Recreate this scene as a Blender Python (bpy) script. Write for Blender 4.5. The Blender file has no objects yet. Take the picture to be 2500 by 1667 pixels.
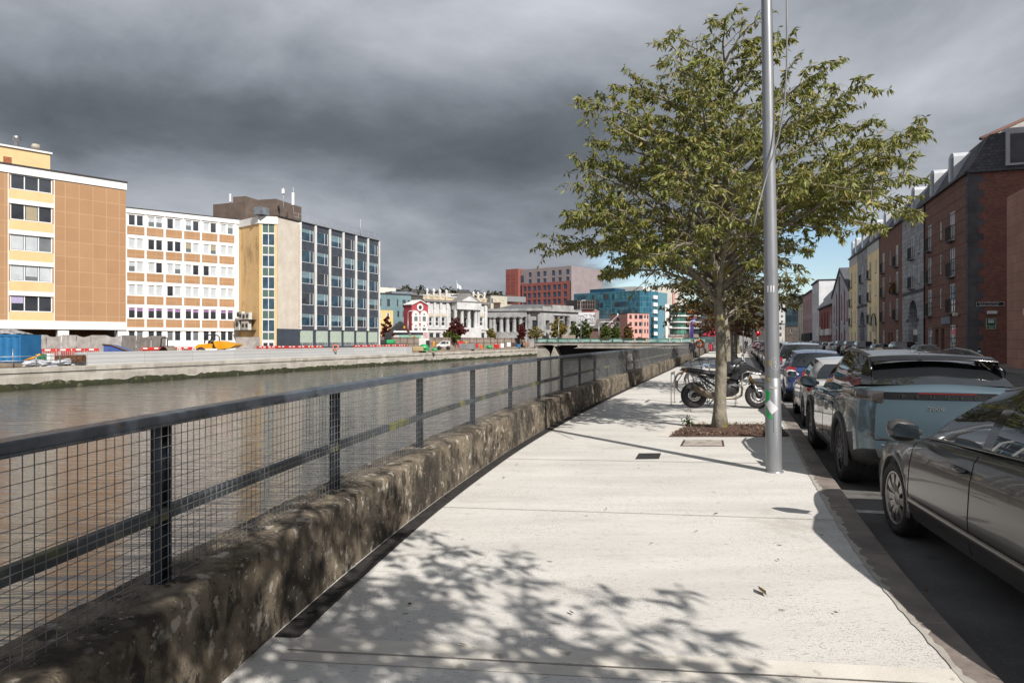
import bpy,math,random
from mathutils import Matrix,Vector
R=math.radians
SC=bpy.context.scene
COL=SC.collection
# ------------------------------------------------------------ camera
EYE=1.62
HOR,F,CU=830.0,1667.0,1250.0
cam_d=bpy.data.cameras.new('camera');cam=bpy.data.objects.new('camera',cam_d);COL.objects.link(cam)
cam.location=(0,0,EYE);cam.rotation_euler=(R(90),0,0)
cam_d.sensor_width=36;cam_d.lens=24.0;cam_d.shift_y=-0.0014
cam_d.clip_start=0.05;cam_d.clip_end=4000
SC.camera=cam
SC.view_settings.view_transform='Standard';SC.view_settings.look='None'
SC.view_settings.gamma=1;SC.view_settings.use_curve_mapping=False
SC.view_settings.exposure=0.60
# ------------------------------------------------------------ sun
SUN_AZ=(0.53,-0.848);SUN_EL=R(40)
sd=bpy.data.lights.new('sun','SUN');sd.energy=4.6;sd.angle=R(0.53);sd.color=(1.0,0.95,0.88)
sun=bpy.data.objects.new('sun',sd);COL.objects.link(sun)
to_sun=Vector((SUN_AZ[0]*math.cos(SUN_EL),SUN_AZ[1]*math.cos(SUN_EL),math.sin(SUN_EL))).normalized()
sun.rotation_euler=to_sun.to_track_quat('Z','Y').to_euler();sun.location=(20,-30,40)
# ------------------------------------------------------------ sky
W=bpy.data.worlds.new('World');SC.world=W;W.use_nodes=True
nt=W.node_tree;nt.nodes.clear()
def N(t,**k):
 n=nt.nodes.new(t)
 for a,b in k.items():setattr(n,a,b)
 return n
def K(a,b):nt.links.new(a,b)
def mth(op,a,b=None,c=None,clamp=False):
 n=N('ShaderNodeMath',operation=op);n.use_clamp=clamp
 for i,x in enumerate((a,b,c)):
  if x is None:continue
  if isinstance(x,(int,float)):n.inputs[i].default_value=x
  else:K(x,n.inputs[i])
 return n.outputs[0]
def smooth(x,a,b):
 n=N('ShaderNodeMapRange',interpolation_type='SMOOTHSTEP')
 n.inputs['From Min'].default_value=a;n.inputs['From Max'].default_value=b
 K(x,n.inputs['Value']);return n.outputs[0]
sky=N('ShaderNodeTexSky',sky_type='NISHITA');sky.sun_disc=False
sky.sun_elevation=SUN_EL;sky.sun_rotation=math.atan2(SUN_AZ[0],SUN_AZ[1]);sky.air_density=1.0;sky.dust_density=0.2;sky.ozone_density=2.0
tc=N('ShaderNodeTexCoord');sx=N('ShaderNodeSeparateXYZ');K(tc.outputs['Generated'],sx.inputs[0])
dx,dy,dz=sx.outputs
zz=mth('ADD',mth('MAXIMUM',dz,0.0),0.16)
px,py=mth('DIVIDE',dx,zz),mth('DIVIDE',dy,zz)
cb=N('ShaderNodeCombineXYZ');K(px,cb.inputs[0]);K(py,cb.inputs[1])
def noise(scale,det,rough,off,dist=0.0,sc=(1,1,1),vec=None):
 mp=N('ShaderNodeMapping');mp.inputs['Location'].default_value=off;mp.inputs['Scale'].default_value=sc
 K(vec or cb.outputs[0],mp.inputs[0])
 n=N('ShaderNodeTexNoise');n.inputs['Scale'].default_value=scale;n.inputs['Detail'].default_value=det
 n.inputs['Roughness'].default_value=rough;n.inputs['Distortion'].default_value=dist
 K(mp.outputs[0],n.inputs[0]);return n.outputs[0]
n1=noise(0.62,7,0.52,(3.1,0.6,0),0.5)
n2=noise(1.7,9,0.6,(8.1,4.6,0),0.3)
n3=noise(2.3,9,0.56,(1.3,2.0,5.0),0.35,(1,1,2.0),tc.outputs['Generated'])
def blob(u,v,su,sv):
 cx,cz=(u-CU)/F,-(v-HOR)/F
 qx=mth('DIVIDE',dx,mth('MAXIMUM',dy,0.05));qz=mth('DIVIDE',dz,mth('MAXIMUM',dy,0.05))
 a=mth('DIVIDE',mth('SUBTRACT',qx,cx),su);b=mth('DIVIDE',mth('SUBTRACT',qz,cz),sv)
 r2=mth('ADD',mth('MULTIPLY',a,a),mth('MULTIPLY',b,b))
 e=mth('POWER',2.718,mth('MULTIPLY',r2,-1.0))
 return mth('MULTIPLY',e,smooth(dy,0.0,0.2))
b=mth('MULTIPLY_ADD',mth('SUBTRACT',n1,0.5),0.50,0.43)
b=mth('MULTIPLY_ADD',mth('SUBTRACT',n2,0.5),0.30,b)
b=mth('MULTIPLY_ADD',mth('SUBTRACT',n3,0.5),0.85,b)
for(u,v,su,sv,k)in((1000,310,.34,.10,-.155),(1180,395,.22,.045,-.10),(200,330,.42,.12,-.12),(1500,360,.2,.1,-.05),(600,480,.34,.05,.07),(880,20,.55,.13,.20),(60,20,.25,.10,.10),(2300,300,.36,.28,.19),(900,545,.3,.05,.05),(1450,30,.2,.1,.12),
                          (150,620,.3,.12,.05),(1200,640,.35,.09,.06),(330,250,.3,.04,-.05)):
 b=mth('MULTIPLY_ADD',blob(u,v,su,sv),k,b)
b=mth('MULTIPLY_ADD',smooth(dy,0.25,-0.7),0.30,b)
rp=N('ShaderNodeValToRGB');cr=rp.color_ramp
cr.elements[0].position=0.0;cr.elements[0].color=(0.050,0.058,0.067,1)
cr.elements[1].position=1.0;cr.elements[1].color=(0.60,0.62,0.67,1)
for p,c in((0.25,(0.112,0.126,0.147,1)),(0.42,(0.198,0.217,0.247,1)),(0.62,(0.325,0.345,0.385,1))):
 e=cr.elements.new(p);e.color=c
K(b,rp.inputs[0])
bgc=N('ShaderNodeBackground');K(rp.outputs[0],bgc.inputs[0]);bgc.inputs[1].default_value=0.88
bgs=N('ShaderNodeBackground');K(sky.outputs[0],bgs.inputs[0]);bgs.inputs[1].default_value=0.085
gap=mth('ADD',blob(2010,650,.22,.085),mth('MULTIPLY',blob(1680,690,.14,.05),0.75))
gap=mth('ADD',gap,mth('MULTIPLY',mth('SUBTRACT',n2,0.5),1.5))
gap=mth('MULTIPLY',smooth(gap,0.26,0.66),mth('MINIMUM',mth('ADD',blob(2010,640,.30,.11),blob(1680,680,.22,.09)),1.0))
mx=N('ShaderNodeMixShader');K(gap,mx.inputs[0]);K(bgc.outputs[0],mx.inputs[1]);K(bgs.outputs[0],mx.inputs[2])
wo=N('ShaderNodeOutputWorld');K(mx.outputs[0],wo.inputs[0])
# ------------------------------------------------------------ helpers
def lin(c):c/=255.0;return c/12.92 if c<=.04045 else((c+.055)/1.055)**2.4
def S(r,g,b,k=.65):return(lin(r)*k,lin(g)*k,lin(b)*k,1)
def XU(u,Y):return(u-CU)/F*Y
def ZV(v,Y):return EYE-(v-HOR)/F*Y
def YV(v,z=0.0):return(EYE-z)*F/(v-HOR)
MATS={}
def M(name,c1,c2=None,scale=4.0,rough=.6,metal=0,bump=0,bscale=60,det=5,spec=.5,coat=0,lo=.35,hi=.65,stretch=(1,1,1),coord='Object',trans=0,c3=None,c3s=30,c3lo=.62,c3hi=.70,emis=None):
 if name in MATS:return MATS[name]
 m=bpy.data.materials.new(name);m.use_nodes=True;t=m.node_tree;p=t.nodes['Principled BSDF']
 ln=t.links.new;nd=t.nodes.new
 p.inputs['Roughness'].default_value=rough;p.inputs['Metallic'].default_value=metal
 p.inputs['Specular IOR Level'].default_value=spec;p.inputs['Coat Weight'].default_value=coat;p.inputs['Coat Roughness'].default_value=.03
 if c2 is None:c2=tuple(x*.82 for x in c1[:3])+(1,)
 tcn=nd('ShaderNodeTexCoord');mp=nd('ShaderNodeMapping');mp.inputs['Scale'].default_value=stretch
 ln(tcn.outputs[coord],mp.inputs[0])
 n=nd('ShaderNodeTexNoise');n.inputs['Scale'].default_value=scale;n.inputs['Detail'].default_value=det;n.inputs['Roughness'].default_value=.6
 ln(mp.outputs[0],n.inputs[0])
 r=nd('ShaderNodeValToRGB');r.color_ramp.elements[0].position=lo;r.color_ramp.elements[1].position=hi
 r.color_ramp.elements[0].color=c1;r.color_ramp.elements[1].color=c2;ln(n.outputs[0],r.inputs[0])
 col=r.outputs[0]
 if c3 is not None:
  n3=nd('ShaderNodeTexNoise');n3.inputs['Scale'].default_value=c3s;n3.inputs['Detail'].default_value=4;ln(mp.outputs[0],n3.inputs[0])
  r3=nd('ShaderNodeMapRange');r3.inputs['From Min'].default_value=c3lo;r3.inputs['From Max'].default_value=c3hi;ln(n3.outputs[0],r3.inputs['Value'])
  mi=nd('ShaderNodeMix');mi.data_type='RGBA';ln(r3.outputs[0],mi.inputs[0]);ln(col,mi.inputs[6]);mi.inputs[7].default_value=c3;col=mi.outputs[2]
 ln(col,p.inputs['Base Color'])
 if bump:
  nb=nd('ShaderNodeTexNoise');nb.inputs['Scale'].default_value=bscale;nb.inputs['Detail'].default_value=4;ln(mp.outputs[0],nb.inputs[0])
  bp=nd('ShaderNodeBump');bp.inputs['Strength'].default_value=bump;bp.inputs['Distance'].default_value=.02
  ln(nb.outputs[0],bp.inputs['Height']);ln(bp.outputs[0],p.inputs['Normal'])
 if emis:p.inputs['Emission Color'].default_value=emis;p.inputs['Emission Strength'].default_value=1
 MATS[name]=m;return m
def brickmat(name,c1,c2,mortar,bw=.23,bh=.075,ms=.012,rough=.8,axis='XZ',off=.5,c3=None,bump=.3,nv=(.62,1.35)):
 if name in MATS:return MATS[name]
 m=bpy.data.materials.new(name);m.use_nodes=True;t=m.node_tree;p=t.nodes['Principled BSDF'];ln=t.links.new;nd=t.nodes.new
 p.inputs['Roughness'].default_value=rough
 tcn=nd('ShaderNodeTexCoord');s=nd('ShaderNodeSeparateXYZ');ln(tcn.outputs['Object'],s.inputs[0])
 c=nd('ShaderNodeCombineXYZ')
 ad=nd('ShaderNodeMath');ad.operation='ADD';ln(s.outputs[0],ad.inputs[0]);ln(s.outputs[1],ad.inputs[1])
 ln(ad.outputs[0],c.inputs[0]);ln(s.outputs[2],c.inputs[1])
 b=nd('ShaderNodeTexBrick');b.inputs['Scale'].default_value=1;b.inputs['Brick Width'].default_value=bw;b.inputs['Row Height'].default_value=bh
 b.inputs['Mortar Size'].default_value=ms;b.offset=off;b.inputs['Color1'].default_value=c1;b.inputs['Color2'].default_value=c2;b.inputs['Mortar'].default_value=mortar
 ln(c.outputs[0],b.inputs[0])
 n=nd('ShaderNodeTexNoise');n.inputs['Scale'].default_value=.9;n.inputs['Detail'].default_value=6;ln(tcn.outputs['Object'],n.inputs[0])
 mr=nd('ShaderNodeMapRange');mr.inputs['To Min'].default_value=nv[0];mr.inputs['To Max'].default_value=nv[1];ln(n.outputs[0],mr.inputs['Value'])
 mi=nd('ShaderNodeMix');mi.data_type='RGBA';mi.blend_type='MULTIPLY';mi.inputs[0].default_value=1;ln(b.outputs[0],mi.inputs[6]);ln(mr.outputs[0],mi.inputs[7])
 ln(mi.outputs[2],p.inputs['Base Color'])
 bp=nd('ShaderNodeBump');bp.inputs['Strength'].default_value=bump;bp.inputs['Distance'].default_value=.01;bp.invert=True;ln(b.outputs['Fac'],bp.inputs['Height']);ln(bp.outputs[0],p.inputs['Normal'])
 MATS[name]=m;return m
def leafmat(name,cols,trans=.35):
 if name in MATS:return MATS[name]
 m=bpy.data.materials.new(name);m.use_nodes=True;t=m.node_tree;p=t.nodes['Principled BSDF'];ln=t.links.new;nd=t.nodes.new
 p.inputs['Roughness'].default_value=.5;p.inputs['Specular IOR Level'].default_value=.35
 g=nd('ShaderNodeNewGeometry');r=nd('ShaderNodeValToRGB');ln(g.outputs['Random Per Island'],r.inputs[0])
 cr=r.color_ramp;cr.elements[0].color=cols[0];cr.elements[1].color=cols[-1]
 for i,c in enumerate(cols[1:-1]):e=cr.elements.new((i+1)/(len(cols)-1));e.color=c
 ln(r.outputs[0],p.inputs['Base Color'])
 tr=nd('ShaderNodeBsdfTranslucent');ln(r.outputs[0],tr.inputs[0]);mx=nd('ShaderNodeMixShader');mx.inputs[0].default_value=trans
 ln(p.outputs[0],mx.inputs[1]);ln(tr.outputs[0],mx.inputs[2]);ln(mx.outputs[0],t.nodes['Material Output'].inputs[0])
 MATS[name]=m;return m
def glassmat(name,tint,refl=.12,rough=.0):
 if name in MATS:return MATS[name]
 m=bpy.data.materials.new(name);m.use_nodes=True;t=m.node_tree;ln=t.links.new;nd=t.nodes.new;t.nodes.clear()
 tr=nd('ShaderNodeBsdfTransparent');tr.inputs[0].default_value=tint;gl=nd('ShaderNodeBsdfGlossy');gl.inputs['Roughness'].default_value=rough;gl.inputs[0].default_value=(.95,.97,1,1)
 fr=nd('ShaderNodeFresnel');fr.inputs[0].default_value=1.5;a=nd('ShaderNodeMath');a.operation='MULTIPLY_ADD';a.use_clamp=True;a.inputs[1].default_value=1.0;a.inputs[2].default_value=refl;ln(fr.outputs[0],a.inputs[0])
 mx=nd('ShaderNodeMixShader');ln(a.outputs[0],mx.inputs[0]);ln(tr.outputs[0],mx.inputs[1]);ln(gl.outputs[0],mx.inputs[2]);o=nd('ShaderNodeOutputMaterial');ln(mx.outputs[0],o.inputs[0])
 MATS[name]=m;return m
WM={}
ID=Matrix.Identity(4)
def link(o,parent=None,Mw=ID):
 COL.objects.link(o);o.parent=parent
 o.matrix_basis=(WM[parent.name].inverted()@Mw)if parent else Mw
 WM[o.name]=Mw.copy();return o
def tag(o,label=None,cat=None,group=None,kind=None):
 if label:o['label']=label
 if cat:o['category']=cat
 if group:o['group']=group
 if kind:o['kind']=kind
 return o
def thing(name,label,cat,loc=(0,0,0),rz=0,group=None,Mw=None):
 o=bpy.data.objects.new(name,None);o.empty_display_size=.2
 link(o,None,Mw if Mw is not None else Matrix.Translation(loc)@Matrix.Rotation(rz,4,'Z'));return tag(o,label,cat,group)
def kids(o):return[c for c in COL.objects if c.parent==o]
def copy_tree(o,parent=None):
 c=o.copy();COL.objects.link(c)
 if parent is not None:c.parent=parent
 WM[c.name]=WM.get(o.name,ID)
 for ch in CH.get(o.name,[]):d=copy_tree(ch,c);CH.setdefault(c.name,[]).append(d)
 return c
CH={}
class MB:
 def __init__(s):s.v=[];s.f=[];s.mi=[];s.sm=[];s.T=None
 def add(s,vs,fs,mi=0,sm=False):
  o=len(s.v)
  for v in vs:
   s.v.append(tuple(s.T@Vector(v))if s.T is not None else tuple(v))
  for f in fs:s.f.append([i+o for i in f]);s.mi.append(mi);s.sm.append(sm)
  return s
 def box(s,x0,x1,y0,y1,z0,z1,mi=0,bv=0):
  if x0>x1:x0,x1=x1,x0
  if y0>y1:y0,y1=y1,y0
  if z0>z1:z0,z1=z1,z0
  if bv:
   b=min(bv,(x1-x0)*.45,(y1-y0)*.45,(z1-z0)*.45);vs=[];idx={}
   for ax in range(3):
    for cx in(0,1):
     for cy in(0,1):
      for cz in(0,1):
       p=[(x0,x1)[cx],(y0,y1)[cy],(z0,z1)[cz]]
       for a2,cc in((0,cx),(1,cy),(2,cz)):
        if a2!=ax:p[a2]+=b if cc==0 else-b
       idx[(ax,cx,cy,cz)]=len(vs);vs.append(p)
   I=lambda a,x,y,z:idx[(a,x,y,z)]
   fs=[]
   for c in(0,1):
    q=[I(0,c,0,0),I(0,c,1,0),I(0,c,1,1),I(0,c,0,1)];fs.append(q if c else q[::-1])
    q=[I(1,0,c,0),I(1,0,c,1),I(1,1,c,1),I(1,1,c,0)];fs.append(q if c else q[::-1])
    q=[I(2,0,0,c),I(2,1,0,c),I(2,1,1,c),I(2,0,1,c)];fs.append(q if c else q[::-1])
   for x in(0,1):
    for y in(0,1):
     q=[I(0,x,y,0),I(1,x,y,0),I(1,x,y,1),I(0,x,y,1)];fs.append(q[::-1]if x==y else q)
   for x in(0,1):
    for z in(0,1):
     q=[I(0,x,0,z),I(0,x,1,z),I(2,x,1,z),I(2,x,0,z)];fs.append(q[::-1]if x!=z else q)
   for y in(0,1):
    for z in(0,1):
     q=[I(1,0,y,z),I(2,0,y,z),I(2,1,y,z),I(1,1,y,z)];fs.append(q[::-1]if y!=z else q)
   for x in(0,1):
    for y in(0,1):
     for z in(0,1):
      q=[I(0,x,y,z),I(1,x,y,z),I(2,x,y,z)];fs.append(q if(x+y+z)%2 else q[::-1])
   return s.add(vs,fs,mi)
  vs=[(x0,y0,z0),(x1,y0,z0),(x1,y1,z0),(x0,y1,z0),(x0,y0,z1),(x1,y0,z1),(x1,y1,z1),(x0,y1,z1)]
  return s.add(vs,[(0,3,2,1),(4,5,6,7),(0,1,5,4),(1,2,6,5),(2,3,7,6),(3,0,4,7)],mi)
 def quad(s,a,b,c,d,mi=0):return s.add([a,b,c,d],[(0,1,2,3)],mi)
 def prism(s,poly,z0,z1,mi=0,axis='z',sm=False):
  n=len(poly)
  if axis=='z':lo=[(x,y,z0)for x,y in poly];hi=[(x,y,z1)for x,y in poly]
  elif axis=='y':lo=[(x,z0,y)for x,y in poly];hi=[(x,z1,y)for x,y in poly]
  else:lo=[(z0,x,y)for x,y in poly];hi=[(z1,x,y)for x,y in poly]
  fs=[list(range(n))[::-1],list(range(n,2*n))]+[(i,(i+1)%n,n+(i+1)%n,n+i)for i in range(n)]
  return s.add(lo+hi,fs,mi,sm)
 def tube(s,pts,r,n=8,mi=0,caps=True,sm=True,sq=1.0):
  P=[Vector(p)for p in pts];m=len(P);rr=r if isinstance(r,(list,tuple))else[r]*m
  vs=[];up=None
  for i,p in enumerate(P):
   t=(P[min(i+1,m-1)]-P[max(i-1,0)])
   if t.length<1e-9:t=Vector((0,0,1))
   t.normalize()
   if up is None:up=Vector((0,0,1))if abs(t.z)<.9 else Vector((1,0,0))
   a=up-t*up.dot(t)
   if a.length<1e-4:a=Vector((0,1,0))-t*t.y
   a.normalize();up=a;b=t.cross(a)
   for k in range(n):
    an=2*math.pi*(k+.5)/n;vs.append(p+(a*math.cos(an)+b*math.sin(an)*sq)*rr[i])
  fs=[(i*n+k,i*n+(k+1)%n,(i+1)*n+(k+1)%n,(i+1)*n+k)for i in range(m-1)for k in range(n)]
  if caps:fs+=[tuple(range(n))[::-1],tuple(range((m-1)*n,m*n))]
  return s.add(vs,fs,mi,sm)
 def lathe(s,prof,n=24,mi=0,c=(0,0,0),axis='z',closed=False,sm=True,a0=0,a1=2*math.pi):
  full=abs(a1-a0-2*math.pi)<1e-6;k=n if full else n+1;vs=[]
  for i in range(k):
   an=a0+(a1-a0)*i/n;ca,sa=math.cos(an),math.sin(an)
   for r,z in prof:
    if axis=='z':vs.append((c[0]+r*ca,c[1]+r*sa,c[2]+z))
    elif axis=='y':vs.append((c[0]+r*ca,c[1]+z,c[2]+r*sa))
    else:vs.append((c[0]+z,c[1]+r*ca,c[2]+r*sa))
  m=len(prof);fs=[]
  for i in range(n):
   j=(i+1)%k
   for q in range(m if closed else m-1):
    w=(q+1)%m;fs.append((i*m+q,j*m+q,j*m+w,i*m+w))
  return s.add(vs,fs,mi,sm)
 def ball(s,c,rx,ry,rz,n=10,m=7,mi=0):
  vs=[(c[0],c[1],c[2]-rz)];
  for i in range(1,m):
   t=math.pi*i/m
   for k in range(n):a=2*math.pi*k/n;vs.append((c[0]+rx*math.sin(t)*math.cos(a),c[1]+ry*math.sin(t)*math.sin(a),c[2]-rz*math.cos(t)))
  vs.append((c[0],c[1],c[2]+rz));fs=[]
  for k in range(n):fs.append((0,1+(k+1)%n,1+k))
  for i in range(m-2):
   for k in range(n):a=1+i*n;fs.append((a+k,a+(k+1)%n,a+n+(k+1)%n,a+n+k))
  e=len(vs)-1;a=1+(m-2)*n
  for k in range(n):fs.append((a+k,a+(k+1)%n,e))
  return s.add(vs,fs,mi,True)
 def grid(s,rows,mi=0,sm=True,flip=False):
  m=len(rows);n=len(rows[0]);vs=[p for r in rows for p in r]
  fs=[(i*n+k,i*n+k+1,(i+1)*n+k+1,(i+1)*n+k)for i in range(m-1)for k in range(n-1)]
  if flip:fs=[f[::-1]for f in fs]
  return s.add(vs,fs,mi,sm)
 def mesh(s,name,mats):
  me=bpy.data.meshes.new(name);me.from_pydata(s.v,[],s.f)
  for m in(mats if isinstance(mats,(list,tuple))else[mats]):me.materials.append(m)
  me.polygons.foreach_set('material_index',s.mi);me.polygons.foreach_set('use_smooth',s.sm);me.update();return me
 def build(s,name,mats,parent=None,Mw=None,weld=False):
  if Mw is None:Mw=WM[parent.name]if parent else ID
  o=bpy.data.objects.new(name,s.mesh(name,mats));link(o,parent,Mw)
  if parent:CH.setdefault(parent.name,[]).append(o)
  return o
def place(name,me,parent,Mw):
 o=bpy.data.objects.new(name,me);link(o,parent,Mw)
 if parent:CH.setdefault(parent.name,[]).append(o)
 return o
def struct(mb,name,mats,label=None):
 o=mb.build(name,mats);o['kind']='structure'
 if label:o['label']=label
 return o
def stuff(mb,name,mats,label,cat=None):return tag(mb.build(name,mats),label,cat,None,'stuff')
def one(mb,name,mats,label,cat,group=None,Mw=None):return tag(mb.build(name,mats,None,Mw),label,cat,group)
_FONT={}
def text_mesh(txt,size,depth,mat,align='CENTER',sx=1.0,bold=0.0):
 cu=bpy.data.curves.new('lettering','FONT');cu.body=txt;cu.size=size;cu.extrude=depth;cu.align_x=align;cu.align_y='CENTER';cu.offset=bold;cu.resolution_u=3
 ob=bpy.data.objects.new('lettering',cu);COL.objects.link(ob);bpy.context.view_layer.update()
 me=bpy.data.meshes.new_from_object(ob);COL.objects.unlink(ob);bpy.data.objects.remove(ob)
 me.materials.clear();me.materials.append(mat)
 for v in me.vertices:v.co.x*=sx
 return me
def cat_interp(keys,x):
 if x<=keys[0][0]:return keys[0][1]
 if x>=keys[-1][0]:return keys[-1][1]
 for i in range(len(keys)-1):
  x0,y0=keys[i];x1,y1=keys[i+1]
  if x0<=x<=x1:
   t=(x-x0)/(x1-x0)
   def sl(j):
    if j==0 or j==len(keys)-1:
     a,b2=(keys[0],keys[1])if j==0 else(keys[-2],keys[-1]);return(b2[1]-a[1])/(b2[0]-a[0])
    d0=(keys[j][1]-keys[j-1][1])/(keys[j][0]-keys[j-1][0]);d1=(keys[j+1][1]-keys[j][1])/(keys[j+1][0]-keys[j][0])
    return 0 if d0*d1<=0 else 2*d0*d1/(d0+d1)
   m0,m1=sl(i)*(x1-x0),sl(i+1)*(x1-x0)
   return(2*t**3-3*t*t+1)*y0+(t**3-2*t*t+t)*m0+(-2*t**3+3*t*t)*y1+(t**3-t*t)*m1
def offs(poly,d):
 out=[]
 for i,p in enumerate(poly):
  a=poly[max(i-1,0)];c=poly[min(i+1,len(poly)-1)];t=Vector((c[0]-a[0],c[1]-a[1])).normalized();out.append((p[0]+t.y*d,p[1]-t.x*d))
 return out
def resample(poly,step):
 out=[poly[0]];acc=0
 for i in range(len(poly)-1):
  a=Vector(poly[i]);b2=Vector(poly[i+1]);L=(b2-a).length;d=step-acc
  while d<=L+1e-9:out.append(tuple(a+(b2-a)*(d/L)));d+=step
  acc=L-(d-step)
 return out
def smoothline(keys,ys):return[(cat_interp([(k[1],k[0])for k in keys],y),y)for y in ys]
def strip(mb,L,Rr,z,mi=0,zl=None):
 n=len(L);vs=[(x,y,z)for x,y in L]+[(x,y,z)for x,y in Rr]
 return mb.add(vs,[(i,n+i,n+i+1,i+1)for i in range(n-1)],mi)
# ------------------------------------------------------------ setting: pavement, kerb, road, river, banks
WALL=[(-1.80,-12),(-1.80,-4),(-1.70,0),(-1.38,3.2),(-1.02,5.58),(-.32,8.9),(.345,11.49),(2.18,17.65),(5.26,27.2),(8.98,38.6),(27.7,96),(39.8,132)]
KIN=[(-.6,-12),(.62,-4),(1.42,0),(2.18,3.3),(2.45,4.5),(3.3,7.3),(5.24,13.1),(31.0,90),(50.9,150)]
KOUT=[(-.3,-12),(.9,-4),(1.66,0),(2.34,3.23),(2.73,4.71),(3.35,6.7),(5.56,13.3),(31.3,90),(51.2,150)]
YS=[-12,-9,-6,-4,-2,-1,0,.8,1.6,2.4,3.2,4,4.8,5.6,6.4,7.2,8,9,10,11,12,13,14.5,16,18,20,23,27,32,38.6,46,56,70,83,96]
ROADZ=-.12
def wallx(y):return cat_interp([(k[1],k[0])for k in WALL],y)
def kinx(y):return cat_interp([(k[1],k[0])for k in KIN],y)
def koutx(y):return cat_interp([(k[1],k[0])for k in KOUT],y)
def sdir(y):d=Vector((wallx(y+.4)-wallx(y-.4),.8));d.normalize();return d
mt_pave=M('brushed_concrete',S(234,231,225,.66),S(220,216,210,.62),1.1,.85,bump=.25,bscale=90,det=7,stretch=(.35,1.6,1),c3=S(150,140,128,.6),c3s=46,c3lo=.60,c3hi=.74)
_t=mt_pave.node_tree
def _specks(m,scale,thr,col):
 t=m.node_tree;p=t.nodes['Principled BSDF'];src=p.inputs['Base Color'].links[0].from_socket
 tcn=t.nodes.new('ShaderNodeTexCoord');v=t.nodes.new('ShaderNodeTexVoronoi');v.inputs['Scale'].default_value=scale;t.links.new(tcn.outputs['Object'],v.inputs[0])
 r=t.nodes.new('ShaderNodeMapRange');r.inputs['From Min'].default_value=thr;r.inputs['From Max'].default_value=thr*.6;t.links.new(v.outputs['Distance'],r.inputs['Value'])
 n=t.nodes.new('ShaderNodeTexNoise');n.inputs['Scale'].default_value=1.3;n.inputs['Detail'].default_value=3;t.links.new(tcn.outputs['Object'],n.inputs[0])
 r2=t.nodes.new('ShaderNodeMapRange');r2.inputs['From Min'].default_value=.40;r2.inputs['From Max'].default_value=.62;t.links.new(n.outputs[0],r2.inputs['Value'])
 mu=t.nodes.new('ShaderNodeMath');mu.operation='MULTIPLY';t.links.new(r.outputs[0],mu.inputs[0]);t.links.new(r2.outputs[0],mu.inputs[1])
 mi=t.nodes.new('ShaderNodeMix');mi.data_type='RGBA';t.links.new(mu.outputs[0],mi.inputs[0]);t.links.new(src,mi.inputs[6]);mi.inputs[7].default_value=col;t.links.new(mi.outputs[2],p.inputs['Base Color'])
_specks(mt_pave,75,.27,S(108,100,90,.5));_specks(mt_pave,21,.12,S(96,88,80,.5));_specks(mt_pave,3.1,.075,S(150,142,132,.55))
def _stain(m,scale,lo,hi,col,stretch=(1,1,1),fac=.6):
 t=m.node_tree;p=t.nodes['Principled BSDF'];src=p.inputs['Base Color'].links[0].from_socket
 tcn=t.nodes.new('ShaderNodeTexCoord');mp=t.nodes.new('ShaderNodeMapping');mp.inputs['Scale'].default_value=stretch;t.links.new(tcn.outputs['Object'],mp.inputs[0])
 n=t.nodes.new('ShaderNodeTexNoise');n.inputs['Scale'].default_value=scale;n.inputs['Detail'].default_value=8;n.inputs['Roughness'].default_value=.65;n.inputs['Distortion'].default_value=.4;t.links.new(mp.outputs[0],n.inputs[0])
 r=t.nodes.new('ShaderNodeMapRange');r.inputs['From Min'].default_value=lo;r.inputs['From Max'].default_value=hi;r.inputs['To Max'].default_value=fac;t.links.new(n.outputs[0],r.inputs['Value'])
 mi=t.nodes.new('ShaderNodeMix');mi.data_type='RGBA';t.links.new(r.outputs[0],mi.inputs[0]);t.links.new(src,mi.inputs[6]);mi.inputs[7].default_value=col;t.links.new(mi.outputs[2],p.inputs['Base Color'])
_stain(mt_pave,.55,.58,.72,S(178,169,156,.6),(1,1,1),.65)
_stain(mt_pave,5,.60,.74,S(196,188,176,.6),(.3,2.2,1),.7)
mb=MB();strip(mb,[(wallx(y)-.1,y)for y in YS],[(kinx(y),y)for y in YS],0.0);struct(mb,'sidewalk',mt_pave)
mb=MB();strip(mb,[(wallx(y)-.1,y)for y in(96,110,132)],[(kinx(y),y)for y in(96,110,132)],0.0)
struct(mb,'brick_paving',brickmat('red_brown_paviours',S(150,122,112),S(132,104,96),S(110,95,88),.4,.2,.012))
# joints between the slabs
mt_joint=M('joint_dirt',S(168,160,148),S(120,112,102),6)
mt_trowel=M('trowelled_margin',S(238,232,222,.66),S(224,217,206,.62),2.5,.8,bump=.1,c3=S(190,182,170),c3s=9)
mb=MB();mt=MB()
for(ya,yb,wide)in((3.71,3.33,1),(6.62,6.14,0),(9.3,8.92,0),(14.9,14.4,0),(17.7,17.2,0),(20.6,20.1,0),(23.6,23,0),(27,26.4,0),(31,30.2,0),(35,34,0),(1.0,.7,1)):
 xa,xb=wallx(ya)+.14,kinx(yb)-.02;n=14;rnd=random.Random(int(ya*10))
 pts=[(xa+(xb-xa)*i/n,ya+(yb-ya)*i/n+rnd.uniform(-.004,.004))for i in range(n+1)]
 if wide:strip(mt,[(x,y+.025)for x,y in pts],[(x,y-.13)for x,y in pts],.003);strip(mt,[(x,y-.15)for x,y in pts],[(x,y-.25)for x,y in pts],.003)
 hw=.0045 if ya<7 else .007
 strip(mb,[(x,y-(.14 if wide else 0)+hw)for x,y in pts],[(x,y-(.14 if wide else 0)-hw)for x,y in pts],.0062)
struct(mt,'slab_margin',mt_trowel);struct(mb,'slab_joint',mt_joint)
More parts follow.
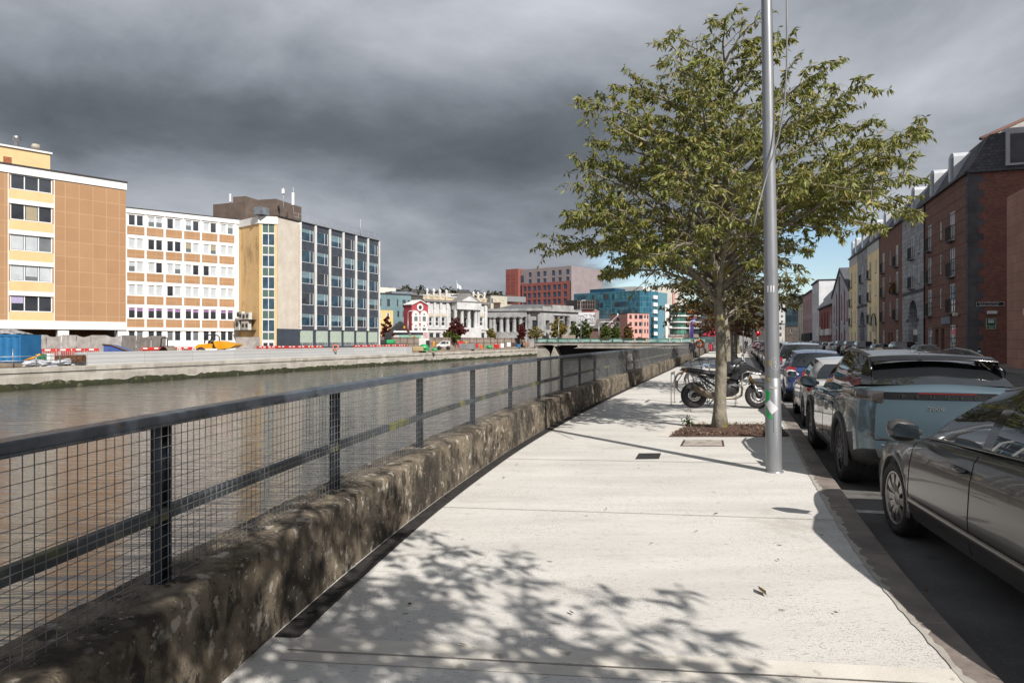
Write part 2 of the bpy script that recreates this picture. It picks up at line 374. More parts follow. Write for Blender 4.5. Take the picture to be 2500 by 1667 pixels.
# kerb
mt_kerb=M('limestone_kerb',S(146,134,126,.8),S(110,101,96,.75),2.3,.75,bump=.3,bscale=25,det=8,c3=S(190,182,174),c3s=5.5,c3lo=.66,c3hi=.70)
mb=MB();rows=[]
for y in YS+[110,132]:
 xi,xo=kinx(y),koutx(y);rows.append([(xi,y,.004),(xo-.02,y,.004),(xo,y,-.012),(xo+.012,y,ROADZ-.02)])
mb.grid(rows,sm=False);struct(mb,'kerb',mt_kerb)
mb=MB()
for k,y in enumerate([-2,.9,2.6,3.9,5.2,6.6,8.1,9.7,11.4,13.2,15,17,19,21,23]):
 xi,xo=kinx(y),koutx(y-.05);mb.box(xi,xo-.01,y-.006,y+.006,.002,.0068)
struct(mb,'kerb_joint',mt_joint)
# ragged grout edge between slab and kerb
rnd=random.Random(4);mb=MB();ys=[i*.05 for i in range(-20,330)]
strip(mb,[(kinx(y)-rnd.uniform(.02,.032),y)for y in ys],[(kinx(y)+max(0,rnd.gauss(.014,.016)),y)for y in ys],.0055)
struct(mb,'grout_edge',M('grout',S(196,190,180),S(176,170,160),8,.9))
# road
mt_road=M('asphalt',S(130,128,125,.6),S(100,98,97,.55),1.2,.85,bump=.5,bscale=160,det=8,c3=S(150,147,143,.6),c3s=120,c3lo=.60,c3hi=.68)
_stain(mt_road,1.6,.58,.68,S(66,63,61,.5),(1,1,1),.7)
mb=MB();ys=YS+[150,200,260];strip(mb,[(koutx(min(y,150))-.05+(max(y,150)-150)*.334,y)for y in ys],[(70+y*.9,y)for y in ys],ROADZ);struct(mb,'road',mt_road)
mt_line=M('road_paint',S(225,225,222),S(170,168,164),12,.7,lo=.45,hi=.7)
mb=MB();mb2=MB()
for y in(6.95,13.0,18.6,24.5,30.5,37,44,51):
 x0=koutx(y)+.02;d=sdir(y);nx,ny=d.y,-d.x
 p=Vector((x0,y));q=p+Vector((nx,ny))*2.1;w=d*.06
 mb.quad((p.x-w.x,p.y-w.y,ROADZ+.004),(q.x-w.x,q.y-w.y,ROADZ+.004),(q.x+w.x,q.y+w.y,ROADZ+.004),(p.x+w.x,p.y+w.y,ROADZ+.004))
ly=[0,3,6,9,12,16,20,26,34,44,60,80,95]
strip(mb,[(koutx(y)+2.2,y)for y in ly],[(koutx(y)+2.3,y)for y in ly],ROADZ+.004)
one(mb,'bay_markings',mt_line,'worn white painted lines marking out the parking bays beside the kerb','road marking')
# far pavement along the right-hand buildings
FX0=15.87
mb=MB();ys=[-10,20,60,100,150,190]
strip(mb,[(FX0-2.3+.334*y,y)for y in ys],[(FX0+8+.334*y,y)for y in ys],0.0)
for i in range(len(ys)-1):a,b2=ys[i],ys[i+1];mb.quad((FX0-2.3+.334*a,a,ROADZ-.05),(FX0-2.3+.334*b2,b2,ROADZ-.05),(FX0-2.3+.334*b2,b2,0),(FX0-2.3+.334*a,a,0))
struct(mb,'far_pavement',M('grey_paving',S(150,147,142,.6),S(120,117,113,.6),2,.85))
# river
WZ=-2.2
def quay(u):Y=(EYE-WZ)*F/(.0652*(1880-u));return(XU(u,Y),Y)
mw=bpy.data.materials.new('river_water');mw.use_nodes=True;t=mw.node_tree;p=t.nodes['Principled BSDF']
p.inputs['Base Color'].default_value=(.030,.026,.021,1);p.inputs['Roughness'].default_value=.03;p.inputs['IOR'].default_value=1.45;p.inputs['Specular IOR Level'].default_value=.9
tcn=t.nodes.new('ShaderNodeTexCoord');hs=[]
for(sc,st,rot,amp,det)in((1.0,(.38,3.0,1),-8,1.0,3),(3.4,(.55,3.0,1),-14,.26,4),(.22,(.8,2.2,1),4,1.2,2)):
 mp=t.nodes.new('ShaderNodeMapping');mp.inputs['Scale'].default_value=st;mp.inputs['Rotation'].default_value=(0,0,R(rot));t.links.new(tcn.outputs['Object'],mp.inputs[0])
 n=t.nodes.new('ShaderNodeTexNoise');n.inputs['Scale'].default_value=sc;n.inputs['Detail'].default_value=det;n.inputs['Roughness'].default_value=.5;n.inputs['Distortion'].default_value=.3;t.links.new(mp.outputs[0],n.inputs[0])
 m_=t.nodes.new('ShaderNodeMath');m_.operation='MULTIPLY';m_.inputs[1].default_value=amp;t.links.new(n.outputs[0],m_.inputs[0]);hs.append(m_.outputs[0])
a=hs[0]
for h in hs[1:]:m_=t.nodes.new('ShaderNodeMath');m_.operation='ADD';t.links.new(a,m_.inputs[0]);t.links.new(h,m_.inputs[1]);a=m_.outputs[0]
bp=t.nodes.new('ShaderNodeBump');bp.inputs['Strength'].default_value=.25;bp.inputs['Distance'].default_value=.16;t.links.new(a,bp.inputs['Height']);t.links.new(bp.outputs[0],p.inputs['Normal'])
mb=MB();mb.quad((-400,-80,WZ),(120,-80,WZ),(120,300,WZ),(-400,300,WZ));struct(mb,'river',mw)
# far bank: coping line, quay wall, ground
QU=[-260,-120,10,150,300,400,520,640,760,880,1000,1100,1200,1280,1340]
QL=[quay(u)for u in QU]
QL=[(-60,8)]+QL
mt_quay=brickmat('quay_limestone',S(206,200,190),S(176,170,160),S(214,208,198),1.5,.62,.02,.85)
_stain(mt_quay,.35,.55,.75,S(120,108,92),(1,1,.25),.7);_stain(mt_quay,1.4,.60,.72,S(210,205,196),(1.6,1.6,.12),.6)
mt_weed=M('quay_weed',S(62,68,30,.5),S(32,36,18,.5),1.6,.9,bump=.8,bscale=9,det=8,c3=S(110,104,78),c3s=2.5,c3lo=.62,c3hi=.68)
ql=resample(QL,2.0);mb=MB();mw2=MB();rnd=random.Random(9);rows=[];top=[]
for(x,y)in ql:
 e=rnd.gauss(0,.07)+.09*math.sin(x*.9+y*.4)+.05*math.sin(y*1.7)
 mb_d=.22
 rows.append([(x+.25,y-.0,-3.0),(x+.12,y,-1.62+e),(x,y,-.62)]);top.append((x,y))
mb.grid([[(a[0]+.0,a[1],-3.2),(a[0],a[1],-.70)]for a in top],sm=False)
qo=offs(top,.10);mb.grid([[(qo[i][0],qo[i][1],-.95),(qo[i][0],qo[i][1],-.58),(top[i][0]-1.9,top[i][1]+.4,-.56)]for i in range(len(top))],sm=False)
one(mb,'quay_wall',mt_quay,'long weathered limestone quay wall dropping into the river on the far bank','wall')
for i,(x,y)in enumerate(offs(resample(QL,.5),.06)):
 pass
wl=offs(resample(QL,.45),.03);rows=[]
for i,(x,y)in enumerate(wl):
 e=rnd.gauss(0,.05)+.05*math.sin(x*.9+y*.4)+.05*math.sin(y*1.7)-.16
 b1=offs([wl[max(i-1,0)],wl[i],wl[min(i+1,len(wl)-1)]],.10)[1]
 rows.append([(b1[0],b1[1],-2.6),(b1[0]-.02+rnd.gauss(0,.015),b1[1]+rnd.gauss(0,.015),-2.05+rnd.gauss(0,.04)),(x+rnd.gauss(0,.012),y,-1.62+e),(x-.08,y,-1.60+e)])
mw2.grid(rows,sm=True);stuff(mw2,'river_weed',mt_weed,'dark green weed clinging to the foot of the far quay wall','weed')
mt_dirt=M('site_ground',S(168,152,134),S(128,114,100),.6,.95,bump=.4,bscale=8,c3=S(188,180,168),c3s=1.2)
GZ=-.25
mb=MB();po=offs(QL,-1.4)+[(20,196),(46,156),(48,900),(-900,900),(-900,8)]
mb.add([(x,y,GZ if i>0 else GZ)for i,(x,y)in enumerate(po)],[list(range(len(po)))[::-1]])
q2=offs(QL,-1.4);mb.grid([[(x,y,-.6),(x,y,GZ)]for x,y in q2],sm=False);e1=[QL[-1],(20,196),(46,156),(40.5,138)]
mb.grid([[(x,y,-3.2),(x,y,GZ)]for x,y in e1],sm=False)
struct(mb,'far_bank_ground',mt_dirt)
mb=MB();po=[(46,152),(39.8,132),(50,130),(1200,300),(1200,1200),(-900,1200),(-900,902),(47,902)]
mb.add([(x,y,-.14)for x,y in po],[list(range(len(po)))]);struct(mb,'town_ground',M('town_paving',S(140,136,130),S(110,108,104),.2,.9))
# near river wall (low, thick, mossy) -------------------------------------------------
mt_wall=M('mossy_concrete',S(66,56,44,.5),S(150,136,116,.52),4.5,.95,bump=.45,bscale=70,det=12,lo=.34,hi=.56,c3=S(206,196,180,.55),c3s=11,c3lo=.60,c3hi=.66)
_stain(mt_wall,1.5,.50,.58,S(42,34,25,.5),(1,1,.7),.8);_stain(mt_wall,9,.56,.62,S(32,28,22,.5),(1,1,.5),.85);_stain(mt_wall,.8,.58,.68,S(104,92,40,.42),(1,1,.6),.55);_stain(mt_wall,3.2,.62,.68,S(96,84,58,.5),(1,1,1),.8);_stain(mt_wall,26,.62,.66,S(212,206,194,.5),(1,1,.8),.8);_stain(mt_wall,42,.60,.66,S(26,23,18,.5),(1,1,1),.8)
def wall_len(y0,y1,name_lbl,seed,step=.09,zt=.50):
 rnd=random.Random(seed);n=max(4,int((y1-y0)/step));rows=[]
 for i in range(n+1):
  y=y0+(y1-y0)*i/n;d=sdir(y);nx,ny=d.y,-d.x;x=wallx(y);r=[]
  for(o,z,j)in((0.0,-.02,0),(.004,.1,.003),(.002,.25,.004),(-.002,.38,.004),(-.005,zt-.05,.005),(-.008,zt-.016,.005),(-.024,zt,.004),(-.06,zt+.004,.004),(-.15,zt+.006,.005),(-.27,zt+.006,.005),(-.40,zt,.005),(-.43,zt-.02,.006),(-.45,zt-.10,.004),(-.46,-.6,0),(-.46,-3.0,0)):
   j1=rnd.gauss(0,j*.6)if j else 0;j2=rnd.gauss(0,j*.45)if j else 0
   if(i==0 or i==n)and z>.0:z-=.012
   r.append((x+nx*(o+j1),y+ny*(o+j1),z+j2))
  rows.append(r)
 m=MB();m.grid(rows,sm=True);m.add([p for p in rows[0]],[list(range(len(rows[0])))]);m.add([p for p in rows[-1]],[list(range(len(rows[-1])))[::-1]])
 return m
CUTS=[-12,.2,4.95,8.4,12.45,17.4,24.5,33,45,60,78,96]
root=thing('river_wall','low thick mossy concrete wall between the white pavement and the river','wall',(WALL[0][0],WALL[0][1],0))
for i in range(len(CUTS)-1):
 y0,y1=CUTS[i],CUTS[i+1];m=wall_len(y0+.011,y1-.011,'',i,.07 if y0<12 else(.16 if y0<30 else .8))
 m.build('wall_section',mt_wall,root,ID)
mt_dark=M('dark_joint',S(46,43,40),S(30,28,26),5,.95)
mt_drain=M('cast_iron_drain',S(84,80,78,.55),S(56,54,53,.5),14,.7,metal=.2)
root=thing('drain_channel','narrow slotted black iron drain channel running along the foot of the river wall','drain',(wallx(3.7),3.7,0))
mb=MB();ys=[3.72+i*.3 for i in range(60)]+[22+i*3 for i in range(25)]
strip(mb,[(wallx(y)+.02,y)for y in ys],[(wallx(y)+.155,y)for y in ys],.0045);mb.build('channel',mt_dark,root,ID)
mb=MB();strip(mb,[(wallx(y)+.02,y)for y in ys],[(wallx(y)+.033,y)for y in ys],.011);strip(mb,[(wallx(y)+.143,y)for y in ys],[(wallx(y)+.157,y)for y in ys],.011)
y=3.74
while y<20:
 d=sdir(y);x=wallx(y);mb.T=Matrix.Translation((x,y,0))@Matrix.Rotation(math.atan2(d.y,d.x)-R(90),4,'Z');mb.box(.03,.148,-.007,.007,.004,.0105);mb.T=None;y+=.028 if y<10 else .05
mb.build('grating',mt_drain,root,ID)
# ------------------------------------------------------------ railing on the wall
mt_rail=M('grey_blue_paint',S(104,114,126,.55),S(76,86,98,.52),3,.36,bump=.15,bscale=30,c3=S(120,96,78),c3s=5,c3lo=.68,c3hi=.72)
mt_post=M('dark_blue_post_paint',S(52,62,74,.5),S(38,46,56,.5),4,.45,c3=S(70,56,46),c3s=6,c3lo=.66,c3hi=.7)
mt_wire=M('galvanised_wire',S(168,168,166,.5),S(126,126,126,.5),6,.5,metal=.3)
mt_midr=M('mossy_flat_bar',S(90,98,104,.5),S(60,66,72,.5),3,.6,c3=S(136,138,60,.6),c3s=1.6,c3lo=.50,c3hi=.58)
def fpt(y,off):d=sdir(y);return(wallx(y)-d.y*off,y+d.x*off)
FY=[-6+.5*i for i in range(0,60)]+[24+2*i for i in range(37)]
root=thing('railing','long grey blue steel railing with wire mesh panels standing on the river wall','railing',(wallx(3),3,.5))
def barline(off,w,z0,z1,ys,bv=.006):
 rows=[]
 for y in ys:
  a=fpt(y,off-w/2);c=fpt(y,off+w/2);e=fpt(y,off-w/2+bv);g=fpt(y,off+w/2-bv)
  rows.append([(a[0],a[1],z0),(a[0],a[1],z1-bv),(e[0],e[1],z1),(g[0],g[1],z1),(c[0],c[1],z1-bv),(c[0],c[1],z0),(a[0],a[1],z0)])
 m=MB();m.grid(rows,sm=False);return m
barline(.24,.10,1.225,1.28,FY).build('top_rail',mt_rail,root,ID)
barline(.25,.05,.785,.842,FY).build('middle_rail',mt_midr,root,ID)
s=0;prev=None;posts=[];y=-6.0;nexty=None
line=resample([fpt(y,.26)for y in[-3+.02*i for i in range(5200)]],2.0)
k0=min(range(len(line)),key=lambda i:abs(line[i][1]-3.14));shift=3.14-line[k0][1]
pm=MB();pm.box(-.045,.045,-.006,.006,0,.73);pm.box(-.045,-.033,-.04,.006,0,.73);pm.box(.033,.045,-.04,.006,0,.73);pm.box(-.06,.06,-.07,.03,-.01,.008)
pme=pm.mesh('post',mt_post)
for(x,y)in line:
 y2=y+shift;p=fpt(y2,.26);d=sdir(y2)
 place('post',pme,root,Matrix.Translation((p[0],p[1],.502))@Matrix.Rotation(math.atan2(d.y,d.x),4,'Z'));posts.append(y2)
# mesh panels: one part per bay for the nearest bays, wires as thin bars
for i in range(len(posts)-1):
 a,b2=posts[i],posts[i+1]
 if b2<.3:continue
 m=MB();off=.185;far=a>30;st=.05 if not far else .1;wr=.0019 if not far else .003
 L=(Vector(fpt(b2,off))-Vector(fpt(a,off))).length;n=int(L/st)
 for j in range(n):
  y=a+(b2-a)*(j+.3)/n;p=fpt(y,off);m.tube([(p[0],p[1],.47),(p[0],p[1],1.24)],wr,4,caps=False,sm=False)
 hz=16 if not far else 8
 for j in range(hz):
  z=.485+j*(.05 if not far else .1);p=fpt(a+.01,off-.004);q=fpt((a+b2)/2,off-.004);r_=fpt(b2,off-.004)
  m.tube([(p[0],p[1],z),(q[0],q[1],z),(r_[0],r_[1],z)],wr,4,caps=False,sm=False)
 m.build('mesh_panel',mt_wire,root,ID)
i=min(range(len(posts)),key=lambda i:abs(posts[i]-24.6))
a,b2=posts[i]+.1,posts[i+1]-.1;m=MB();p,q=fpt(a,.30),fpt(b2,.30)
m.grid([[(p[0]+(q[0]-p[0])*s_/8,p[1]+(q[1]-p[1])*s_/8,z+.01*math.sin(s_*2.1))for z in(.53,.8,1.0,1.22)]for s_ in range(9)])
o=m.build('netting_panel',M('pale_netting',S(226,224,220),S(190,188,186),5,.8),root,ID)
# ------------------------------------------------------------ facades
class Fr:
 """Frame on a facade line: x along it (left to right seen from outside), y into the building, z up."""
 def __init__(s,PL,PR,z=0.0):
  s.A,s.B=Vector(PL),Vector(PR);d=s.B-s.A;s.L=d.length;s.rz=math.atan2(d.y,d.x)
  s.M=Matrix.Translation((PL[0],PL[1],z))@Matrix.Rotation(s.rz,4,'Z');s.z=z
 def s(s_,u):
  k=(u-CU)/F;d=s_.B-s_.A;t=(k*s_.A.y-s_.A.x)/(d.x-k*d.y);return t*s_.L
 def Y(s_,u):return s_.A.y+(s_.B.y-s_.A.y)*s_.s(u)/s_.L
 def h(s_,u,v):return ZV(v,s_.Y(u))-s_.z
def wall_open(mb,L,z0,z1,ops,depth=.15,x0=0.0,mi=0,y=0.0,rmi=None):
 """front wall at y with rectangular openings (x0,x1,z0,z1) and their reveals"""
 if rmi is None:rmi=mi
 ops=[o for o in ops if o[1]>x0 and o[0]<x0+L]
 xs=sorted({x0,x0+L,*[min(max(o[0],x0),x0+L)for o in ops],*[min(max(o[1],x0),x0+L)for o in ops]});zs=sorted({z0,z1,*[o[2]for o in ops],*[o[3]for o in ops]})
 xs=[a for i,a in enumerate(xs)if i==0 or a-xs[i-1]>1e-4];zs=[a for i,a in enumerate(zs)if i==0 or a-zs[i-1]>1e-4]
 for j in range(len(zs)-1):
  run=None
  for i in range(len(xs)-1):
   cx,cz=(xs[i]+xs[i+1])/2,(zs[j]+zs[j+1])/2
   hole=any(o[0]<cx<o[1]and o[2]<cz<o[3]for o in ops)
   if not hole:mb.quad((xs[i],y,zs[j]),(xs[i+1],y,zs[j]),(xs[i+1],y,zs[j+1]),(xs[i],y,zs[j+1]),mi)
 for a,b2,c,d in ops:
  mb.quad((a,y,c),(a,y,d),(a,y+depth,d),(a,y+depth,c),rmi);mb.quad((b2,y,d),(b2,y,c),(b2,y+depth,c),(b2,y+depth,d),rmi)
  mb.quad((a,y,d),(b2,y,d),(b2,y+depth,d),(a,y+depth,d),rmi);mb.quad((b2,y,c),(a,y,c),(a,y+depth,c),(b2,y+depth,c),rmi)
def shell(mb,L,D,z0,z1,mi=0,x0=0.0,roof=True,back=True,left=True,right=True):
 if left:mb.quad((x0,D,z0),(x0,0,z0),(x0,0,z1),(x0,D,z1),mi)
 if right:mb.quad((x0+L,0,z0),(x0+L,D,z0),(x0+L,D,z1),(x0+L,0,z1),mi)
 if back:mb.quad((x0+L,D,z0),(x0,D,z0),(x0,D,z1),(x0+L,D,z1),mi)
 if roof:mb.quad((x0,0,z1),(x0+L,0,z1),(x0+L,D,z1),(x0,D,z1),mi)
_WC={}
def window(root,Mw,x,z,w,h,cols=1,rows=1,fm=None,gm=None,rec=.10,fw=.055,sill=None,cuts=None,zc=None,arch=False,name='window',blind=None):
 """frame part with its pane as a sub-part; cuts/zc give the bar positions as fractions"""
 key=(round(w,2),round(h,2),cols,rows,fm.name,rec,fw,sill.name if sill else None,tuple(cuts or()),tuple(zc or()),arch)
 if key not in _WC:
  m=MB();y0,y1=rec-.02,rec+.06
  m.box(0,fw,y0,y1,0,h);m.box(w-fw,w,y0,y1,0,h);m.box(fw,w-fw,y0,y1,0,fw);m.box(fw,w-fw,y0,y1,h-fw,h)
  for c in(cuts or[i/cols for i in range(1,cols)]):m.box(w*c-fw*.45,w*c+fw*.45,y0+.005,y1-.005,fw,h-fw)
  for c in(zc or[i/rows for i in range(1,rows)]):m.box(fw,w-fw,y0+.008,y1-.008,h*c-fw*.4,h*c+fw*.4)
  mats=[fm]
  if sill:m.box(-.06,w+.06,-.05,rec-.025,-.07,0,1);mats.append(sill)
  g=MB();g.quad((fw*.5,rec+.02,fw*.5),(w-fw*.5,rec+.02,fw*.5),(w-fw*.5,rec+.02,h-fw*.5),(fw*.5,rec+.02,h-fw*.5))
  b2=MB();b2.quad((fw*.5,rec+.055,fw*.5),(w-fw*.5,rec+.055,fw*.5),(w-fw*.5,rec+.055,h-fw*.5),(fw*.5,rec+.055,h-fw*.5))
  _WC[key]=(m.mesh(name,mats),g,{})
 fmE,g,gd=_WC[key]
 if gm.name not in gd:gd[gm.name]=g.mesh('pane',gm)
 T=Mw@Matrix.Translation((x,0,z));o=place(name,fmE,root,T);place('pane',gd[gm.name],o,T)
 if blind:
  sh,bm=blind;k2=(bm.name,round(sh,2))
  if k2 not in gd:
   m=MB();m.box(fw,w-fw,rec+.012,rec+.016,h-fw-(h-2*fw)*sh,h-fw);gd[k2]=m.mesh('blind',bm)
  place('blind',gd[k2],o,T)
 return o
G_DARK=M('window_glass_dark',(.022,.027,.033,1),(.04,.046,.055,1),.7,.04,spec=.9)
G_GREY=M('window_glass_grey',(.10,.115,.125,1),(.16,.175,.185,1),.5,.08,spec=.9)
G_BLIND=M('window_blind_white',S(222,228,232,.62),S(200,208,214,.6),1.0,.25,spec=.6)
G_TEAL=M('window_glass_teal',S(66,100,118,.6),S(40,62,84,.5),.6,.05,spec=.9)
G_BEIGE=M('window_blind_beige',S(190,176,150,.6),S(180,166,140,.6),1,.3)
G_PURPLE=M('curtain_purple',S(196,150,205,.6),S(160,110,175,.55),2,.4)
WHITE=M('white_upvc',S(244,244,244,.72),S(232,233,234,.7),2,.4)
WHITER=M('white_render',S(248,247,245,.72),S(236,234,230,.7),.8,.8)
_stain(WHITER,.5,.6,.8,S(200,196,188),(1,1,.25),.6)
BROWN=brickmat('brown_cladding_panel',S(190,148,108,.62),S(183,141,103,.62),S(202,166,130,.62),1.15,1.38,.03,.8,off=.0,bump=.1,nv=(.9,1.1))
_stain(BROWN,.7,.58,.72,S(198,156,104,.62),(1,1,.7),.4);_stain(BROWN,1.3,.66,.74,S(140,108,80,.6),(1,1,.18),.5)
CREAM=M('cream_panel',S(242,214,160,.62),S(234,202,146,.62),.8,.7);_stain(CREAM,1.2,.62,.74,S(178,146,96),(1,1,.3),.6)
OCHRE=M('ochre_render',S(222,188,136,.86),S(210,174,122,.84),.6,.85,det=7);_stain(OCHRE,.45,.52,.68,S(150,120,84),(1,1,.45),.7);_stain(OCHRE,2.2,.60,.72,S(110,84,54),(1,1,.4),.6)
YELLOWR=M('yellow_render',S(244,210,146,.64),S(236,198,130,.62),.7,.8)
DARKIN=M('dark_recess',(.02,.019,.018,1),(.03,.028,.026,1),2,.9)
FELT=M('roof_felt',S(84,82,82,.5),S(60,59,60,.5),2,.9)
COPE=M('coping_dark',S(70,68,68,.5),S(50,49,50,.5),3,.7)
rnd=random.Random(21)
# ---- brown panelled block, nearest on the left
PR=(XU(307,67.5),67.5);PL0=(-45.0,60.0);dv=(Vector(PR)-Vector(PL0)).normalized();PL=tuple(Vector(PL0)-dv*10)
fr=Fr(PL,PR,GZ);B1=thing('office_block','brown panelled office block with tall blank wall and three light white windows','building',Mw=fr.M)
s=fr.s;H=fr.h(307,445);zb=fr.h(200,330+1188/2.614);bt=fr.h(200,330+1240/2.614)
xa,xb=s(20.5),s(131);D=14
ops=[];wins=[]
for i in range(5):
 z1=fr.h(73,330+(250+192.5*i)/2.614);z0=fr.h(73,330+(358+192.5*i)/2.614);ops.append((xa+.12,xb-.10,z0,z1));wins.append((xa+.12,z0,xb-xa-.22,z1-z0))
mb=MB();wall_open(mb,fr.L,zb,H-.78,ops,.16);shell(mb,fr.L,D,bt,H-.78,0,roof=False)
mb.quad((0,0,bt),(fr.L,0,bt),(fr.L,D,bt),(0,D,bt),1);mb.build('wall',[BROWN,WHITER],B1,fr.M)
mb=MB();mb.box(-.05,fr.L+.06,-.10,D,H-.78,H-.10);mb.build('fascia',WHITER,B1,fr.M)
mb=MB();mb.box(-.1,fr.L+.12,-.16,D,H-.10,H+.04);mb.build('roof',COPE,B1,fr.M)
mb=MB();mb.box(-.05,fr.L+.05,-.09,1.4,bt,zb-.002);mb.build('base_beam',WHITER,B1,fr.M)
for i,(x,z,w,h)in enumerate(wins):
 gm=[G_DARK,G_DARK,G_GREY,G_GREY,G_DARK][i]
 o=window(B1,fr.M,x,z,w,h,3,1,WHITE,gm,.10,.09,None)
 for k in range(3):
  if(i,k)in((1,1),):m_,sh=G_BEIGE,.98
  elif(i,k)in((2,0),(2,1),(3,0),(3,2)):m_,sh=G_BLIND,.98
  elif(i,k)==(3,1):m_,sh=G_BLIND,.72
  elif(i,k)==(4,0):m_,sh=M('blind_lilac',S(200,190,225,.6),S(190,178,216,.6),2,.5),.5
  elif i==0:m_,sh=G_BLIND,.12
  else:continue
  mb=MB();cw=w/3;mb.box(x+cw*k+.11,x+cw*(k+1)-.09,.106,.112,z+h-.1-(h-.2)*sh,z+h-.1);mb.build('blind',m_,o,fr.M)
 mb=MB();mb.box(xa,xb,-.03,-.004,z-.06-.80,z-.03);mb.build('spandrel',CREAM,B1,fr.M)
 if i<4:mb=MB();mb.box(xa-.03,xb+.03,-.05,-.004,z-.86-.42,z-.87);mb.build('sill_band',WHITER,B1,fr.M)
mb=MB();mb.box(xa-.06,xa,-.04,-.004,zb,H-.79);mb.box(xb,xb+.07,-.04,-.004,zb,H-.79);mb.build('mullion',WHITE,B1,fr.M)
for u in(155,300):
 mb=MB();x=s(u);mb.box(x-.45,x+.45,.05,.7,0,bt-.002);mb.build('column',WHITER,B1,fr.M)
mb=MB();mb.box(0,fr.L-.2,4,4.2,0,bt-.002,0);mb.box(s(60),s(96),3.9,3.96,0,2.6,1);mb.build('undercroft_wall',[M('undercroft_brown',S(118,82,50,.55),S(96,66,42,.5),1,.8),DARKIN],B1,fr.M)
ph=MB();pz=fr.h(141,353+12);ph.box(2,s(141),2.5,9,H+.05,pz);ph.build('plant_room',CREAM,B1,fr.M)
ph=MB();ph.box(1.8,s(141)+.15,2.35,9.1,pz,pz+.16);ph.build('plant_room_roof',WHITER,B1,fr.M)
m=MB();m.lathe([(.2,0),(.2,.75),(.36,.8),(.36,1.15),(.2,1.25),(0,1.3)],14,c=(s(63),3.4,pz+.16));m.build('roof_vent',M('galvanised',S(180,180,182),S(140,140,144),3,.4,.7),B1,fr.M)
m=MB();m.lathe([(.22,0),(.22,.3),(.42,.32),(.3,.7),(0,.75)],12,c=(s(110),3.2,pz+.16));m.build('roof_vent',M('pale_vent',S(200,190,176),S(170,160,150),3,.7),B1,fr.M)
m=MB();m.box(s(24),s(45),2.46,2.498,pz-1.75,pz-.9);m.build('louvre',M('rust_louvre',S(176,104,58),S(150,84,46),4,.7),B1,fr.M)
# ---- white banded wing with brown spandrels, then the ochre stair tower
P2a=(XU(307,84),84.0);P2b=(XU(584,92.5),92.5);d2=(Vector(P2b)-Vector(P2a)).normalized();P2L=tuple(Vector(P2a)-d2*7)
fr2=Fr(P2L,P2b,GZ);B2=thing('office_wing','white banded office wing with brown spandrels and an ochre stair tower at its end','building',Mw=fr2.M)
s=fr2.s;H2=(fr2.h(307,502)+fr2.h(580,538))/2;D2=13
bays=[307-51,307,356,402,447.6,492,533.5,574];bx=[s(u)for u in bays]
# equal bays in plan
w0=(bx[-1]-bx[1])/6;bx=[bx[-1]-w0*(7-i)for i in range(8)]
pit=(fr2.h(330,330+540/2.614)-fr2.h(330,330+1130/2.614))/4;zr0=fr2.h(335,330+512/2.614)
ops=[];spec=[]
for r in range(5):
 for c in range(7):
  zt=zr0-pit*r
  for k in range(2):
   x=bx[c]+.22+k*(w0-.4)/2;ops.append((x+.06,x+(w0-.4)/2-.06,zt-1.30,zt));spec.append((r,c,k))
gz1=zr0-pit*5+.25
for c in range(7):
 for k in range(2):x=bx[c]+.22+k*(w0-.4)/2;ops.append((x+.08,x+(w0-.4)/2-.08,gz1-1.5,gz1));spec.append((5,c,k))
mb=MB();wall_open(mb,fr2.L,0,H2-.12,ops,.15);shell(mb,fr2.L,D2,0,H2-.12,0);mb.build('wall',WHITER,B2,fr2.M)
mb=MB();mb.box(-.05,fr2.L+.05,-.18,D2,H2-.12,H2);mb.build('roof',COPE,B2,fr2.M)
for(r,c,k),o in zip(spec,ops):
 q=rnd.random();bl=None
 if r==0:gm,bl=(G_GREY,(rnd.choice([.3,.5,.65,.98]),G_BLIND))if q<.75 else(G_DARK,None)
 elif r==1:gm,bl=(G_DARK,None)if c in(2,3)else(G_GREY,(.98,G_BLIND))if q<.7 else(G_GREY,(.6,G_BEIGE))
 elif r==2:gm,bl=(G_GREY,(.98 if c in(4,5,6)else rnd.choice([.45,.5,.98]),G_BLIND))if q<.85 else(G_DARK,None)
 elif r==3:gm,bl=(G_GREY,(.98,G_BLIND))if q<.9 else(G_DARK,None)
 elif r==4:gm,bl=(G_DARK,(rnd.choice([.2,.25,.3,.5,.95]if c in(2,3)else[.18,.22,.3]),G_PURPLE))
 else:gm=G_DARK if q<.8 else G_GREY
 window(B2,fr2.M,o[0],o[2],o[1]-o[0],o[3]-o[2],1,1,WHITE,gm,.09,.06,None,blind=bl)
for r in range(5):
 for c in range(7):
  z=zr0-pit*r-1.34;mb=MB();mb.box(bx[c]+.13,bx[c+1]-.13,-.03,-.004,z-1.08,z-.06);mb.build('spandrel',BROWN,B2,fr2.M)
mb=MB()
for c in range(8):mb.box(bx[c]-.1,bx[c]+.1,-.09,-.004,zr0-pit*5+.45,zr0+.2)
mb.build('mullion',WHITE,B2,fr2.M)
mb=MB();mb.box(-.02,fr2.L,-.12,-.004,zr0-pit*5+.43-.4,zr0-pit*5+.44);mb.build('base_beam',WHITER,B2,fr2.M)
mb=MB();mb.box(-.02,fr2.L+.02,-.14,-.004,zr0+.2,H2-.13);mb.build('fascia',WHITER,B2,fr2.M)
PC=(XU(633,89.1),89.1);PD=(XU(678,89.6),89.6)
f3=Fr(P2b,PC,GZ);H3=f3.h(633,528)
mb=MB();mb.box(0,f3.L-.01,0,.3,0,H3-.95);mb.build('stair_tower_side',OCHRE,B2,f3.M)
mb=MB();mb.box(-.1,.35,-.04,-.004,0,H3-.95);mb.build('stair_tower_pier',YELLOWR,B2,f3.M)
f4=Fr(PC,PD,GZ);s4=f4.s;wx0,wx1=s4(639),s4(671)
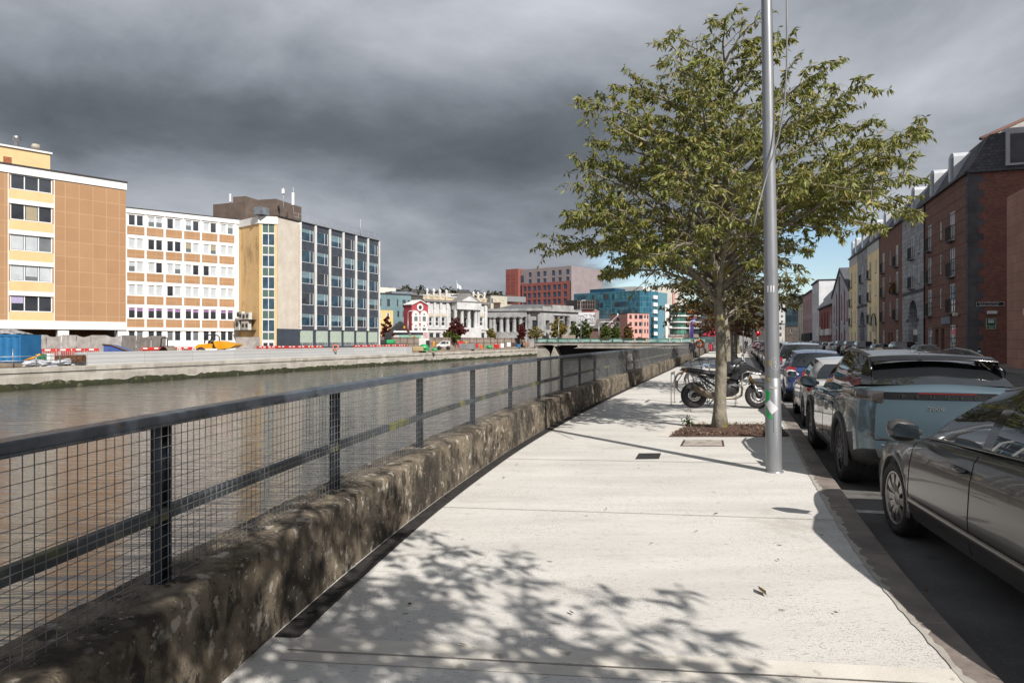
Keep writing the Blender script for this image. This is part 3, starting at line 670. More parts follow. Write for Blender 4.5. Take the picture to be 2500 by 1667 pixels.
zs=[f4.h(655,450+q/3.136)for q in(300,375,470,540,633,705,802,868,962,1033,1130,1195)]
mb=MB();wall_open(mb,f4.L,0,H3-.95,[(wx0,wx1,0.05,zs[0])],.2);mb.box(.05,f4.L,.35,8,0,H3-.95);mb.build('stair_tower_front',YELLOWR,B2,f4.M)
mb=MB();mb.box(-.15,f4.L+.05,-.1,8,H3-.95,H3);mb.build('stair_tower_cap',WHITER,B2,f4.M)
m=MB();m.box(-f3.L*.9,.0,0,.35,H3-.95,H3);m.T=None
mb=MB();mb.box(-.2,f3.L+.1,-.12,6,H3-.94,H3-.01);mb.build('stair_tower_fascia',WHITER,B2,f3.M)
for i in range(len(zs)-1):
 window(B2,f4.M,wx0+.01,zs[i+1]+.01,wx1-wx0-.02,zs[i]-zs[i+1]-.02,2,1,WHITE,[M('stair_glass',S(92,120,112,.55),S(50,66,70,.5),.5,.05,spec=.8),G_TEAL][i%2]if i%2 else M('stair_glass',S(92,120,112,.55)),.1,.085,None)
m=MB();zd=zs[-1];m.box(wx0+.02,wx1-.02,.08,.14,0.02,zd-.02);m.build('door',WHITE,B2,f4.M)
m=MB()
for a in(.12,.56):m.box(wx0+(wx1-wx0)*a,wx0+(wx1-wx0)*(a+.32),.06,.078,1.0,zd-.3)
m.build('door_glass',G_DARK,B2,f4.M)
# air conditioners fixed on the ochre wall
ACM=M('ac_casing',S(226,224,216),S(200,198,190),3,.6);ACF=M('ac_fan',S(70,70,70),S(50,50,50),6,.6)
m=MB();m.box(f3.L*.1,f3.L*.86,-1.0,-.02,3.1,3.2);m.box(f3.L*.1,f3.L*.86,-.9,-.02,4.5,4.56);m.build('bracket',ACF,B2,f3.M)
for k,(x,z,w,h)in enumerate(((.12,3.2,1.1,1.6),(1.75,3.2,.85,1.15),(2.6,3.2,.85,1.15),(.55,4.9,.8,.75),(1.1,4.56,.8,1.1),(1.9,4.56,.85,.8),(2.8,4.56,.8,.95))):
 x=min(x*f3.L/4.9+.3,f3.L-1);mb=MB();mb.box(x,x+w,-.85,-.4,z,z+h);o=mb.build('air_conditioner',ACM,B2,f3.M)
 mb=MB();mb.lathe([(0,0),(w*.32,0),(w*.36,.02)],14,c=(x+w/2,-.872,z+h/2),axis='y');mb.build('fan_grille',ACF,o,f3.M)
# ---- dark glazed block with white fins
PE=(XU(678,89.5),89.5);PF=(XU(925,112),112.0);f5=Fr(PE,PF,GZ);B3=thing('glazed_block','dark grey panelled office block with white fins, teal windows and a pale blank end wall','building',Mw=f5.M)
s=f5.s;H5=(f5.h(732,542)+f5.h(920,589))/2;D5=15;xw=s(732);zbase=f5.h(800,450+1113/3.136)
PALE=M('pale_render',S(236,226,212,.62),S(222,210,196,.6),.7,.85);_stain(PALE,.8,.58,.72,S(196,186,174),(1,1,.6),.6)
SLATE=M('slate_grey_panel',S(82,88,98,.62),S(68,74,86,.6),1.2,.5);NAVY=M('blue_grey_base',S(76,86,100,.6),S(66,75,88,.58),.7,.6)
mb=MB();mb.box(.02,xw,0,4.4,zbase,H5-.05);mb.build('end_wall',PALE,B3,f5.M)
mb=MB();mb.box(xw-.35,xw-.02,-.06,-.004,zbase+.3,H5-.3);mb.build('render_patch',M('pale_patch',S(226,212,196,.62),S(210,196,182,.6),3,.85),B3,f5.M)
n=6;cell=(f5.L-xw)/n;rowp=(f5.h(734,450+290/3.136)-zbase)/5;ops=[];bops=[]
for r in range(5):
 for c in range(n):
  x=xw+cell*c;zt=H5-.1-(r*rowp)-.62;ops.append((x+.16,x+cell-.3,zt-1.72,zt))
mb=MB();wall_open(mb,f5.L-xw,zbase,H5,ops,.14,x0=xw);shell(mb,f5.L-xw,D5,zbase,H5,0,x0=xw);mb.build('wall',SLATE,B3,f5.M)
for c in range(n):x=xw+cell*c+(.02 if c else-.1);bops.append((x+.15,x+cell-.35,zbase-2.35+.0,zbase-.12))
mb=MB();wall_open(mb,f5.L,0,zbase,bops,.14);shell(mb,f5.L,4.4,0,zbase,0);mb.build('ground_floor_wall',NAVY,B3,f5.M)
for i,o in enumerate(ops):
 gm=[G_TEAL,G_DARK,G_TEAL,G_GREY][(i*7+i//5)%4];bl=[(.3,M('blind_teal',S(150,180,190,.55),S(130,160,172,.5),2,.4)),None,(.55,MATS['blind_teal']if 'blind_teal' in MATS else G_GREY),None][(i*5+i//6)%4]
 window(B3,f5.M,o[0],o[2],o[1]-o[0],o[3]-o[2],1,1,WHITE,G_TEAL if gm is G_GREY else gm,.07,.06,None,cuts=[.74],blind=bl)
for o in bops:window(B3,f5.M,o[0],o[2],o[1]-o[0],o[3]-o[2],1,1,M('pale_green_frame',S(196,206,200),S(180,190,186),3,.5),G_GREY,.07,.07,None,cuts=[.2,.8],blind=(.8,M('pale_green_blind',S(206,222,206,.6),S(190,206,192,.6),2,.5)))
for c in range(n):
 for k in(0,1):
  if c==0 and k==0:continue
  x=xw+cell*c-.13+k*.17-.02 if c else xw+.02
  mb=MB();mb.box(x,x+.10,-.22,-.004,zbase-.04,H5+.02);mb.build('fin',WHITER,B3,f5.M)
mb=MB();mb.box(f5.L-.12,f5.L+.02,-.22,.3,0,H5+.05);mb.build('fin',WHITER,B3,f5.M)
mb=MB();mb.box(-.05,xw,-.12,4.5,H5+.001,H5+.16);mb.box(xw,f5.L+.1,-.12,D5,H5+.001,H5+.16);mb.build('roof',COPE,B3,f5.M)
# plant rooms and aerials on the roof
PLM=M('brown_plant_room',S(122,106,96),S(104,90,82),.8,.85)
def rb(u0,u1,v0,y0,dep,name='plant_room',m_=PLM,z0=None):
 mb=MB();z=f5.h(u1,v0);mb.box(s(u0),s(u1),y0,y0+dep,H5+.1,H5+.1+max(.3,(z-H5)*1.0));return mb.build(name,m_,B3,f5.M)
fp=Fr((XU(545,99),99),(XU(650,97),97),GZ);mb=MB();mb.box(fp.s(569),fp.s(600),0,6,H2,fp.h(569,481));mb.box(fp.s(600),fp.s(657),1.5,8,H2,fp.h(600,484));mb.box(fp.s(541),fp.s(569),.5,6,H2,fp.h(545,518));mb.build('plant_room',PLM,B2,fp.M)
fq=Fr((XU(597,95),95),(XU(712,104),104),GZ);mb=MB();mb.box(fq.s(652),fq.s(714),0,6,H5+.2,fq.h(655,493));mb.box(fq.s(600),fq.s(652),.1,6,H5+.2,fq.h(625,498));mb.build('plant_room',PLM,B3,fq.M)
GREYM=M('aerial_grey',S(200,200,198),S(170,170,170),4,.5)
def aerial(u,v0,v1,Y,panels,lbl):
 m=MB();x=XU(u,Y);z0,z1=ZV(v0,Y),ZV(v1,Y);t=thing('aerial_mast',lbl,'aerial',(x,Y,z0));m.tube([(x,Y,z0),(x,Y,z1)],.06,6);m.build('pole',GREYM,t,ID)
 for(va,vb,w)in panels:m=MB();m.box(x-w/2,x+w/2,Y-.25,Y-.06,ZV(vb,Y),ZV(va,Y),bv=.04);m.build('antenna_panel',WHITE,t,ID)
aerial(692,516,458,97,((462,474,.42),),'thin roof mast with a small square white antenna box at its top')
aerial(716,532,458,98,((471,502,.38),),'roof mast with a tall white antenna panel nearest the slate block')
aerial(563,515,474,98,((474,494,.26),),'short mast with a narrow white panel left of the brown plant room')
aerial(880,580,536,108,(),'bare thin white rod standing on the slate block roof')
m=MB();m.box(s(655),s(672),1.0,2.4,H5+.15,H5+1.1);m.build('roof_unit',M('roof_unit_grey',S(140,148,156),S(110,118,126),2,.5),B3,f5.M)
m=MB();zz0=H5+.16
for x in[xw+i*1.9 for i in range(13)]:
 if x<f5.L:m.tube([(x,.25,zz0),(x,.25,zz0+1.0)],.02,4)
for z in(zz0+.5,zz0+1.0):m.tube([(xw-1,.25,z),(f5.L-.1,.25,z)],.018,4)
m.build('roof_guardrail',GREYM,B3,f5.M)
# ------------------------------------------------------------ town across the river
def gridwin(fr,cols,rows,B,m,gm,fm,depth=.15,ops=None,cuts=None):
 """cols: list of (u0,u1); rows: list of (v0,v1) at the column's u"""
 out=[]
 for(a,b2)in cols:
  for(v0,v1)in rows:out.append((fr.s(a),fr.s(b2),fr.h(a,v1),fr.h(a,v0)))
 return out
def bld(name,label,uL,YL,uR,YR,vtop,D,mat,cols=(),rows=(),gm=G_DARK,fm=WHITE,utop=None,z=GZ,roof=FELT,par=None,wc=1,wr=1,extra=(),dz=.15,over=.12,fw=.08,sill=None):
 fr=Fr((XU(uL,YL),YL),(XU(uR,YR),YR),z);B=thing(name,label,'building',Mw=fr.M);H=fr.h(utop if utop is not None else uL,vtop)
 ops=gridwin(fr,cols,rows,B,None,None,None)+[(fr.s(a),fr.s(b2),fr.h(a,d),fr.h(a,c))for a,b2,c,d in extra]
 ops=[(a,b2,max(c,.05),min(d,H-.1))for a,b2,c,d in ops]
 mb=MB();wall_open(mb,fr.L,0,H,ops,dz);shell(mb,fr.L,D,0,H,0,roof=False);mb.build('wall',mat,B,fr.M)
 mb=MB();mb.box(-over,fr.L+over,-over,D+over,H,H+.25);mb.build('roof',roof,B,fr.M)
 for a,b2,c,d in ops:window(B,fr.M,a,c,b2-a,d-c,wc,wr,fm,gm,dz*.6,fw,sill)
 return B,fr,H
def part(B,fr,name,mat,*boxes,bv=0):
 mb=MB()
 for bx_ in boxes:mb.box(*bx_,bv=bv)
 return mb.build(name,mat,B,fr.M)
TEAL=M('teal_cladding',S(126,154,160,.62),S(112,140,147,.6),.5,.55);_stain(TEAL,.9,.55,.75,S(140,168,172,.6),(1.5,1.5,.05),.6)
B,fr,H=bld('apartment_block','teal clad apartment block with slim dark windows above a yellow corner',914,138,1004,143,717,16,TEAL,
               extra=[(945,952,730,748),(969,972,731,748),(982.5,990.5,732,749.5),(995,1000,732.5,749.5),(970,974.5,759,774),(983,985,759,774),(993,1000,760,775),(926.5,931,729,747),(965,1000,790,812)],fm=M('dark_frame',S(60,66,70),S(50,55,60),3,.5))
mb=MB();o1=[(fr.s(943),fr.s(951),fr.h(945,779),fr.h(945,763)),(fr.s(926),fr.s(930),fr.h(928,780),fr.h(928,763))]
T2=fr.M@Matrix.Translation((0,-.12,0));wall_open(mb,fr.s(959),0,fr.h(930,757),o1,.1);mb.build('yellow_corner',M('pale_yellow',S(240,214,146,.6),S(230,204,138,.6),.7,.8),B,T2)
for a,b2,c,d in o1:window(B,T2,a,c,b2-a,d-c,1,1,WHITE,G_GREY,.06,.12)
part(B,fr,'roof_room',M('pale_roof_room',S(238,234,222,.62),S(228,224,212,.6),.6,.8),(fr.s(916),fr.s(944),3,9,H+.25,fr.h(930,690)),(fr.s(946),fr.s(988),4,10,H+.25,fr.h(960,699)))
part(B,fr,'roof_box',M('grey_blue_box',S(140,152,166,.6),S(126,138,152,.6),.6,.5),(fr.s(961),fr.s(1012),.8,6,H+.25,fr.h(975,711)))
# red gabled house
fr=Fr((XU(1005,140),140),(XU(1045,143),143),GZ);B=thing('gabled_house','narrow red gabled building with white arched window surrounds and a round top window','building',Mw=fr.M)
RED=M('red_render',S(196,78,88,.6),S(184,70,80,.58),.8,.75);WT=M('white_trim',S(246,244,240,.68),S(236,234,230,.66),1.5,.6)
eL,ap=fr.h(1006,744),fr.h(1026,734);L=fr.L;k=L/2
mb=MB();mb.prism([(0,0),(L,0),(L,eL),(L/2,ap),(0,eL)],0,12,axis='y');mb.build('wall',RED,B,fr.M)
mb=MB()
for(x0,z0,x1,z1)in((0,eL,k,ap),(k,ap,L,eL)):
 d=Vector((x1-x0,z1-z0)).normalized();nrm=Vector((-d.y,d.x))*.16
 mb.prism([(x0-d.x*.15,z0-d.y*.15),(x1,z1),(x1+nrm.x,z1+nrm.y),(x0-d.x*.15+nrm.x,z0-d.y*.15+nrm.y)],-.25,12.1,axis='y')
mb.build('roof',WT,B,fr.M)
mb=MB();xc=fr.s(1025.3);zc=fr.h(1025,751);mb.lathe([(.42,0),(.82,0),(.82,-.12),(.42,-.12)],20,c=(xc,-.004,zc),axis='y',closed=True);o=mb.build('round_window',WT,B,fr.M)
mb=MB();mb.lathe([(0,-.06),(.42,-.06)],16,c=(xc,0,zc),axis='y');mb.build('pane',G_DARK,o,fr.M)
def archpoly(x,w,z0,zs,n=8):return[(x-w,z0),(x+w,z0)]+[(x+w*math.cos(math.pi*i/n),zs+w*math.sin(math.pi*i/n))for i in range(n+1)]
for u in(1014.3,1034.5):
 for(vt,vs,vb)in((762,769,787),(790,797,816)):
  x=fr.s(u);z0=max(fr.h(u,vb),.3);mb=MB();mb.prism(archpoly(x,.92,z0,fr.h(u,vs)),-.14,-.004,axis='y');o=mb.build('window',WT,B,fr.M)
  mb=MB();mb.box(x-.42,x+.42,-.16,-.142,z0+.25,fr.h(u,vs)-.3);mb.lathe([(0,-.15),(.22,-.15)],10,c=(x,0,fr.h(u,vs)+.15),axis='y');mb.build('pane',G_GREY,o,fr.M)
for v in(770.5,787.5,799):
 mb=MB();z=fr.h(1025,v);mb.box(-.02,L+.02,-.10,-.004,z-.14,z+.14);mb.build('string_course',WT,B,fr.M)
# white palazzo with pediment
STONE=M('pale_carved_stone',S(232,232,232,.64),S(206,206,208,.6),.5,.8,det=8);_stain(STONE,.6,.58,.75,S(168,166,164),(1,1,.3),.7)
BUFF=M('buff_stone',S(236,220,190,.62),S(214,198,168,.6),.7,.8);_stain(BUFF,.8,.58,.75,S(150,132,108),(1,1,.3),.7)
CORNST=M('cornice_stone',S(150,148,146),S(120,118,118),1,.85)  # darker grey stone for cornices and pediments
fr=Fr((XU(1033,164),164),(XU(1190,180),180),GZ);B=thing('palazzo','white classical palazzo with columned portico, pediment and urns along a buff attic','building',Mw=fr.M);s=fr.s;L=fr.L
zc=fr.h(1060,736.5);za=fr.h(1060,721);zm=fr.h(1060,801)
ops=[(s(u)-.62,s(u)+.62,fr.h(u,795.5),fr.h(u,774.5))for u in(1051,1067,1082.7,1105,1121,1136.5,1161,1175)];gops=[(s(u)-.8,s(u)+.8,.4,fr.h(u,812))for u in(1054,1070,1088,1105,1121,1144,1165,1179)]
mb=MB();wall_open(mb,L,zm,zc,ops,.35);wall_open(mb,L,0,zm,gops,.35);shell(mb,L,22,0,zc,0);mb.build('wall',STONE,B,fr.M)
mb=MB();mb.box(.15,L-.15,.2,20,zc+.5,za-.25);mb.build('attic',BUFF,B,fr.M)
mb=MB();mb.box(-.3,L+.3,-.55,1.2,zc-.05,zc+.5);mb.build('cornice',CORNST,B,fr.M)
mb=MB();mb.box(0,L,.05,20,za-.25,za);mb.build('attic_coping',STONE,B,fr.M)
mb=MB();mb.box(-.1,L+.1,-.25,-.004,zm-.3,zm+.2);mb.build('string_course',STONE,B,fr.M)
for a,b2,c,d in ops:window(B,fr.M,a,c,b2-a,d-c,1,2,WHITE,G_DARK,.2,.14)
for a,b2,c,d in gops:window(B,fr.M,a,c,b2-a,d-c,1,2,WHITE,G_DARK,.2,.14)
for u in(1051,1067,1082.7,1105,1121,1136.5,1161,1175):
 x=s(u);z=fr.h(u,772.5);mb=MB();mb.prism([(x+1.05*math.cos(math.pi*i/10),z+1.05*math.sin(math.pi*i/10))for i in range(11)],-.10,-.004,axis='y');o=mb.build('arch_panel',STONE,B,fr.M)
 mb=MB();mb.prism([(x+.72*math.cos(math.pi*i/10),z+.02+.72*math.sin(math.pi*i/10))for i in range(11)],-.14,-.102,axis='y');mb.build('tympanum',BUFF,o,fr.M)
for u in(1055,1071,1086,1167,1181):
 x=s(u);z=fr.h(u,728);mb=MB();mb.lathe([(.75,0),(1.05,0),(1.05,-.12),(.75,-.12)],14,c=(x-.9,.196,z),axis='y',closed=True);mb.build('roundel',BUFF,B,fr.M)
for u in(1044,1060,1075,1091,1157,1168.5,1184):
 x=s(u);mb=MB();mb.box(x-.28,x+.28,-.22,-.004,zm+.21,zc-.06);mb.box(x-.4,x+.4,-.3,-.225,zc-1.6,zc-.06);mb.build('pilaster',STONE,B,fr.M)
 mb=MB();mb.box(x-.36,x+.36,-.05,.19,zc+.5,za+.1);mb.build('attic_pier',BUFF,B,fr.M)
 mb=MB();mb.lathe([(.3,0),(.3,.25),(.15,.35),(.38,.9),(.38,1.2),(.15,1.5),(0,1.65)],8,c=(x,.2,za+.1));mb.build('urn',STONE,B,fr.M)
pl,pr,pa=s(1099),s(1158),fr.h(1129,717);zb2=zc
mb=MB();mb.box(pl,pr,-2.6,-.56,zb2-1.7,zb2+.1);mb.build('entablature',STONE,B,fr.M)
mb=MB();mb.prism([(pl-.3,zb2+.1),(pr+.3,zb2+.1),((pl+pr)/2,pa)],-2.7,6,axis='y');mb.build('pediment',CORNST,B,fr.M)
mb=MB();mb.prism([(pl+1.2,zb2+.35),(pr-1.2,zb2+.35),((pl+pr)/2,pa-.75)],-2.78,-2.702,axis='y');mb.build('pediment_panel',STONE,B,fr.M)
for u in(1101,1117,1133.5,1150,1156.5):
 mb=MB();x=s(u);mb.lathe([(.55,zm+.2),(.52,zm+.6),(.44,zb2-2.4),(.66,zb2-1.72)],12,c=(x,-1.6,0));mb.build('column',STONE,B,fr.M)
mb=MB();mb.box(pl,pr,-2.6,-.26,0,zm+.2);mb.build('porch_base',STONE,B,fr.M)
mb=MB();mb.box(s(1108),s(1139),3,9,za,fr.h(1120,714.5));mb.build('roof_drum',M('pale_grey_drum',S(214,214,210),S(190,190,188),.8,.8),B,fr.M)
Y=172;x=XU(1115,Y);t=thing('flagpole','slim flagpole with two white and pale blue flags above the palazzo roof','flagpole',(x,Y,ZV(716,Y)))
m=MB();m.tube([(x,Y,ZV(716,Y)),(x,Y,ZV(684,Y))],.07,6);m.build('pole',GREYM,t,ID)
for v,dr in((691.5,.8),(697.5,.35)):
 m=MB();z=ZV(v,Y);m.grid([[(x+.1+.14*i,Y+.12*math.sin(i*1.1),z-dr*.13*i+.06*math.sin(i)),(x+.1+.14*i,Y+.12*math.sin(i*1.1+.4),z-.6-dr*.12*i)]for i in range(9)]);m.build('flag',M('flag_white_blue',S(240,244,250,.7),S(170,196,226,.7),1.2,.8,lo=.5,hi=.6),t,ID)
B,fr,H=bld('side_range','long dark grey side wall running back behind the red gabled building',1006,160,1036,165,722,14,M('dark_slate_wall',S(112,108,104,.5),S(92,90,88,.5),.8,.85),roof=M('slate_roof',S(96,96,98,.5),S(74,75,78,.5),1,.8))
# grey bank with colonnade and corner pavilion
GST=M('grey_limestone',S(196,196,196,.58),S(160,160,162,.52),.5,.85,det=8);_stain(GST,.8,.55,.75,S(120,118,116),(1,1,.3),.75)
LEAD=M('lead_roof',S(134,136,138,.55),S(110,112,114,.5),.7,.6)
fr=Fr((XU(1188,190),190),(XU(1322,187),187),GZ);B=thing('colonnaded_bank','grey stone bank with ionic columns, corner pavilion and hipped lead roof','building',Mw=fr.M);s=fr.s;L=fr.L
zt=fr.h(1250,757);zb3=fr.h(1250,811)
f2=Fr((XU(1322,187),187),(XU(1412,198),198),GZ);zt2=zt
ops=[(s(u)-.75,s(u)+.75,fr.h(u,807),fr.h(u,786))for u in(1219.5,1235,1251.5,1267,1282)]+[(s(1306)-.75,s(1306)+.75,fr.h(1306,803),fr.h(1306,782)),(s(1190),s(1191.5),fr.h(1190,800),fr.h(1190,786))]
mb=MB();wall_open(mb,L,0,zt,ops,.4);shell(mb,L,20,0,zt,0);mb.build('wall',GST,B,fr.M)
for a,b2,c,d in ops:window(B,fr.M,a,c,b2-a,d-c,1,2,M('dark_frame',S(60,66,70)),G_DARK,.25,.1)
mb=MB();mb.box(-.2,L+.2,-1.3,.5,zt-.3,zt+.35);mb.build('cornice',GST,B,fr.M)
mb=MB();mb.box(0,s(1287),-1.0,-.004,zt-1.9,zt-.3);mb.build('architrave',GST,B,fr.M)
mb=MB();mb.box(-.1,s(1287),-1.3,-.004,0,zb3);mb.build('plinth',GST,B,fr.M)
for u in(1199,1207,1225,1240,1256.5,1272):
 mb=MB();x=s(u);mb.lathe([(.75,zb3),(.62,zb3+.4),(.52,zt-2.6),(.5,zt-2.3),(.85,zt-2.2),(.85,zt-1.9)],12,c=(x,-.7,0));mb.build('column',GST,B,fr.M)
for u in(1287,1292,1317):mb=MB();x=s(u);mb.box(x-.4,x+.4,-.5,-.004,0,zt-.3);mb.build('pilaster',GST,B,fr.M)
mb=MB();mb.prism([(s(1287),zt+.35),(s(1322),zt+.35),(s(1304.5),fr.h(1304,745.5))],-1.2,5,axis='y');mb.build('pediment',CORNST,B,fr.M)
mb=MB();z1=fr.h(1260,739.5);a0,a1=s(1205),s(1322);mb.add([(a0,1,zt+.35),(a1-.5,1,zt+.35),(a1-.5,19,zt+.35),(a0,19,zt+.35),(s(1236),9,z1),(s(1316),9,z1)],[(0,1,5,4),(1,2,5),(2,3,4,5),(3,0,4)]);mb.build('roof',LEAD,B,fr.M)
s2=f2.s;ops=[(s2(1337)-.8,s2(1337)+.8,f2.h(1337,805),f2.h(1337,782)),(s2(1398)-.8,s2(1398)+.8,f2.h(1398,806),f2.h(1398,784)),(s2(1352),s2(1390),f2.h(1360,812),f2.h(1360,770))]
mb=MB();wall_open(mb,f2.L,0,zt,ops,1.6);shell(mb,f2.L,12,0,zt,0);mb.build('end_wall',GST,B,f2.M)
mb=MB();mb.box(0,f2.L,1.62,1.8,0,zt-.2);mb.build('porch_wall',M('porch_white',S(236,236,234,.6),S(220,220,218,.6),1,.8),B,f2.M)
mb=MB();mb.box(-.3,f2.L+.3,-.6,1,zt-.3,zt+.4);mb.build('cornice',GST,B,f2.M)
mb=MB();mb.box(s2(1348),s2(1400),-.1,3,zt+.4,zt+1.5);mb.box(.5,s2(1346),-.05,3,zt+.4,zt+1.0);mb.build('parapet',GST,B,f2.M)
mb=MB();zz_=f2.h(1335,741);mb.add([(0,.4,zt+.4),(f2.L,.4,zt+.4),(f2.L,11,zt+.4),(0,11,zt+.4),(3.5,5.5,zz_),(f2.L-4,5.5,zz_)],[(0,1,5,4),(1,2,5),(2,3,4,5),(3,0,4)]);mb.build('pavilion_roof',LEAD,B,f2.M)
for u in(1354,1366,1378,1389):mb=MB();x=s2(u);mb.lathe([(.6,.6),(.5,zt-1.8),(.85,zt-1.5)],10,c=(x,.5,0));mb.build('column',GST,B,f2.M)
# rendered building and louvred plant screen behind the bank
B,fr,H=bld('rendered_building','blotchy cream rendered building rising behind the grey bank beside a louvred screen',1198,232,1238,236,721,14,M('blotchy_render',S(232,226,208,.58),S(190,184,168,.55),1.2,.85,det=8),extra=[(1199,1204,728,741)],roof=M('slate_roof',S(96,96,98)))
part(B,fr,'plant_screen',M('louvre_grey',S(158,162,164,.6),S(140,144,148,.6),1,.5,stretch=(6,1,1)),(fr.L,fr.L+9.6,2,12,fr.h(1238,735),fr.h(1238,721.5)))
part(B,fr,'lower_block',M('cream_wall',S(220,212,192,.58),S(200,192,174,.55),1,.8),(fr.L,fr.L+16,3,12,0,fr.h(1238,742)))
m=MB();x=s(1206);
fc=Fr((XU(1205,205),205),(XU(1221,205),205),GZ);t=thing('brick_chimney','squat dark brick chimney stack standing left of the bank roof','chimney',Mw=fc.M)
m.box(0,fc.L,0,2,0,fc.h(1205,741));m.build('stack',brickmat('dark_brick',S(96,78,72,.5),S(80,66,62,.5),S(110,100,94,.5)),t,fc.M);m=MB();m.box(-.15,fc.L+.15,-.15,2.15,fc.h(1205,741),fc.h(1205,738));m.build('chimney_cap',M('terracotta',S(140,96,80,.5),S(120,84,72,.5),3,.8),t,fc.M)
# red and grey hotel
HRED=M('terracotta_cladding',S(168,100,92,.64),S(156,92,84,.62),.3,.6);HGREY=M('mauve_grey_cladding',S(176,162,164,.6),S(162,150,152,.58),.3,.6);HWIN=M('hotel_glass',S(70,96,124,.6),S(46,66,92,.5),.4,.06,spec=.8)
fr=Fr((XU(1271,300),300),(XU(1395,283),283),GZ);B=thing('tall_hotel','tall terracotta and mauve grey clad block with square windows rising behind the bank','building',Mw=fr.M);s=fr.s;L=fr.L;H=fr.h(1395,648.5);zr=fr.h(1340,689)
gy=[(fr.h(1330,a),fr.h(1330,b2))for a,b2 in((674,662),(691,679.5))]
ops=[(s(u)-.85,s(u)+.85,z0,z1-0.0)for u in(1294,1314.5,1330,1351,1367,1386)for z0,z1 in gy]
mb=MB();wall_open(mb,L,zr,H,ops,.3);shell(mb,L,24,0,H,0);mb.build('wall',HGREY,B,fr.M)
ops2=[(s(u)-.85,s(u)+.85,z1-2.1,z1)for u in(1282.5,1293,1306,1317,1331,1341,1355,1366,1381)for z1 in(fr.h(1330,696.5),fr.h(1330,714),fr.h(1330,731))]
T2=fr.M@Matrix.Translation((0,-.35,0));mb=MB();wall_open(mb,s(1393)-s(1275),0,zr,ops2,.5,x0=s(1275));mb.box(s(1275),s(1393),.5,.52,0,zr);mb.box(s(1275),s(1393),0,.5,zr,zr+.03);mb.build('lower_wall',HRED,B,T2)
for a,b2,c,d in ops:window(B,fr.M,a,c,b2-a,d-c,1,1,M('dark_frame',S(60,66,70)),HWIN,.15,.1)
for a,b2,c,d in ops2:window(B,T2,a,c,b2-a,d-c,1,1,M('dark_frame',S(60,66,70)),HWIN,.2,.1)
mb=MB();mb.box(s(1240),s(1270.5),-1.5,16,0,fr.h(1255,657.5));mb.build('red_tower',HRED,B,fr.M)
mb=MB();mb.box(s(1272.5),s(1279),-.08,.1,zr+.6,H-2.6);mb.build('stair_window',HWIN,B,fr.M)
HD=M('cladding_groove',S(120,60,56,.5),S(110,54,50,.5),1,.7);mb=MB()
for u in(1247,1259):
 for v in(670,687,704):x=s(u);mb.box(x-1.0,x+1.0,-1.56,-1.502,fr.h(1250,v+14),fr.h(1250,v))
mb.build('blind_recess',M('terracotta_recess',S(164,88,82,.62),S(154,80,74,.6),.5,.6),B,fr.M)
f2=Fr((XU(1395,283),283),(XU(1457,300),300),GZ);xq=f2.s(1425);mb=MB();mb.box(0,xq,0,.3,0,H-.02);mb.build('side_wall',HGREY,B,f2.M)
mb=MB();mb.box(xq,f2.L,-.2,1.5,0,H-.6);mb.build('red_side_wall',HRED,B,f2.M)
# blue glass office
BG=bpy.data.materials.new('blue_curtain_wall');BG.use_nodes=True;t=BG.node_tree;p=t.nodes['Principled BSDF'];p.inputs['Roughness'].default_value=.12;p.inputs['Specular IOR Level'].default_value=.8
tcn=t.nodes.new('ShaderNodeTexCoord');sp=t.nodes.new('ShaderNodeSeparateXYZ');t.links.new(tcn.outputs['Object'],sp.inputs[0]);cbn=t.nodes.new('ShaderNodeCombineXYZ');t.links.new(sp.outputs[0],cbn.inputs[0]);t.links.new(sp.outputs[2],cbn.inputs[1])
bk=t.nodes.new('ShaderNodeTexBrick');bk.offset=0;bk.inputs['Scale'].default_value=1;bk.inputs['Brick Width'].default_value=1.7;bk.inputs['Row Height'].default_value=1.95;bk.inputs['Mortar Size'].default_value=.06
bk.inputs['Color1'].default_value=S(30,84,110,.62);bk.inputs['Color2'].default_value=S(64,128,148,.62);bk.inputs['Mortar'].default_value=S(110,160,176,.6);t.links.new(cbn.outputs[0],bk.inputs[0]);t.links.new(bk.outputs[0],p.inputs['Base Color'])
fr=Fr((XU(1401,262),262),(XU(1562.5,243),243),GZ);B=thing('glass_office','wide blue green glass office block behind the church and the pink building','building',Mw=fr.M);s=fr.s;H=fr.h(1562,708.7)
mb=MB();mb.box(0,fr.L,0,20,0,H-3.0);mb.box(0,fr.L,.0,20,H-3.0,H);mb.build('curtain_wall',BG,B,fr.M)
BAND=M('glass_band_dark',S(34,92,122,.6),S(28,80,108,.6),.5,.12);PBL=M('teal_window',S(96,160,172,.6),S(56,110,132,.5),.35,.08)
fl=[(718,729),(734,748),(753,764)];rndq=random.Random(5)
for(v0,v1)in((717.5,730),(737,749),(756.5,767)):
 zt_,zb_=fr.h(1500,v0),fr.h(1500,v1)
 for u in range(1410,1560,7):
  if rndq.random()<.85:mb=MB();mb.box(s(u),s(u+5.6),-.06,-.004,zb_,zt_);mb.build('window',rndq.choice([PBL,PBL,G_TEAL,G_DARK,BAND]),B,fr.M)
f2=Fr((XU(1562.5,243),243),(XU(1607,250),250),GZ);mb=MB();mb.box(0,f2.L,0,16,0,H);mb.build('side_curtain_wall',BG,B,f2.M)
for v in(728,746,763,781,799,817):mb=MB();x=f2.s(1598);z=f2.h(1598,v);mb.box(x-1.2,x+1.2,-.5,-.004,z-.3,z+1.0);mb.build('spandrel',WHITER,B,f2.M)
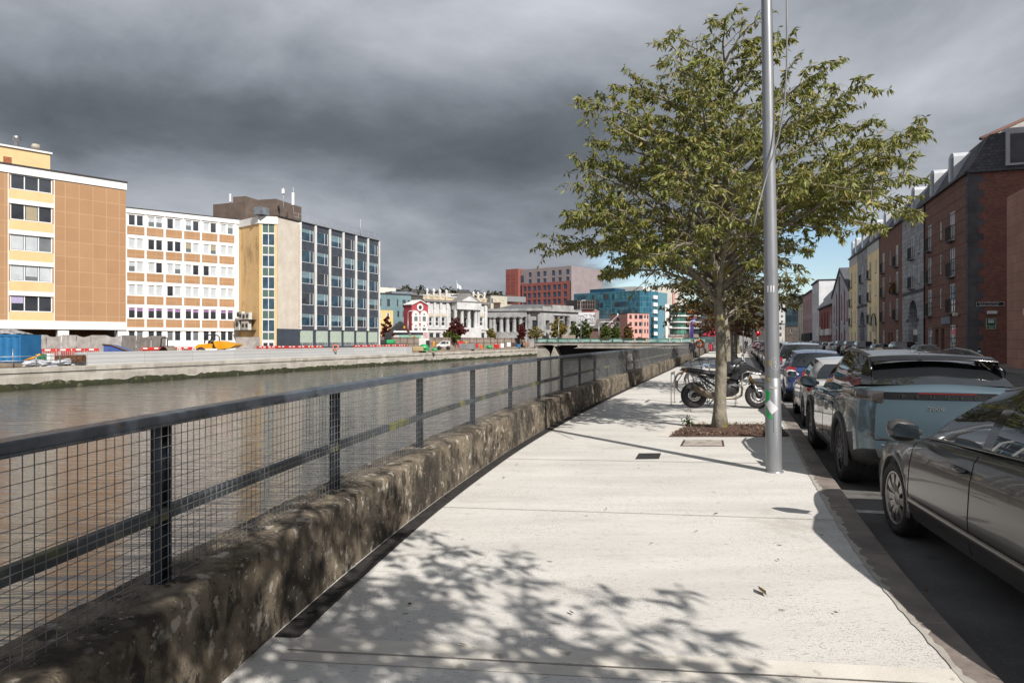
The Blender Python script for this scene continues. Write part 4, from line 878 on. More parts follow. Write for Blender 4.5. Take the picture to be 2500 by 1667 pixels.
part(B,fr,'upper_storey_or_sun_block',BAND,(s(1438),s(1498),.6,14,H,fr.h(1498,703)));part(B,fr,'roof_plant',M('white_plant',S(236,236,232),S(220,220,218),.5,.7),(s(1457),s(1525),8,16,H,fr.h(1500,697)),(s(1524),s(1552),5,14,H,fr.h(1530,698)))
# dark glass block above the hoarding, and the hoarding itself
fr=Fr((XU(1382,212),212),(XU(1453,210),210),GZ);B=thing('dark_office','dark brown glazed office storey above a big white banner covered wall','building',Mw=fr.M);s=fr.s
part(B,fr,'wall',M('pinkish_wall',S(206,190,186,.6),S(196,180,178,.6),.8,.8),(s(1408),fr.L,0,12,0,fr.h(1430,755)))
part(B,fr,'upper_storey_or_sun_block',M('dark_brown_panel',S(58,52,50,.55),S(44,40,40,.5),.5,.3),(0,fr.L,-.5,12,fr.h(1430,755),fr.h(1430,733)))
mb=MB();
for u in range(1411,1454,6):mb.box(s(u)-.06,s(u)+.06,-.62,-.502,fr.h(1430,755),fr.h(1430,733.5))
for v in(734,743.5,754.5):mb.box(s(1409),fr.L,-.6,-.503,fr.h(1430,v)-.07,fr.h(1430,v)+.07)
mb.build('glazing_bars',M('bronze_bar',S(170,150,140,.5),S(150,132,124,.5),2,.5),B,fr.M)
o=part(B,fr,'banner',M('banner_white',S(240,243,246,.7),S(230,234,238,.68),.5,.7),(s(1409),s(1452),-.12,-.03,fr.h(1430,807),fr.h(1430,763.5)))
INK=M('black_ink',(.015,.015,.017,1),(.02,.02,.022,1),3,.7)
for k,(tx,v)in enumerate((('ENACT THE',772),('OCCUPIED',780.5),('TERRITORIES',789),('BILL',797.5))):
 x=(s(1409)+s(1452))/2;me=text_mesh(tx,1.22,.005,INK,bold=.012,sx=.92 if len(tx)<10 else .78);place('lettering',me,o,fr.M@Matrix.Translation((x,-.14,fr.h(1430,v)))@Matrix.Rotation(R(90),4,'X'))
me=text_mesh('CONNOLLY HALL',.62,.01,M('red_letters',S(204,60,48,.7),S(190,54,44,.7),3,.5),bold=.02);place('lettering',me,B,fr.M@Matrix.Translation((s(1442),-.04,fr.h(1440,760)))@Matrix.Rotation(R(90),4,'X'))
# church
fr=Fr((XU(1483,206),206),(XU(1533,203),203),GZ);B=thing('stone_church','small red brown stone church gable with white trimmed pointed windows','building',Mw=fr.M);s=fr.s;L=fr.L
CH_ST=M('church_stone',S(142,112,104,.58),S(112,88,84,.52),1.2,.9,c3=S(176,150,140,.55),c3s=4);eL,ap=fr.h(1484,796),fr.h(1507,772.5)
mb=MB();mb.prism([(0,0),(L,0),(L,eL),(L/2,ap),(0,eL)],0,1,axis='y');mb.build('wall',CH_ST,B,fr.M)
mb=MB();mb.prism([(0,0),(L,0),(L,eL-.2),(L/2,ap-.3),(0,eL-.2)],1,18,axis='y');mb.T=None;mb.build('nave',M('slate_roof',S(96,96,98)),B,fr.M)
mb=MB()
for(x0,z0,x1,z1)in((0,eL,L/2,ap),(L/2,ap,L,eL)):
 d=Vector((x1-x0,z1-z0)).normalized();nr=Vector((-d.y,d.x))*.3;mb.prism([(x0-d.x*.3,z0-d.y*.3),(x1,z1),(x1+nr.x,z1+nr.y),(x0-d.x*.3+nr.x,z0-d.y*.3+nr.y)],-.2,1,axis='y')
mb.ball((L/2,0,ap+.5),.3,.3,.45,8,5);mb.build('coping',STONE,B,fr.M)
for u,v0,v1,w in((1507.5,784,800,.8),(1496,792,800,.55),(1519,792,800,.55),(1519,805,818,.7),(1497,805,818,.7)):
 x=s(u);mb=MB();z0,z1=fr.h(u,v1),fr.h(u,v0);mb.prism(archpoly(x,w,z0,z1-w),-.12,-.004,axis='y');o=mb.build('window',WT,B,fr.M);mb=MB();mb.prism(archpoly(x,w*.6,z0+.3,z1-w),-.14,-.122,axis='y');mb.build('pane',G_GREY,o,fr.M)
fx=Fr((XU(1440,208),208),(XU(1483,206.2),206.2),GZ);SLR=M('grey_slates',S(128,124,122,.55),S(108,104,104,.5),1,.7);z0,z1=fx.h(1460,802),fx.h(1470,776.5)
mb=MB();mb.box(0,fx.L,.3,8,0,z0);mb.build('aisle_wall',CH_ST,B,fx.M);mb=MB();mb.add([(-.2,-.3,z0),(fx.L+1.5,-.3,z0),(fx.L+5,8,z1),(-.2,8,z1),(-.2,16,z0),(fx.L+5,16,z0)],[(0,1,2,3),(3,2,5,4),(0,3,4)]);mb.build('aisle_roof',SLR,B,fx.M)
# pink corner building
PINK=M('salmon_render',S(236,180,168,.62),S(228,170,158,.6),.5,.8)
B,fr,H=bld('pink_building','salmon pink three storey corner building with plain dark windows',1532,199,1585,201,765.5,12,PINK,cols=[(1536.5,1542.5),(1549.5,1556),(1560,1569),(1573,1576.5),(1580,1583)],rows=[(768.5,778.5),(786,796),(803.5,813.5)],fm=M('dark_frame',S(60,66,70)),over=.05)
B,fr,H=bld('white_corner_block','plain pale block with flat roof rising behind the glass office',1600,262,1668,262,700,12,M('pale_block',S(232,226,214,.6),S(216,210,200,.6),.4,.8))
part(B,fr,'pink_pier',PINK,(fr.s(1607),fr.s(1612.5),-24,-23,0,fr.h(1610,722)))
# curved green glass hotel with orange bays
GG=bpy.data.materials.new('green_curtain_wall');GG=BG.copy();GG.name='green_curtain_wall';bk2=[n for n in GG.node_tree.nodes if n.type=='TEX_BRICK'][0]
bk2.inputs['Color1'].default_value=S(110,170,150,.6);bk2.inputs['Color2'].default_value=S(60,100,92,.55);bk2.inputs['Mortar'].default_value=S(70,80,76,.5);bk2.inputs['Brick Width'].default_value=1.1;bk2.inputs['Row Height'].default_value=1.3;bk2.inputs['Mortar Size'].default_value=.07
fr=Fr((XU(1632,216),216),(XU(1712,210),210),GZ);B=thing('curved_hotel','curved green glass hotel with white floor bands and orange window bays','building',Mw=fr.M);s=fr.s;L=fr.L;H=fr.h(1660,745)
cc=s(1655);rr=s(1677)-s(1655);ZB=[fr.h(1660,v)for v in(823,816,801,786.5,771.5,756.5,745)]
m=MB();m.lathe([(rr,ZB[1]),(rr,H)],32,c=(cc,rr*.35,0));m.build('glass_drum',GG,B,fr.M)
for z in ZB[2:]:m=MB();m.lathe([(rr+.02,z-.25),(rr+.35,z-.25),(rr+.35,z+.2),(rr+.02,z+.2)],32,c=(cc,rr*.35,0));m.box(s(1676),L,-.3,.0,z-.25,z+.2);m.build('floor_band',WHITER,B,fr.M)
part(B,fr,'wall',M('dark_hotel_glass',S(90,110,112,.55),S(70,88,92,.5),.4,.2),(s(1676),L,.05,14,0,H+.5));ORG=M('orange_timber',S(206,130,62,.62),S(180,106,48,.6),1.5,.6)
for i in range(2,6):
 for u in(1679,1685,1691,1697):m=MB();m.box(s(u),s(u+3.8),-.5,.045,ZB[i]+.9,ZB[i]+1.75);m.build('orange_bay',ORG,B,fr.M)
part(B,fr,'canopy',M('hotel_canopy',S(168,150,140,.6),S(150,134,126,.6),.6,.6),(s(1634),s(1706),-5.0,1,ZB[0]-.1,ZB[1]));me=text_mesh('CLAYTON HOTEL',.85,.02,WHITE,bold=.02);place('lettering',me,B,fr.M@Matrix.Translation((s(1659),-5.04,(ZB[0]+ZB[1])/2))@Matrix.Rotation(R(90),4,'X'))
fr=Fr((XU(1712,222),222),(XU(1800,214),214),GZ)
B,fr,H=bld('riverside_block','grey riverside block half hidden behind the street tree crowns',1712,222,1805,214,738,12,M('grey_panel',S(176,178,178,.55),S(150,154,156,.5),.5,.7),cols=[(1716,1728),(1732,1744),(1748,1760),(1764,1776),(1780,1792)],rows=[(745,756),(762,774),(780,792),(798,812)],gm=G_TEAL)
# leaning white pylon and blue mast
Y=190;t=thing('white_pylon','tall leaning white wedge shaped pylon at the bridge end','pylon',(XU(1627,Y),Y,.8));m=MB();m.add([(XU(1623.5,Y),Y,ZV(743,Y)),(XU(1634,Y),Y,ZV(742,Y)),(XU(1630,Y),Y,ZV(825,Y)),(XU(1625.5,Y),Y,ZV(825,Y)),(XU(1623.5,Y),Y+1,ZV(743,Y)),(XU(1634,Y),Y+1,ZV(742,Y)),(XU(1630,Y),Y+1,ZV(825,Y)),(XU(1625.5,Y),Y+1,ZV(825,Y))],[(0,3,2,1),(4,5,6,7),(0,1,5,4),(1,2,6,5),(2,3,7,6),(3,0,4,7)]);m.build('fin',WHITER,t,ID)
for v in(776,796):m=MB();m.box(XU(1634,Y),XU(1641,Y),Y-.1,Y+.3,ZV(v+5,Y),ZV(v,Y));m.build('sign_plate',WHITER,t,ID)
Y=185;one(MB().tube([(XU(1685.5,Y),Y,.8),(XU(1689,Y),Y,ZV(795,Y)),(XU(1696,Y),Y,ZV(775,Y))],[.75,.6,.3],8),'leaning_mast',M('violet_paint',S(86,70,150,.6),S(76,60,136,.6),2,.5),'slim violet leaning mast in front of the curved green hotel','mast')
# ------------------------------------------------------------ bridge
PLb,PRb=(XU(1306,158),158),(42.8,146);fb=Fr(PLb,PRb,0);CONC=M('bridge_concrete',S(196,190,178,.6),S(166,160,150,.55),.5,.85);_stain(CONC,.6,.56,.74,S(120,112,102),(1,1,.3),.7)
B=thing('road_bridge','low concrete road bridge with green glass parapet crossing the river','bridge',Mw=fb.M);s=fb.s;L=fb.L
part(B,fb,'deck',CONC,(0,L,0,15,.46,.98));part(B,fb,'deck_edge',M('dark_edge',S(104,104,100,.5),S(86,86,84,.5),1,.7),(0,L,-.12,.3,.98,1.12))
xg=s(1400);m=MB();m.prism([(xg,-.25),(L,-.25),(L,.45),(s(1425),.45)],.12,13,axis='y');m.build('girder',CONC,B,fb.M);part(B,fb,'underdeck_shade',CONC,(s(1358),L,9,10,-3,.449))if False else None;m=MB();m.box(s(1358),xg-.1,4,5,-3,.448);m.box(xg,L,4,5,-3,-.26);m.build('underdeck_shade',DARKIN,B,fb.M)  # near-black sheets under the deck paint in the shade and hide the bank
m=MB();m.prism([(s(1312)+(s(1342)-s(1312))*math.sin(i*.1571),-3+3.4*math.cos(i*.1571))for i in range(11)]+[(s(1308),-3)],.6,12,axis='y');m.prism([(s(1340),-3),(s(1365),-3),(s(1352),.2)],.3,12,axis='y');m.build('abutment',CONC,B,fb.M)
PGL=M('parapet_glass',S(190,222,212,.6),S(150,196,184,.55),.3,.15);PGR=M('parapet_green',S(96,150,140,.55),S(80,130,122,.5),1,.5)
x=.5;i=0
while x<L-2:
 m=MB();m.box(x+.1,x+2.4,.1,.14,1.2,1.85);m.build('parapet_pane',PGL,B,fb.M)
 m=MB();m.tube([(x-.35,.05,1.75),(x,.12,1.14),(x+.35,.05,1.75)],.045,4);m.build('parapet_bracket',PGR,B,fb.M);x+=2.5
m=MB();m.tube([(.3,.1,1.92),(L,.1,1.92)],.09,6);m.build('handrail',PGR,B,fb.M)
for u in(1478,1534,1566):m=MB();m.box(s(u)-1.3,s(u)+1.3,-.1,.5,1.95,2.1);m.box(s(u)-1.0,s(u)+1.0,-.1,.05,1.75,1.95);m.build('flower_trough',M('dark_planting',S(50,58,36),S(76,70,40),3,.9),B,fb.M)
# ------------------------------------------------------------ hill far behind
HILLM=M('hill_wood',S(62,62,44,.5),S(40,44,30,.5),.03,.95,det=10,c3=S(120,112,104,.5),c3s=.05,c3lo=.63,c3hi=.68)
rnd=random.Random(3);YH=760;prof=[]
ridge=[(560,800),(800,740),(900,716),(985,705),(1060,712),(1110,712),(1170,716),(1240,722),(1330,730),(1450,738),(1600,745),(1750,744),(1850,728),(1915,722),(1960,726),(2040,742),(2250,780)]
rows=[]
for i in range(200):
 u=560+i*8.5;v=cat_interp(ridge,u);x=XU(u,YH);z=ZV(v,YH)+rnd.uniform(-1,1)
 rows.append([(x,YH-200,-1),(x,YH-130,z*.35+rnd.uniform(-1,1)),(x,YH-70,z*.72+rnd.uniform(-2,2)),(x,YH,z),(x,YH+120,z*.9)])
mb=MB();mb.grid(rows);struct(mb,'hills',HILLM)
mb=MB();W2=leafmat('far_wood_leaves',[S(52,60,40,.5),S(70,72,46,.5),S(88,78,50,.5),S(44,54,40,.5)],.1)
for i in range(520):
 u=rnd.uniform(930,1990)if i%3 else rnd.choice([rnd.uniform(985,1240),rnd.uniform(1880,1975)]);t_=rnd.random();Y=YH-rnd.uniform(0,120);v=cat_interp(ridge,u);z=ZV(v,YH)*(1-(YH-Y)/200)**1.1;x=XU(u,YH);r_=rnd.uniform(3,7)
 for k in range(26):a,b2,c=rnd.gauss(0,r_*.5),rnd.gauss(0,r_*.4),abs(rnd.gauss(0,r_*.45));q=rnd.uniform(.8,1.9);d=Vector((rnd.gauss(0,1),rnd.gauss(0,1),rnd.gauss(0,1))).normalized();e=d.orthogonal().normalized()*q;f_=d.cross(e).normalized()*q;p_=Vector((x+a,Y+b2,z+c));mb.add([p_-e,p_-f_,p_+e,p_+f_],[(0,1,2,3)])
stuff(mb,'hill_trees',W2,'dark trees massed along the far hill ridge behind the town','trees')
for k,(u,v,w)in enumerate(((1133,713,16),(1010,712,7),(1030,714,6),(1052,716,6),(990,709,6),(1072,717,5))):
 Y=640;x=XU(u,Y);z=ZV(v+4,Y);ww=w*Y/F;t=thing('hill_house',['long terrace with a grey hipped roof on the far hill above the palazzo','far hill house nearest the white roof room of the teal block','far hill house second from the left behind the palazzo roof','far hill house third from the left above the palazzo urns','far hill house at the left end of the ridge beside the teal block','far hill house below the lone umbrella shaped tree'][k],'house',(x,Y,z-3))
 m=MB();m.box(x-ww,x+ww,Y,Y+8,z-6,z+1.0);m.build('wall',M('far_house_wall',S(170,164,154,.5),S(140,136,130,.5),.2,.9),t,ID)
 m=MB();m.add([(x-ww-.4,Y-.4,z+1),(x+ww+.4,Y-.4,z+1),(x+ww+.4,Y+8.4,z+1),(x-ww-.4,Y+8.4,z+1),(x-ww*.7,Y+4,z+4),(x+ww*.7,Y+4,z+4)],[(0,1,5,4),(1,2,5),(2,3,4,5),(3,0,4)]);m.build('roof',M('slate_roof',S(96,96,98)),t,ID)
# ------------------------------------------------------------ terrace along the right side of the street
def fxp(y):return(FX0+.334*y,y)
BRICK=brickmat('red_brick',S(126,84,70,1.15),S(98,66,56,1.1),S(120,100,88,.8),.22,.075,.010)
BRICK2=brickmat('dark_red_brick',S(138,88,74,1.1),S(106,68,60,1.1),S(112,92,82,.8),.22,.075,.010)
QUOIN=M('grey_quoin_stone',S(96,98,102,.9),S(70,72,76,.85),.9,.85)
GRANITE=brickmat('grey_ashlar',S(150,152,156,1.25),S(128,130,134,1.2),S(84,84,86,.8),.95,.42,.014)
YREND=M('buff_yellow_render',S(208,190,150,1.6),S(196,178,138,1.55),.5,.85);_stain(YREND,.7,.58,.75,S(150,130,96,.9),(1,1,.3),.5)
SLATEM=brickmat('roof_slates',S(92,94,100,.9),S(72,74,80,.9),S(50,50,54,.8),.32,.22,.012)
LEADW=M('dormer_lead',S(206,210,214,.8),S(180,184,190,.8),.8,.45)
WHT2=M('white_window_paint',S(235,236,238,.8),S(220,222,224,.8),3,.4);IRON=M('black_iron',(.012,.012,.014,1),(.02,.02,.022,1),5,.5)
SILLG=M('grey_sill',S(96,96,98,.9),S(76,76,78,.9),3,.85);GLR=M('street_window_glass',(.05,.058,.068,1),(.12,.13,.145,1),.35,.04,spec=.9);CURT=M('pale_curtain',S(214,214,210,.75),S(186,186,184,.7),3,.8,stretch=(8,1,.3))
PIPE=M('drain_pipe',(.016,.016,.017,1),None,4,.5)
def balcony(root,T,x,z,w,h=1.05,proj=.30):
 m=MB();m.box(x-.08,x+w+.08,-proj,-.003,z-.12,z-.05);o=m.build('balcony',SILLG,root,T)
 m=MB();n=max(5,int(w/.11))
 m.box(x-.06,x+w+.06,-proj,-proj+.03,z+h-.03,z+h);m.box(x-.06,x+w+.06,-proj,-proj+.03,z+.0,z+.03)
 for k in range(n+1):a=x-.05+(w+.10)*k/n;m.box(a-.009,a+.009,-proj+.004,-proj+.024,z+.03,z+h-.03)
 for xs_ in(x-.06,x+w+.04):m.box(xs_,xs_+.02,-proj+.03,-.004,z+h-.03,z+h);m.box(xs_,xs_+.02,-proj+.03,-.004,z+.02,z+.05);m.box(xs_,xs_+.02,-proj*.5-.01,-proj*.5+.01,z+.05,z+h-.03)
 m.build('railing',IRON,o,T)
def apt(name,label,y0,y1,mat,H,wins,doors=(),arch=None,band=None,dorm=(),mans=2.6,D=10,base=None):
 """wins: (x, z, w, h, kind) in metres from the far (left) end; kind: b balcony, s slim, p plain"""
 fr=Fr(fxp(y1),fxp(y0),0);B=thing(name,label,'building',Mw=fr.M);T=fr.M
 ops=[(x,x+w,z,z+h)for x,z,w,h,k in wins]+[(x,x+w,.02,h)for x,w,h in doors]
 mb=MB()
 if arch:
  ax,aw,ah=arch;pw=[];n=14
  xs_=[ax+aw*(1-math.cos(math.pi*i/n))for i in range(n+1)]
  wall_open(mb,fr.L,0,H,ops+[(ax,ax+2*aw,0,ah+aw+.01)],.28)
  for i in range(n):
   za,zb_=ah+math.sqrt(max(0,aw*aw-(xs_[i]-ax-aw)**2)),ah+math.sqrt(max(0,aw*aw-(xs_[i+1]-ax-aw)**2));zt_=ah+aw+.01
   mb.quad((xs_[i],0,za),(xs_[i+1],0,zb_),(xs_[i+1],0,zt_),(xs_[i],0,zt_));mb.quad((xs_[i],0,za),(xs_[i],3,za),(xs_[i+1],3,zb_),(xs_[i+1],0,zb_))
 else:wall_open(mb,fr.L,0,H,ops,.28)
 shell(mb,fr.L,D,0,H,0);mb.build('wall',mat,B,T)
 if arch:
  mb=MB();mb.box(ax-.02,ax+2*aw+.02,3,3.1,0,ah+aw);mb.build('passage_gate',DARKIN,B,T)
  for q in(ax,ax+2*aw):mb=MB();mb.quad((q,.28,0),(q,3,0),(q,3,ah),(q,.28,ah));mb.build('passage_wall',GRANITE,B,T)
  mb=MB();mb.box(ax-.5,ax,-.08,-.004,ah-.25,ah);mb.box(ax+2*aw,ax+2*aw+.5,-.08,-.004,ah-.25,ah);mb.build('impost',QUOIN,B,T)
 for x,z,w,h,k in wins:
  window(B,T,x,z,w,h,2 if k in 'bg' else 1,1 if k!='g' else 3,WHT2,GLR,.05,.085,SILLG if k!='b' else None,blind=(.96,CURT)if(int(x*7+z*3)%3==0 and k!='g')else None)
  if k=='b':balcony(B,T,x,z,w)
 for x,w,h in doors:
  mb=MB();mb.box(x+.02,x+w-.02,.2,.26,.02,h-.02);o=mb.build('door',M('dark_door',S(70,34,30,.9),S(56,28,26,.9),2,.5),B,T);mb=MB();mb.ball((x+w*.8,.17,1.05),.035,.035,.035,6,4);mb.build('handle',GREYM,o,T)
 if band:
  for z in band:mb=MB();mb.box(-.01,fr.L+.01,-.07,-.004,z-.14,z+.14);mb.build('string_course',QUOIN,B,T)
 mb=MB();mb.box(-.02,fr.L+.05,-.22,.3,H-.02,H+.14);mb.build('gutter',PIPE,B,T)
 mb=MB();mb.add([(-.0,-.05,H+.14),(fr.L,-.05,H+.14),(fr.L,1.3,H+mans),(0,1.3,H+mans),(0,D,H+mans+.8),(fr.L,D,H+mans+.8),(0,D,H),(fr.L,D,H)],[(0,1,2,3),(3,2,5,4),(0,3,4,6),(1,7,5,2)]);mb.build('mansard_roof',SLATEM,B,T)
 for x in dorm:
  m=MB();w=1.35;hh=mans-.55
  poly=[(x-w/2,H+.25),(x+w/2,H+.25)]+[(x+w/2*math.cos(math.pi*i/8),H+hh+.38*math.sin(math.pi*i/8))for i in range(9)]
  m.prism(poly,.02,2.4,axis='y');o=m.build('dormer',LEADW,B,T)
  for k in(0,1):m=MB();m.box(x-w/2+.1+k*.6,x-w/2+.1+k*.6+.52,-.012,.018,H+.4,H+hh-.05);m.build('dormer_pane',GLR if k else M('dormer_blind',S(216,220,224,.75),S(200,204,210,.7),2,.3),o,T)
 return B,fr
F3=(.30,3.35,6.05,8.75)
H_A=13.2
# corner brick block
L1=1.0543*(58.6-47.5)
wins=[]
for z in F3[1:]:wins+=[(1.0,z+.3,1.15,2.15,'b'),(4.6,z+.75,.55,1.55,'s'),(7.3,z+.3,1.35,2.15,'b')]
wins+=[(1.05,.55,1.25,2.1,'g'),(7.4,.45,1.35,2.3,'g')]
BA,fr=apt('brick_apartments','red brick corner apartment block with grey stone quoins and a slate mansard roof',47.5,58.6,BRICK,H_A,wins,doors=((3.3,.85,2.5),(5.0,.85,2.5)),dorm=(2.2,7.6),D=12)
T=fr.M;L=fr.L
for z in[1.05*i+.0 for i in range(13)]:
 pass
mb=MB();k=0;z=0.02
while z<H_A-.1:
 w=.95 if k%2 else .62;mb.box(L-w*.55,L+.03,-.03,-.004,z,z+.47);mb.box(L+.004,L+.035,-.03,(.92 if k%2 else .62),z,z+.47);z+=.5;k+=1
mb.build('quoins',QUOIN,BA,T)
mb=MB()
for z in[.9+i*.84 for i in range(15)]:mb.box(0,L-.6,-.012,-.003,z,z+.035)
mb.build('brick_band',M('dark_brick_band',S(96,54,44,.9),S(80,44,38,.9),3,.9),BA,T)
mb=MB();mb.tube([(.12,-.08,0),(.12,-.08,H_A)],.055,8);mb.build('downpipe',PIPE,BA,T)
# its side wall on the lane: mansard flank, big dormer, signs
TS=fr.M@Matrix.Translation((L,0,0))@Matrix.Rotation(R(90),4,'Z')
mb=MB();mb.box(.02,12,-.02,-.004,0,H_A);mb.build('lane_wall',BRICK2,BA,TS)
mb=MB();mb.add([(-.0,-.05,H_A+.14),(12,-.05,H_A+.14),(12,1.3,H_A+2.6),(1.2,1.3,H_A+2.6)],[(0,1,2,3)]);mb.box(0,12,-.2,.05,H_A-.0,H_A+.13);mb.build('lane_mansard',SLATEM,BA,TS)
mb=MB();mb.box(2.2,9,-.1,1.5,H_A+.35,H_A+2.9);o=mb.build('lane_dormer',LEADW,BA,TS);mb=MB();mb.box(2.45,5.2,-.12,-.102,H_A+.5,H_A+2.5);mb.box(5.4,8.8,-.12,-.102,H_A+.5,H_A+2.5);mb.build('pane',GLR,o,TS)
mb=MB();mb.add([(1.2,1.3,H_A+2.6),(12,1.3,H_A+2.6),(12,7,H_A+5.4),(6,7,H_A+5.4)],[(0,1,2,3)]);mb.build('upper_roof',M('pale_slates',S(176,172,166,.7),S(150,148,144,.7),2,.8),BA,TS)
mb=MB();mb.tube([(1.1,1.2,H_A+2.65),(6,7,H_A+5.5)],.13,6);mb.build('ridge_tiles',M('terracotta',S(140,96,80)),BA,TS)
mb=MB();mb.box(4.6,8,-.04,-.022,9.2,11.2);mb.build('lane_window',DARKIN,BA,TS)
SIGNK=M('sign_black',(.02,.022,.02,1),None,3,.5);SGRN=M('sign_green',S(20,110,74,.8),S(18,100,68,.8),3,.4);SWH=M('sign_white',S(236,238,236,.8),S(226,228,226,.8),3,.4)
def sign(parent,T,x,z,w,h,m_,texts,name='sign_plate',y=-.03,border=None,tm=SWH):
 mb=MB();mb.box(x-w/2,x+w/2,y-.03,y,z-h/2,z+h/2);o=mb.build(name,m_,parent,T)
 if border:
  mb=MB();b_=.025
  for q in((x-w/2+.02,x+w/2-.02,z+h/2-.045,z+h/2-.02),(x-w/2+.02,x+w/2-.02,z-h/2+.02,z-h/2+.045),(x-w/2+.02,x-w/2+.045,z-h/2+.045,z+h/2-.045),(x+w/2-.045,x+w/2-.02,z-h/2+.045,z+h/2-.045)):mb.box(q[0],q[1],y-.034,y-.0305,q[2],q[3])
  mb.build('border',border,o,T)
 for tx,dxx,dzz,sz in texts:place('lettering',text_mesh(tx,sz,.002,tm),o,T@Matrix.Translation((x+dxx,y-.034,z+dzz))@Matrix.Rotation(R(90),4,'X'))
 return o
TSL=TS
o=thing('street_sign','black street name plate with white two line lettering on the brick lane wall','sign',Mw=TSL@Matrix.Translation((1.3,-.05,4.1)));sign(o,TSL,1.3,4.1,1.7,.34,SIGNK,(('Lána na hAontachta',-.1,.07,.15),('UNION QUAY LANE',-.1,-.08,.13)),border=SWH)
o=thing('assembly_sign','green assembly point notice with white figures on the brick lane wall','sign',Mw=TSL@Matrix.Translation((1.35,-.05,2.75)));q=sign(o,TSL,1.35,2.75,.62,.76,SGRN,(('Assembly',0,-.17,.13),('Point',0,-.29,.13)),border=SWH)
m=MB()
for dx_ in(-.12,0,.12):m.ball((1.35+dx_,-.066,3.0),.045,.012,.045,8,5);m.box(1.35+dx_-.05,1.35+dx_+.05,-.066,-.061,2.8,2.95)
m.build('pictogram',SWH,q,TSL)
o=thing('lamp_box','small white rectangular lamp box below the street name plate','lamp',Mw=TSL@Matrix.Translation((1.4,-.05,3.5)));m=MB();m.box(1.1,1.7,-.16,-.03,3.4,3.62,bv=.03);m.build('housing',SWH,o,TSL)
o=thing('trade_sign','small grey blue board sticking out above the corner brick block doors','sign',Mw=fr.M@Matrix.Translation((6.6,-.05,3.05)));m=MB();m.box(5.3,7.7,-.09,-.02,2.85,3.4);m.build('board',M('grey_blue_board',S(116,124,140,.9),S(104,112,128,.9),3,.5),o,fr.M)
o=thing('security_light','cream security light fixed beside the quoins above the ground floor window','lamp',Mw=fr.M@Matrix.Translation((9.6,-.1,3.5)));m=MB();m.box(9.5,9.85,-.4,-.1,3.35,3.6,bv=.03);m.box(9.62,9.72,-.1,-.004,3.45,3.55);m.build('housing',M('cream_plastic',S(220,214,196,.8),None,3,.5),o,fr.M)
# sandstone faced building nearest on the right
SAND=brickmat('sandstone_cladding',S(160,120,104,1.1),S(148,110,96,1.1),S(112,78,66,.9),1.5,.55,.010,off=.37)
fr=Fr(fxp(40.6),fxp(16),0);B=thing('sandstone_building','windowless brown red sandstone clad building at the right edge beside the lane','building',Mw=fr.M)
mb=MB();mb.box(0,fr.L,0,14,0,ZV(482,40.6));mb.build('wall',SAND,B,fr.M);mb=MB();mb.box(1,fr.L,6,14,ZV(482,40.6),27);mb.build('upper_storey_or_sun_block',SAND,B,fr.M);mb=MB();mb.box(3.1,3.35,-.22,-.01,3.0,3.35,bv=.02);mb.build('camera_box',SWH,B,fr.M)  # tall rear volume is unseen, added to block the sun from the lane wall
# grey stone arch bay
def arch_bay(y0,y1,label,nm='stone_archway'):
 L=1.0543*(y1-y0);c=L/2;w=[]
 for z in F3[2:]:w+=[(c-.7,z+.3,1.4,2.1,'b'),(c-2.5,z+.6,.55,1.6,'s'),(c+1.95,z+.6,.55,1.6,'s')]
 B,fr=apt(nm,label,y0,y1,GRANITE,H_A,w,arch=(c-1.75,1.75,3.55),band=(6.0,),dorm=(c,),D=10);return B,fr
BB,fr=arch_bay(58.7,66.8,'grey stone bay with a tall dark archway between the two brick blocks')
o=thing('notice_board','white and black notice board standing inside the tall stone archway','sign',Mw=fr.M@Matrix.Translation((fr.L/2-.6,.4,1.6)));c=fr.L/2;m=MB();m.box(c-1.5,c+.3,.35,.42,1.3,2.6);m.build('board',SWH,o,fr.M);m=MB();m.box(c-1.4,c+.2,.338,.348,1.4,2.1);m.build('panel',SIGNK,o,fr.M);m=MB();m.box(c-1.4,c+.2,.35,.42,.2,1.2);m.build('lower_board',M('grey_board',S(150,152,156,.9),None,2,.6),o,fr.M)
L2=1.0543*(77.8-66.9);wins=[]
for z in F3[1:]:wins+=[(1.8,z+.3,1.15,2.15,'b'),(5.6,z+.75,.55,1.55,'s'),(8.6,z+.3,1.25,2.15,'b')]
wins+=[(1.9,.45,1.1,2.2,'g'),(8.7,.45,1.2,2.2,'g')]
BC,fr=apt('brick_terrace','red brick apartment bay with black balconies between the stone archway and yellow bay',66.9,77.8,BRICK,H_A,wins,doors=((5.0,.8,2.4),(6.4,.8,2.4)),dorm=(3,8.5))
mb=MB();z=0;k=0
while z<H_A-.1:w=.5 if k%2 else .3;mb.box(-.02,w,-.03,-.004,z,z+.3);z+=.33;k+=1
mb.build('quoins',QUOIN,BC,fr.M)
t=thing('window_box','red and yellow flowers spilling over a brick bay balcony','flowers',Mw=fr.M@Matrix.Translation((9.2,-.3,6.9)));m=MB();rq=random.Random(2)
for i in range(160):p_=Vector((8.5+rq.random()*1.5,-.45+rq.gauss(0,.12),6.3+rq.random()*1.1));d=Vector((rq.gauss(0,1),rq.gauss(0,1),rq.gauss(0,1))).normalized()*.1;e=d.orthogonal().normalized()*.07;m.add([p_-d,p_-e,p_+d,p_+e],[(0,1,2,3)])
m.build('foliage',leafmat('flower_box_leaves',[S(150,40,30,.8),S(60,70,30,.8),S(160,130,40,.8),S(40,50,24,.8)],.1),t,fr.M)
m=MB();m.box(8.5,10.0,-.55,-.32,6.3,6.5);m.build('trough',IRON,t,fr.M)
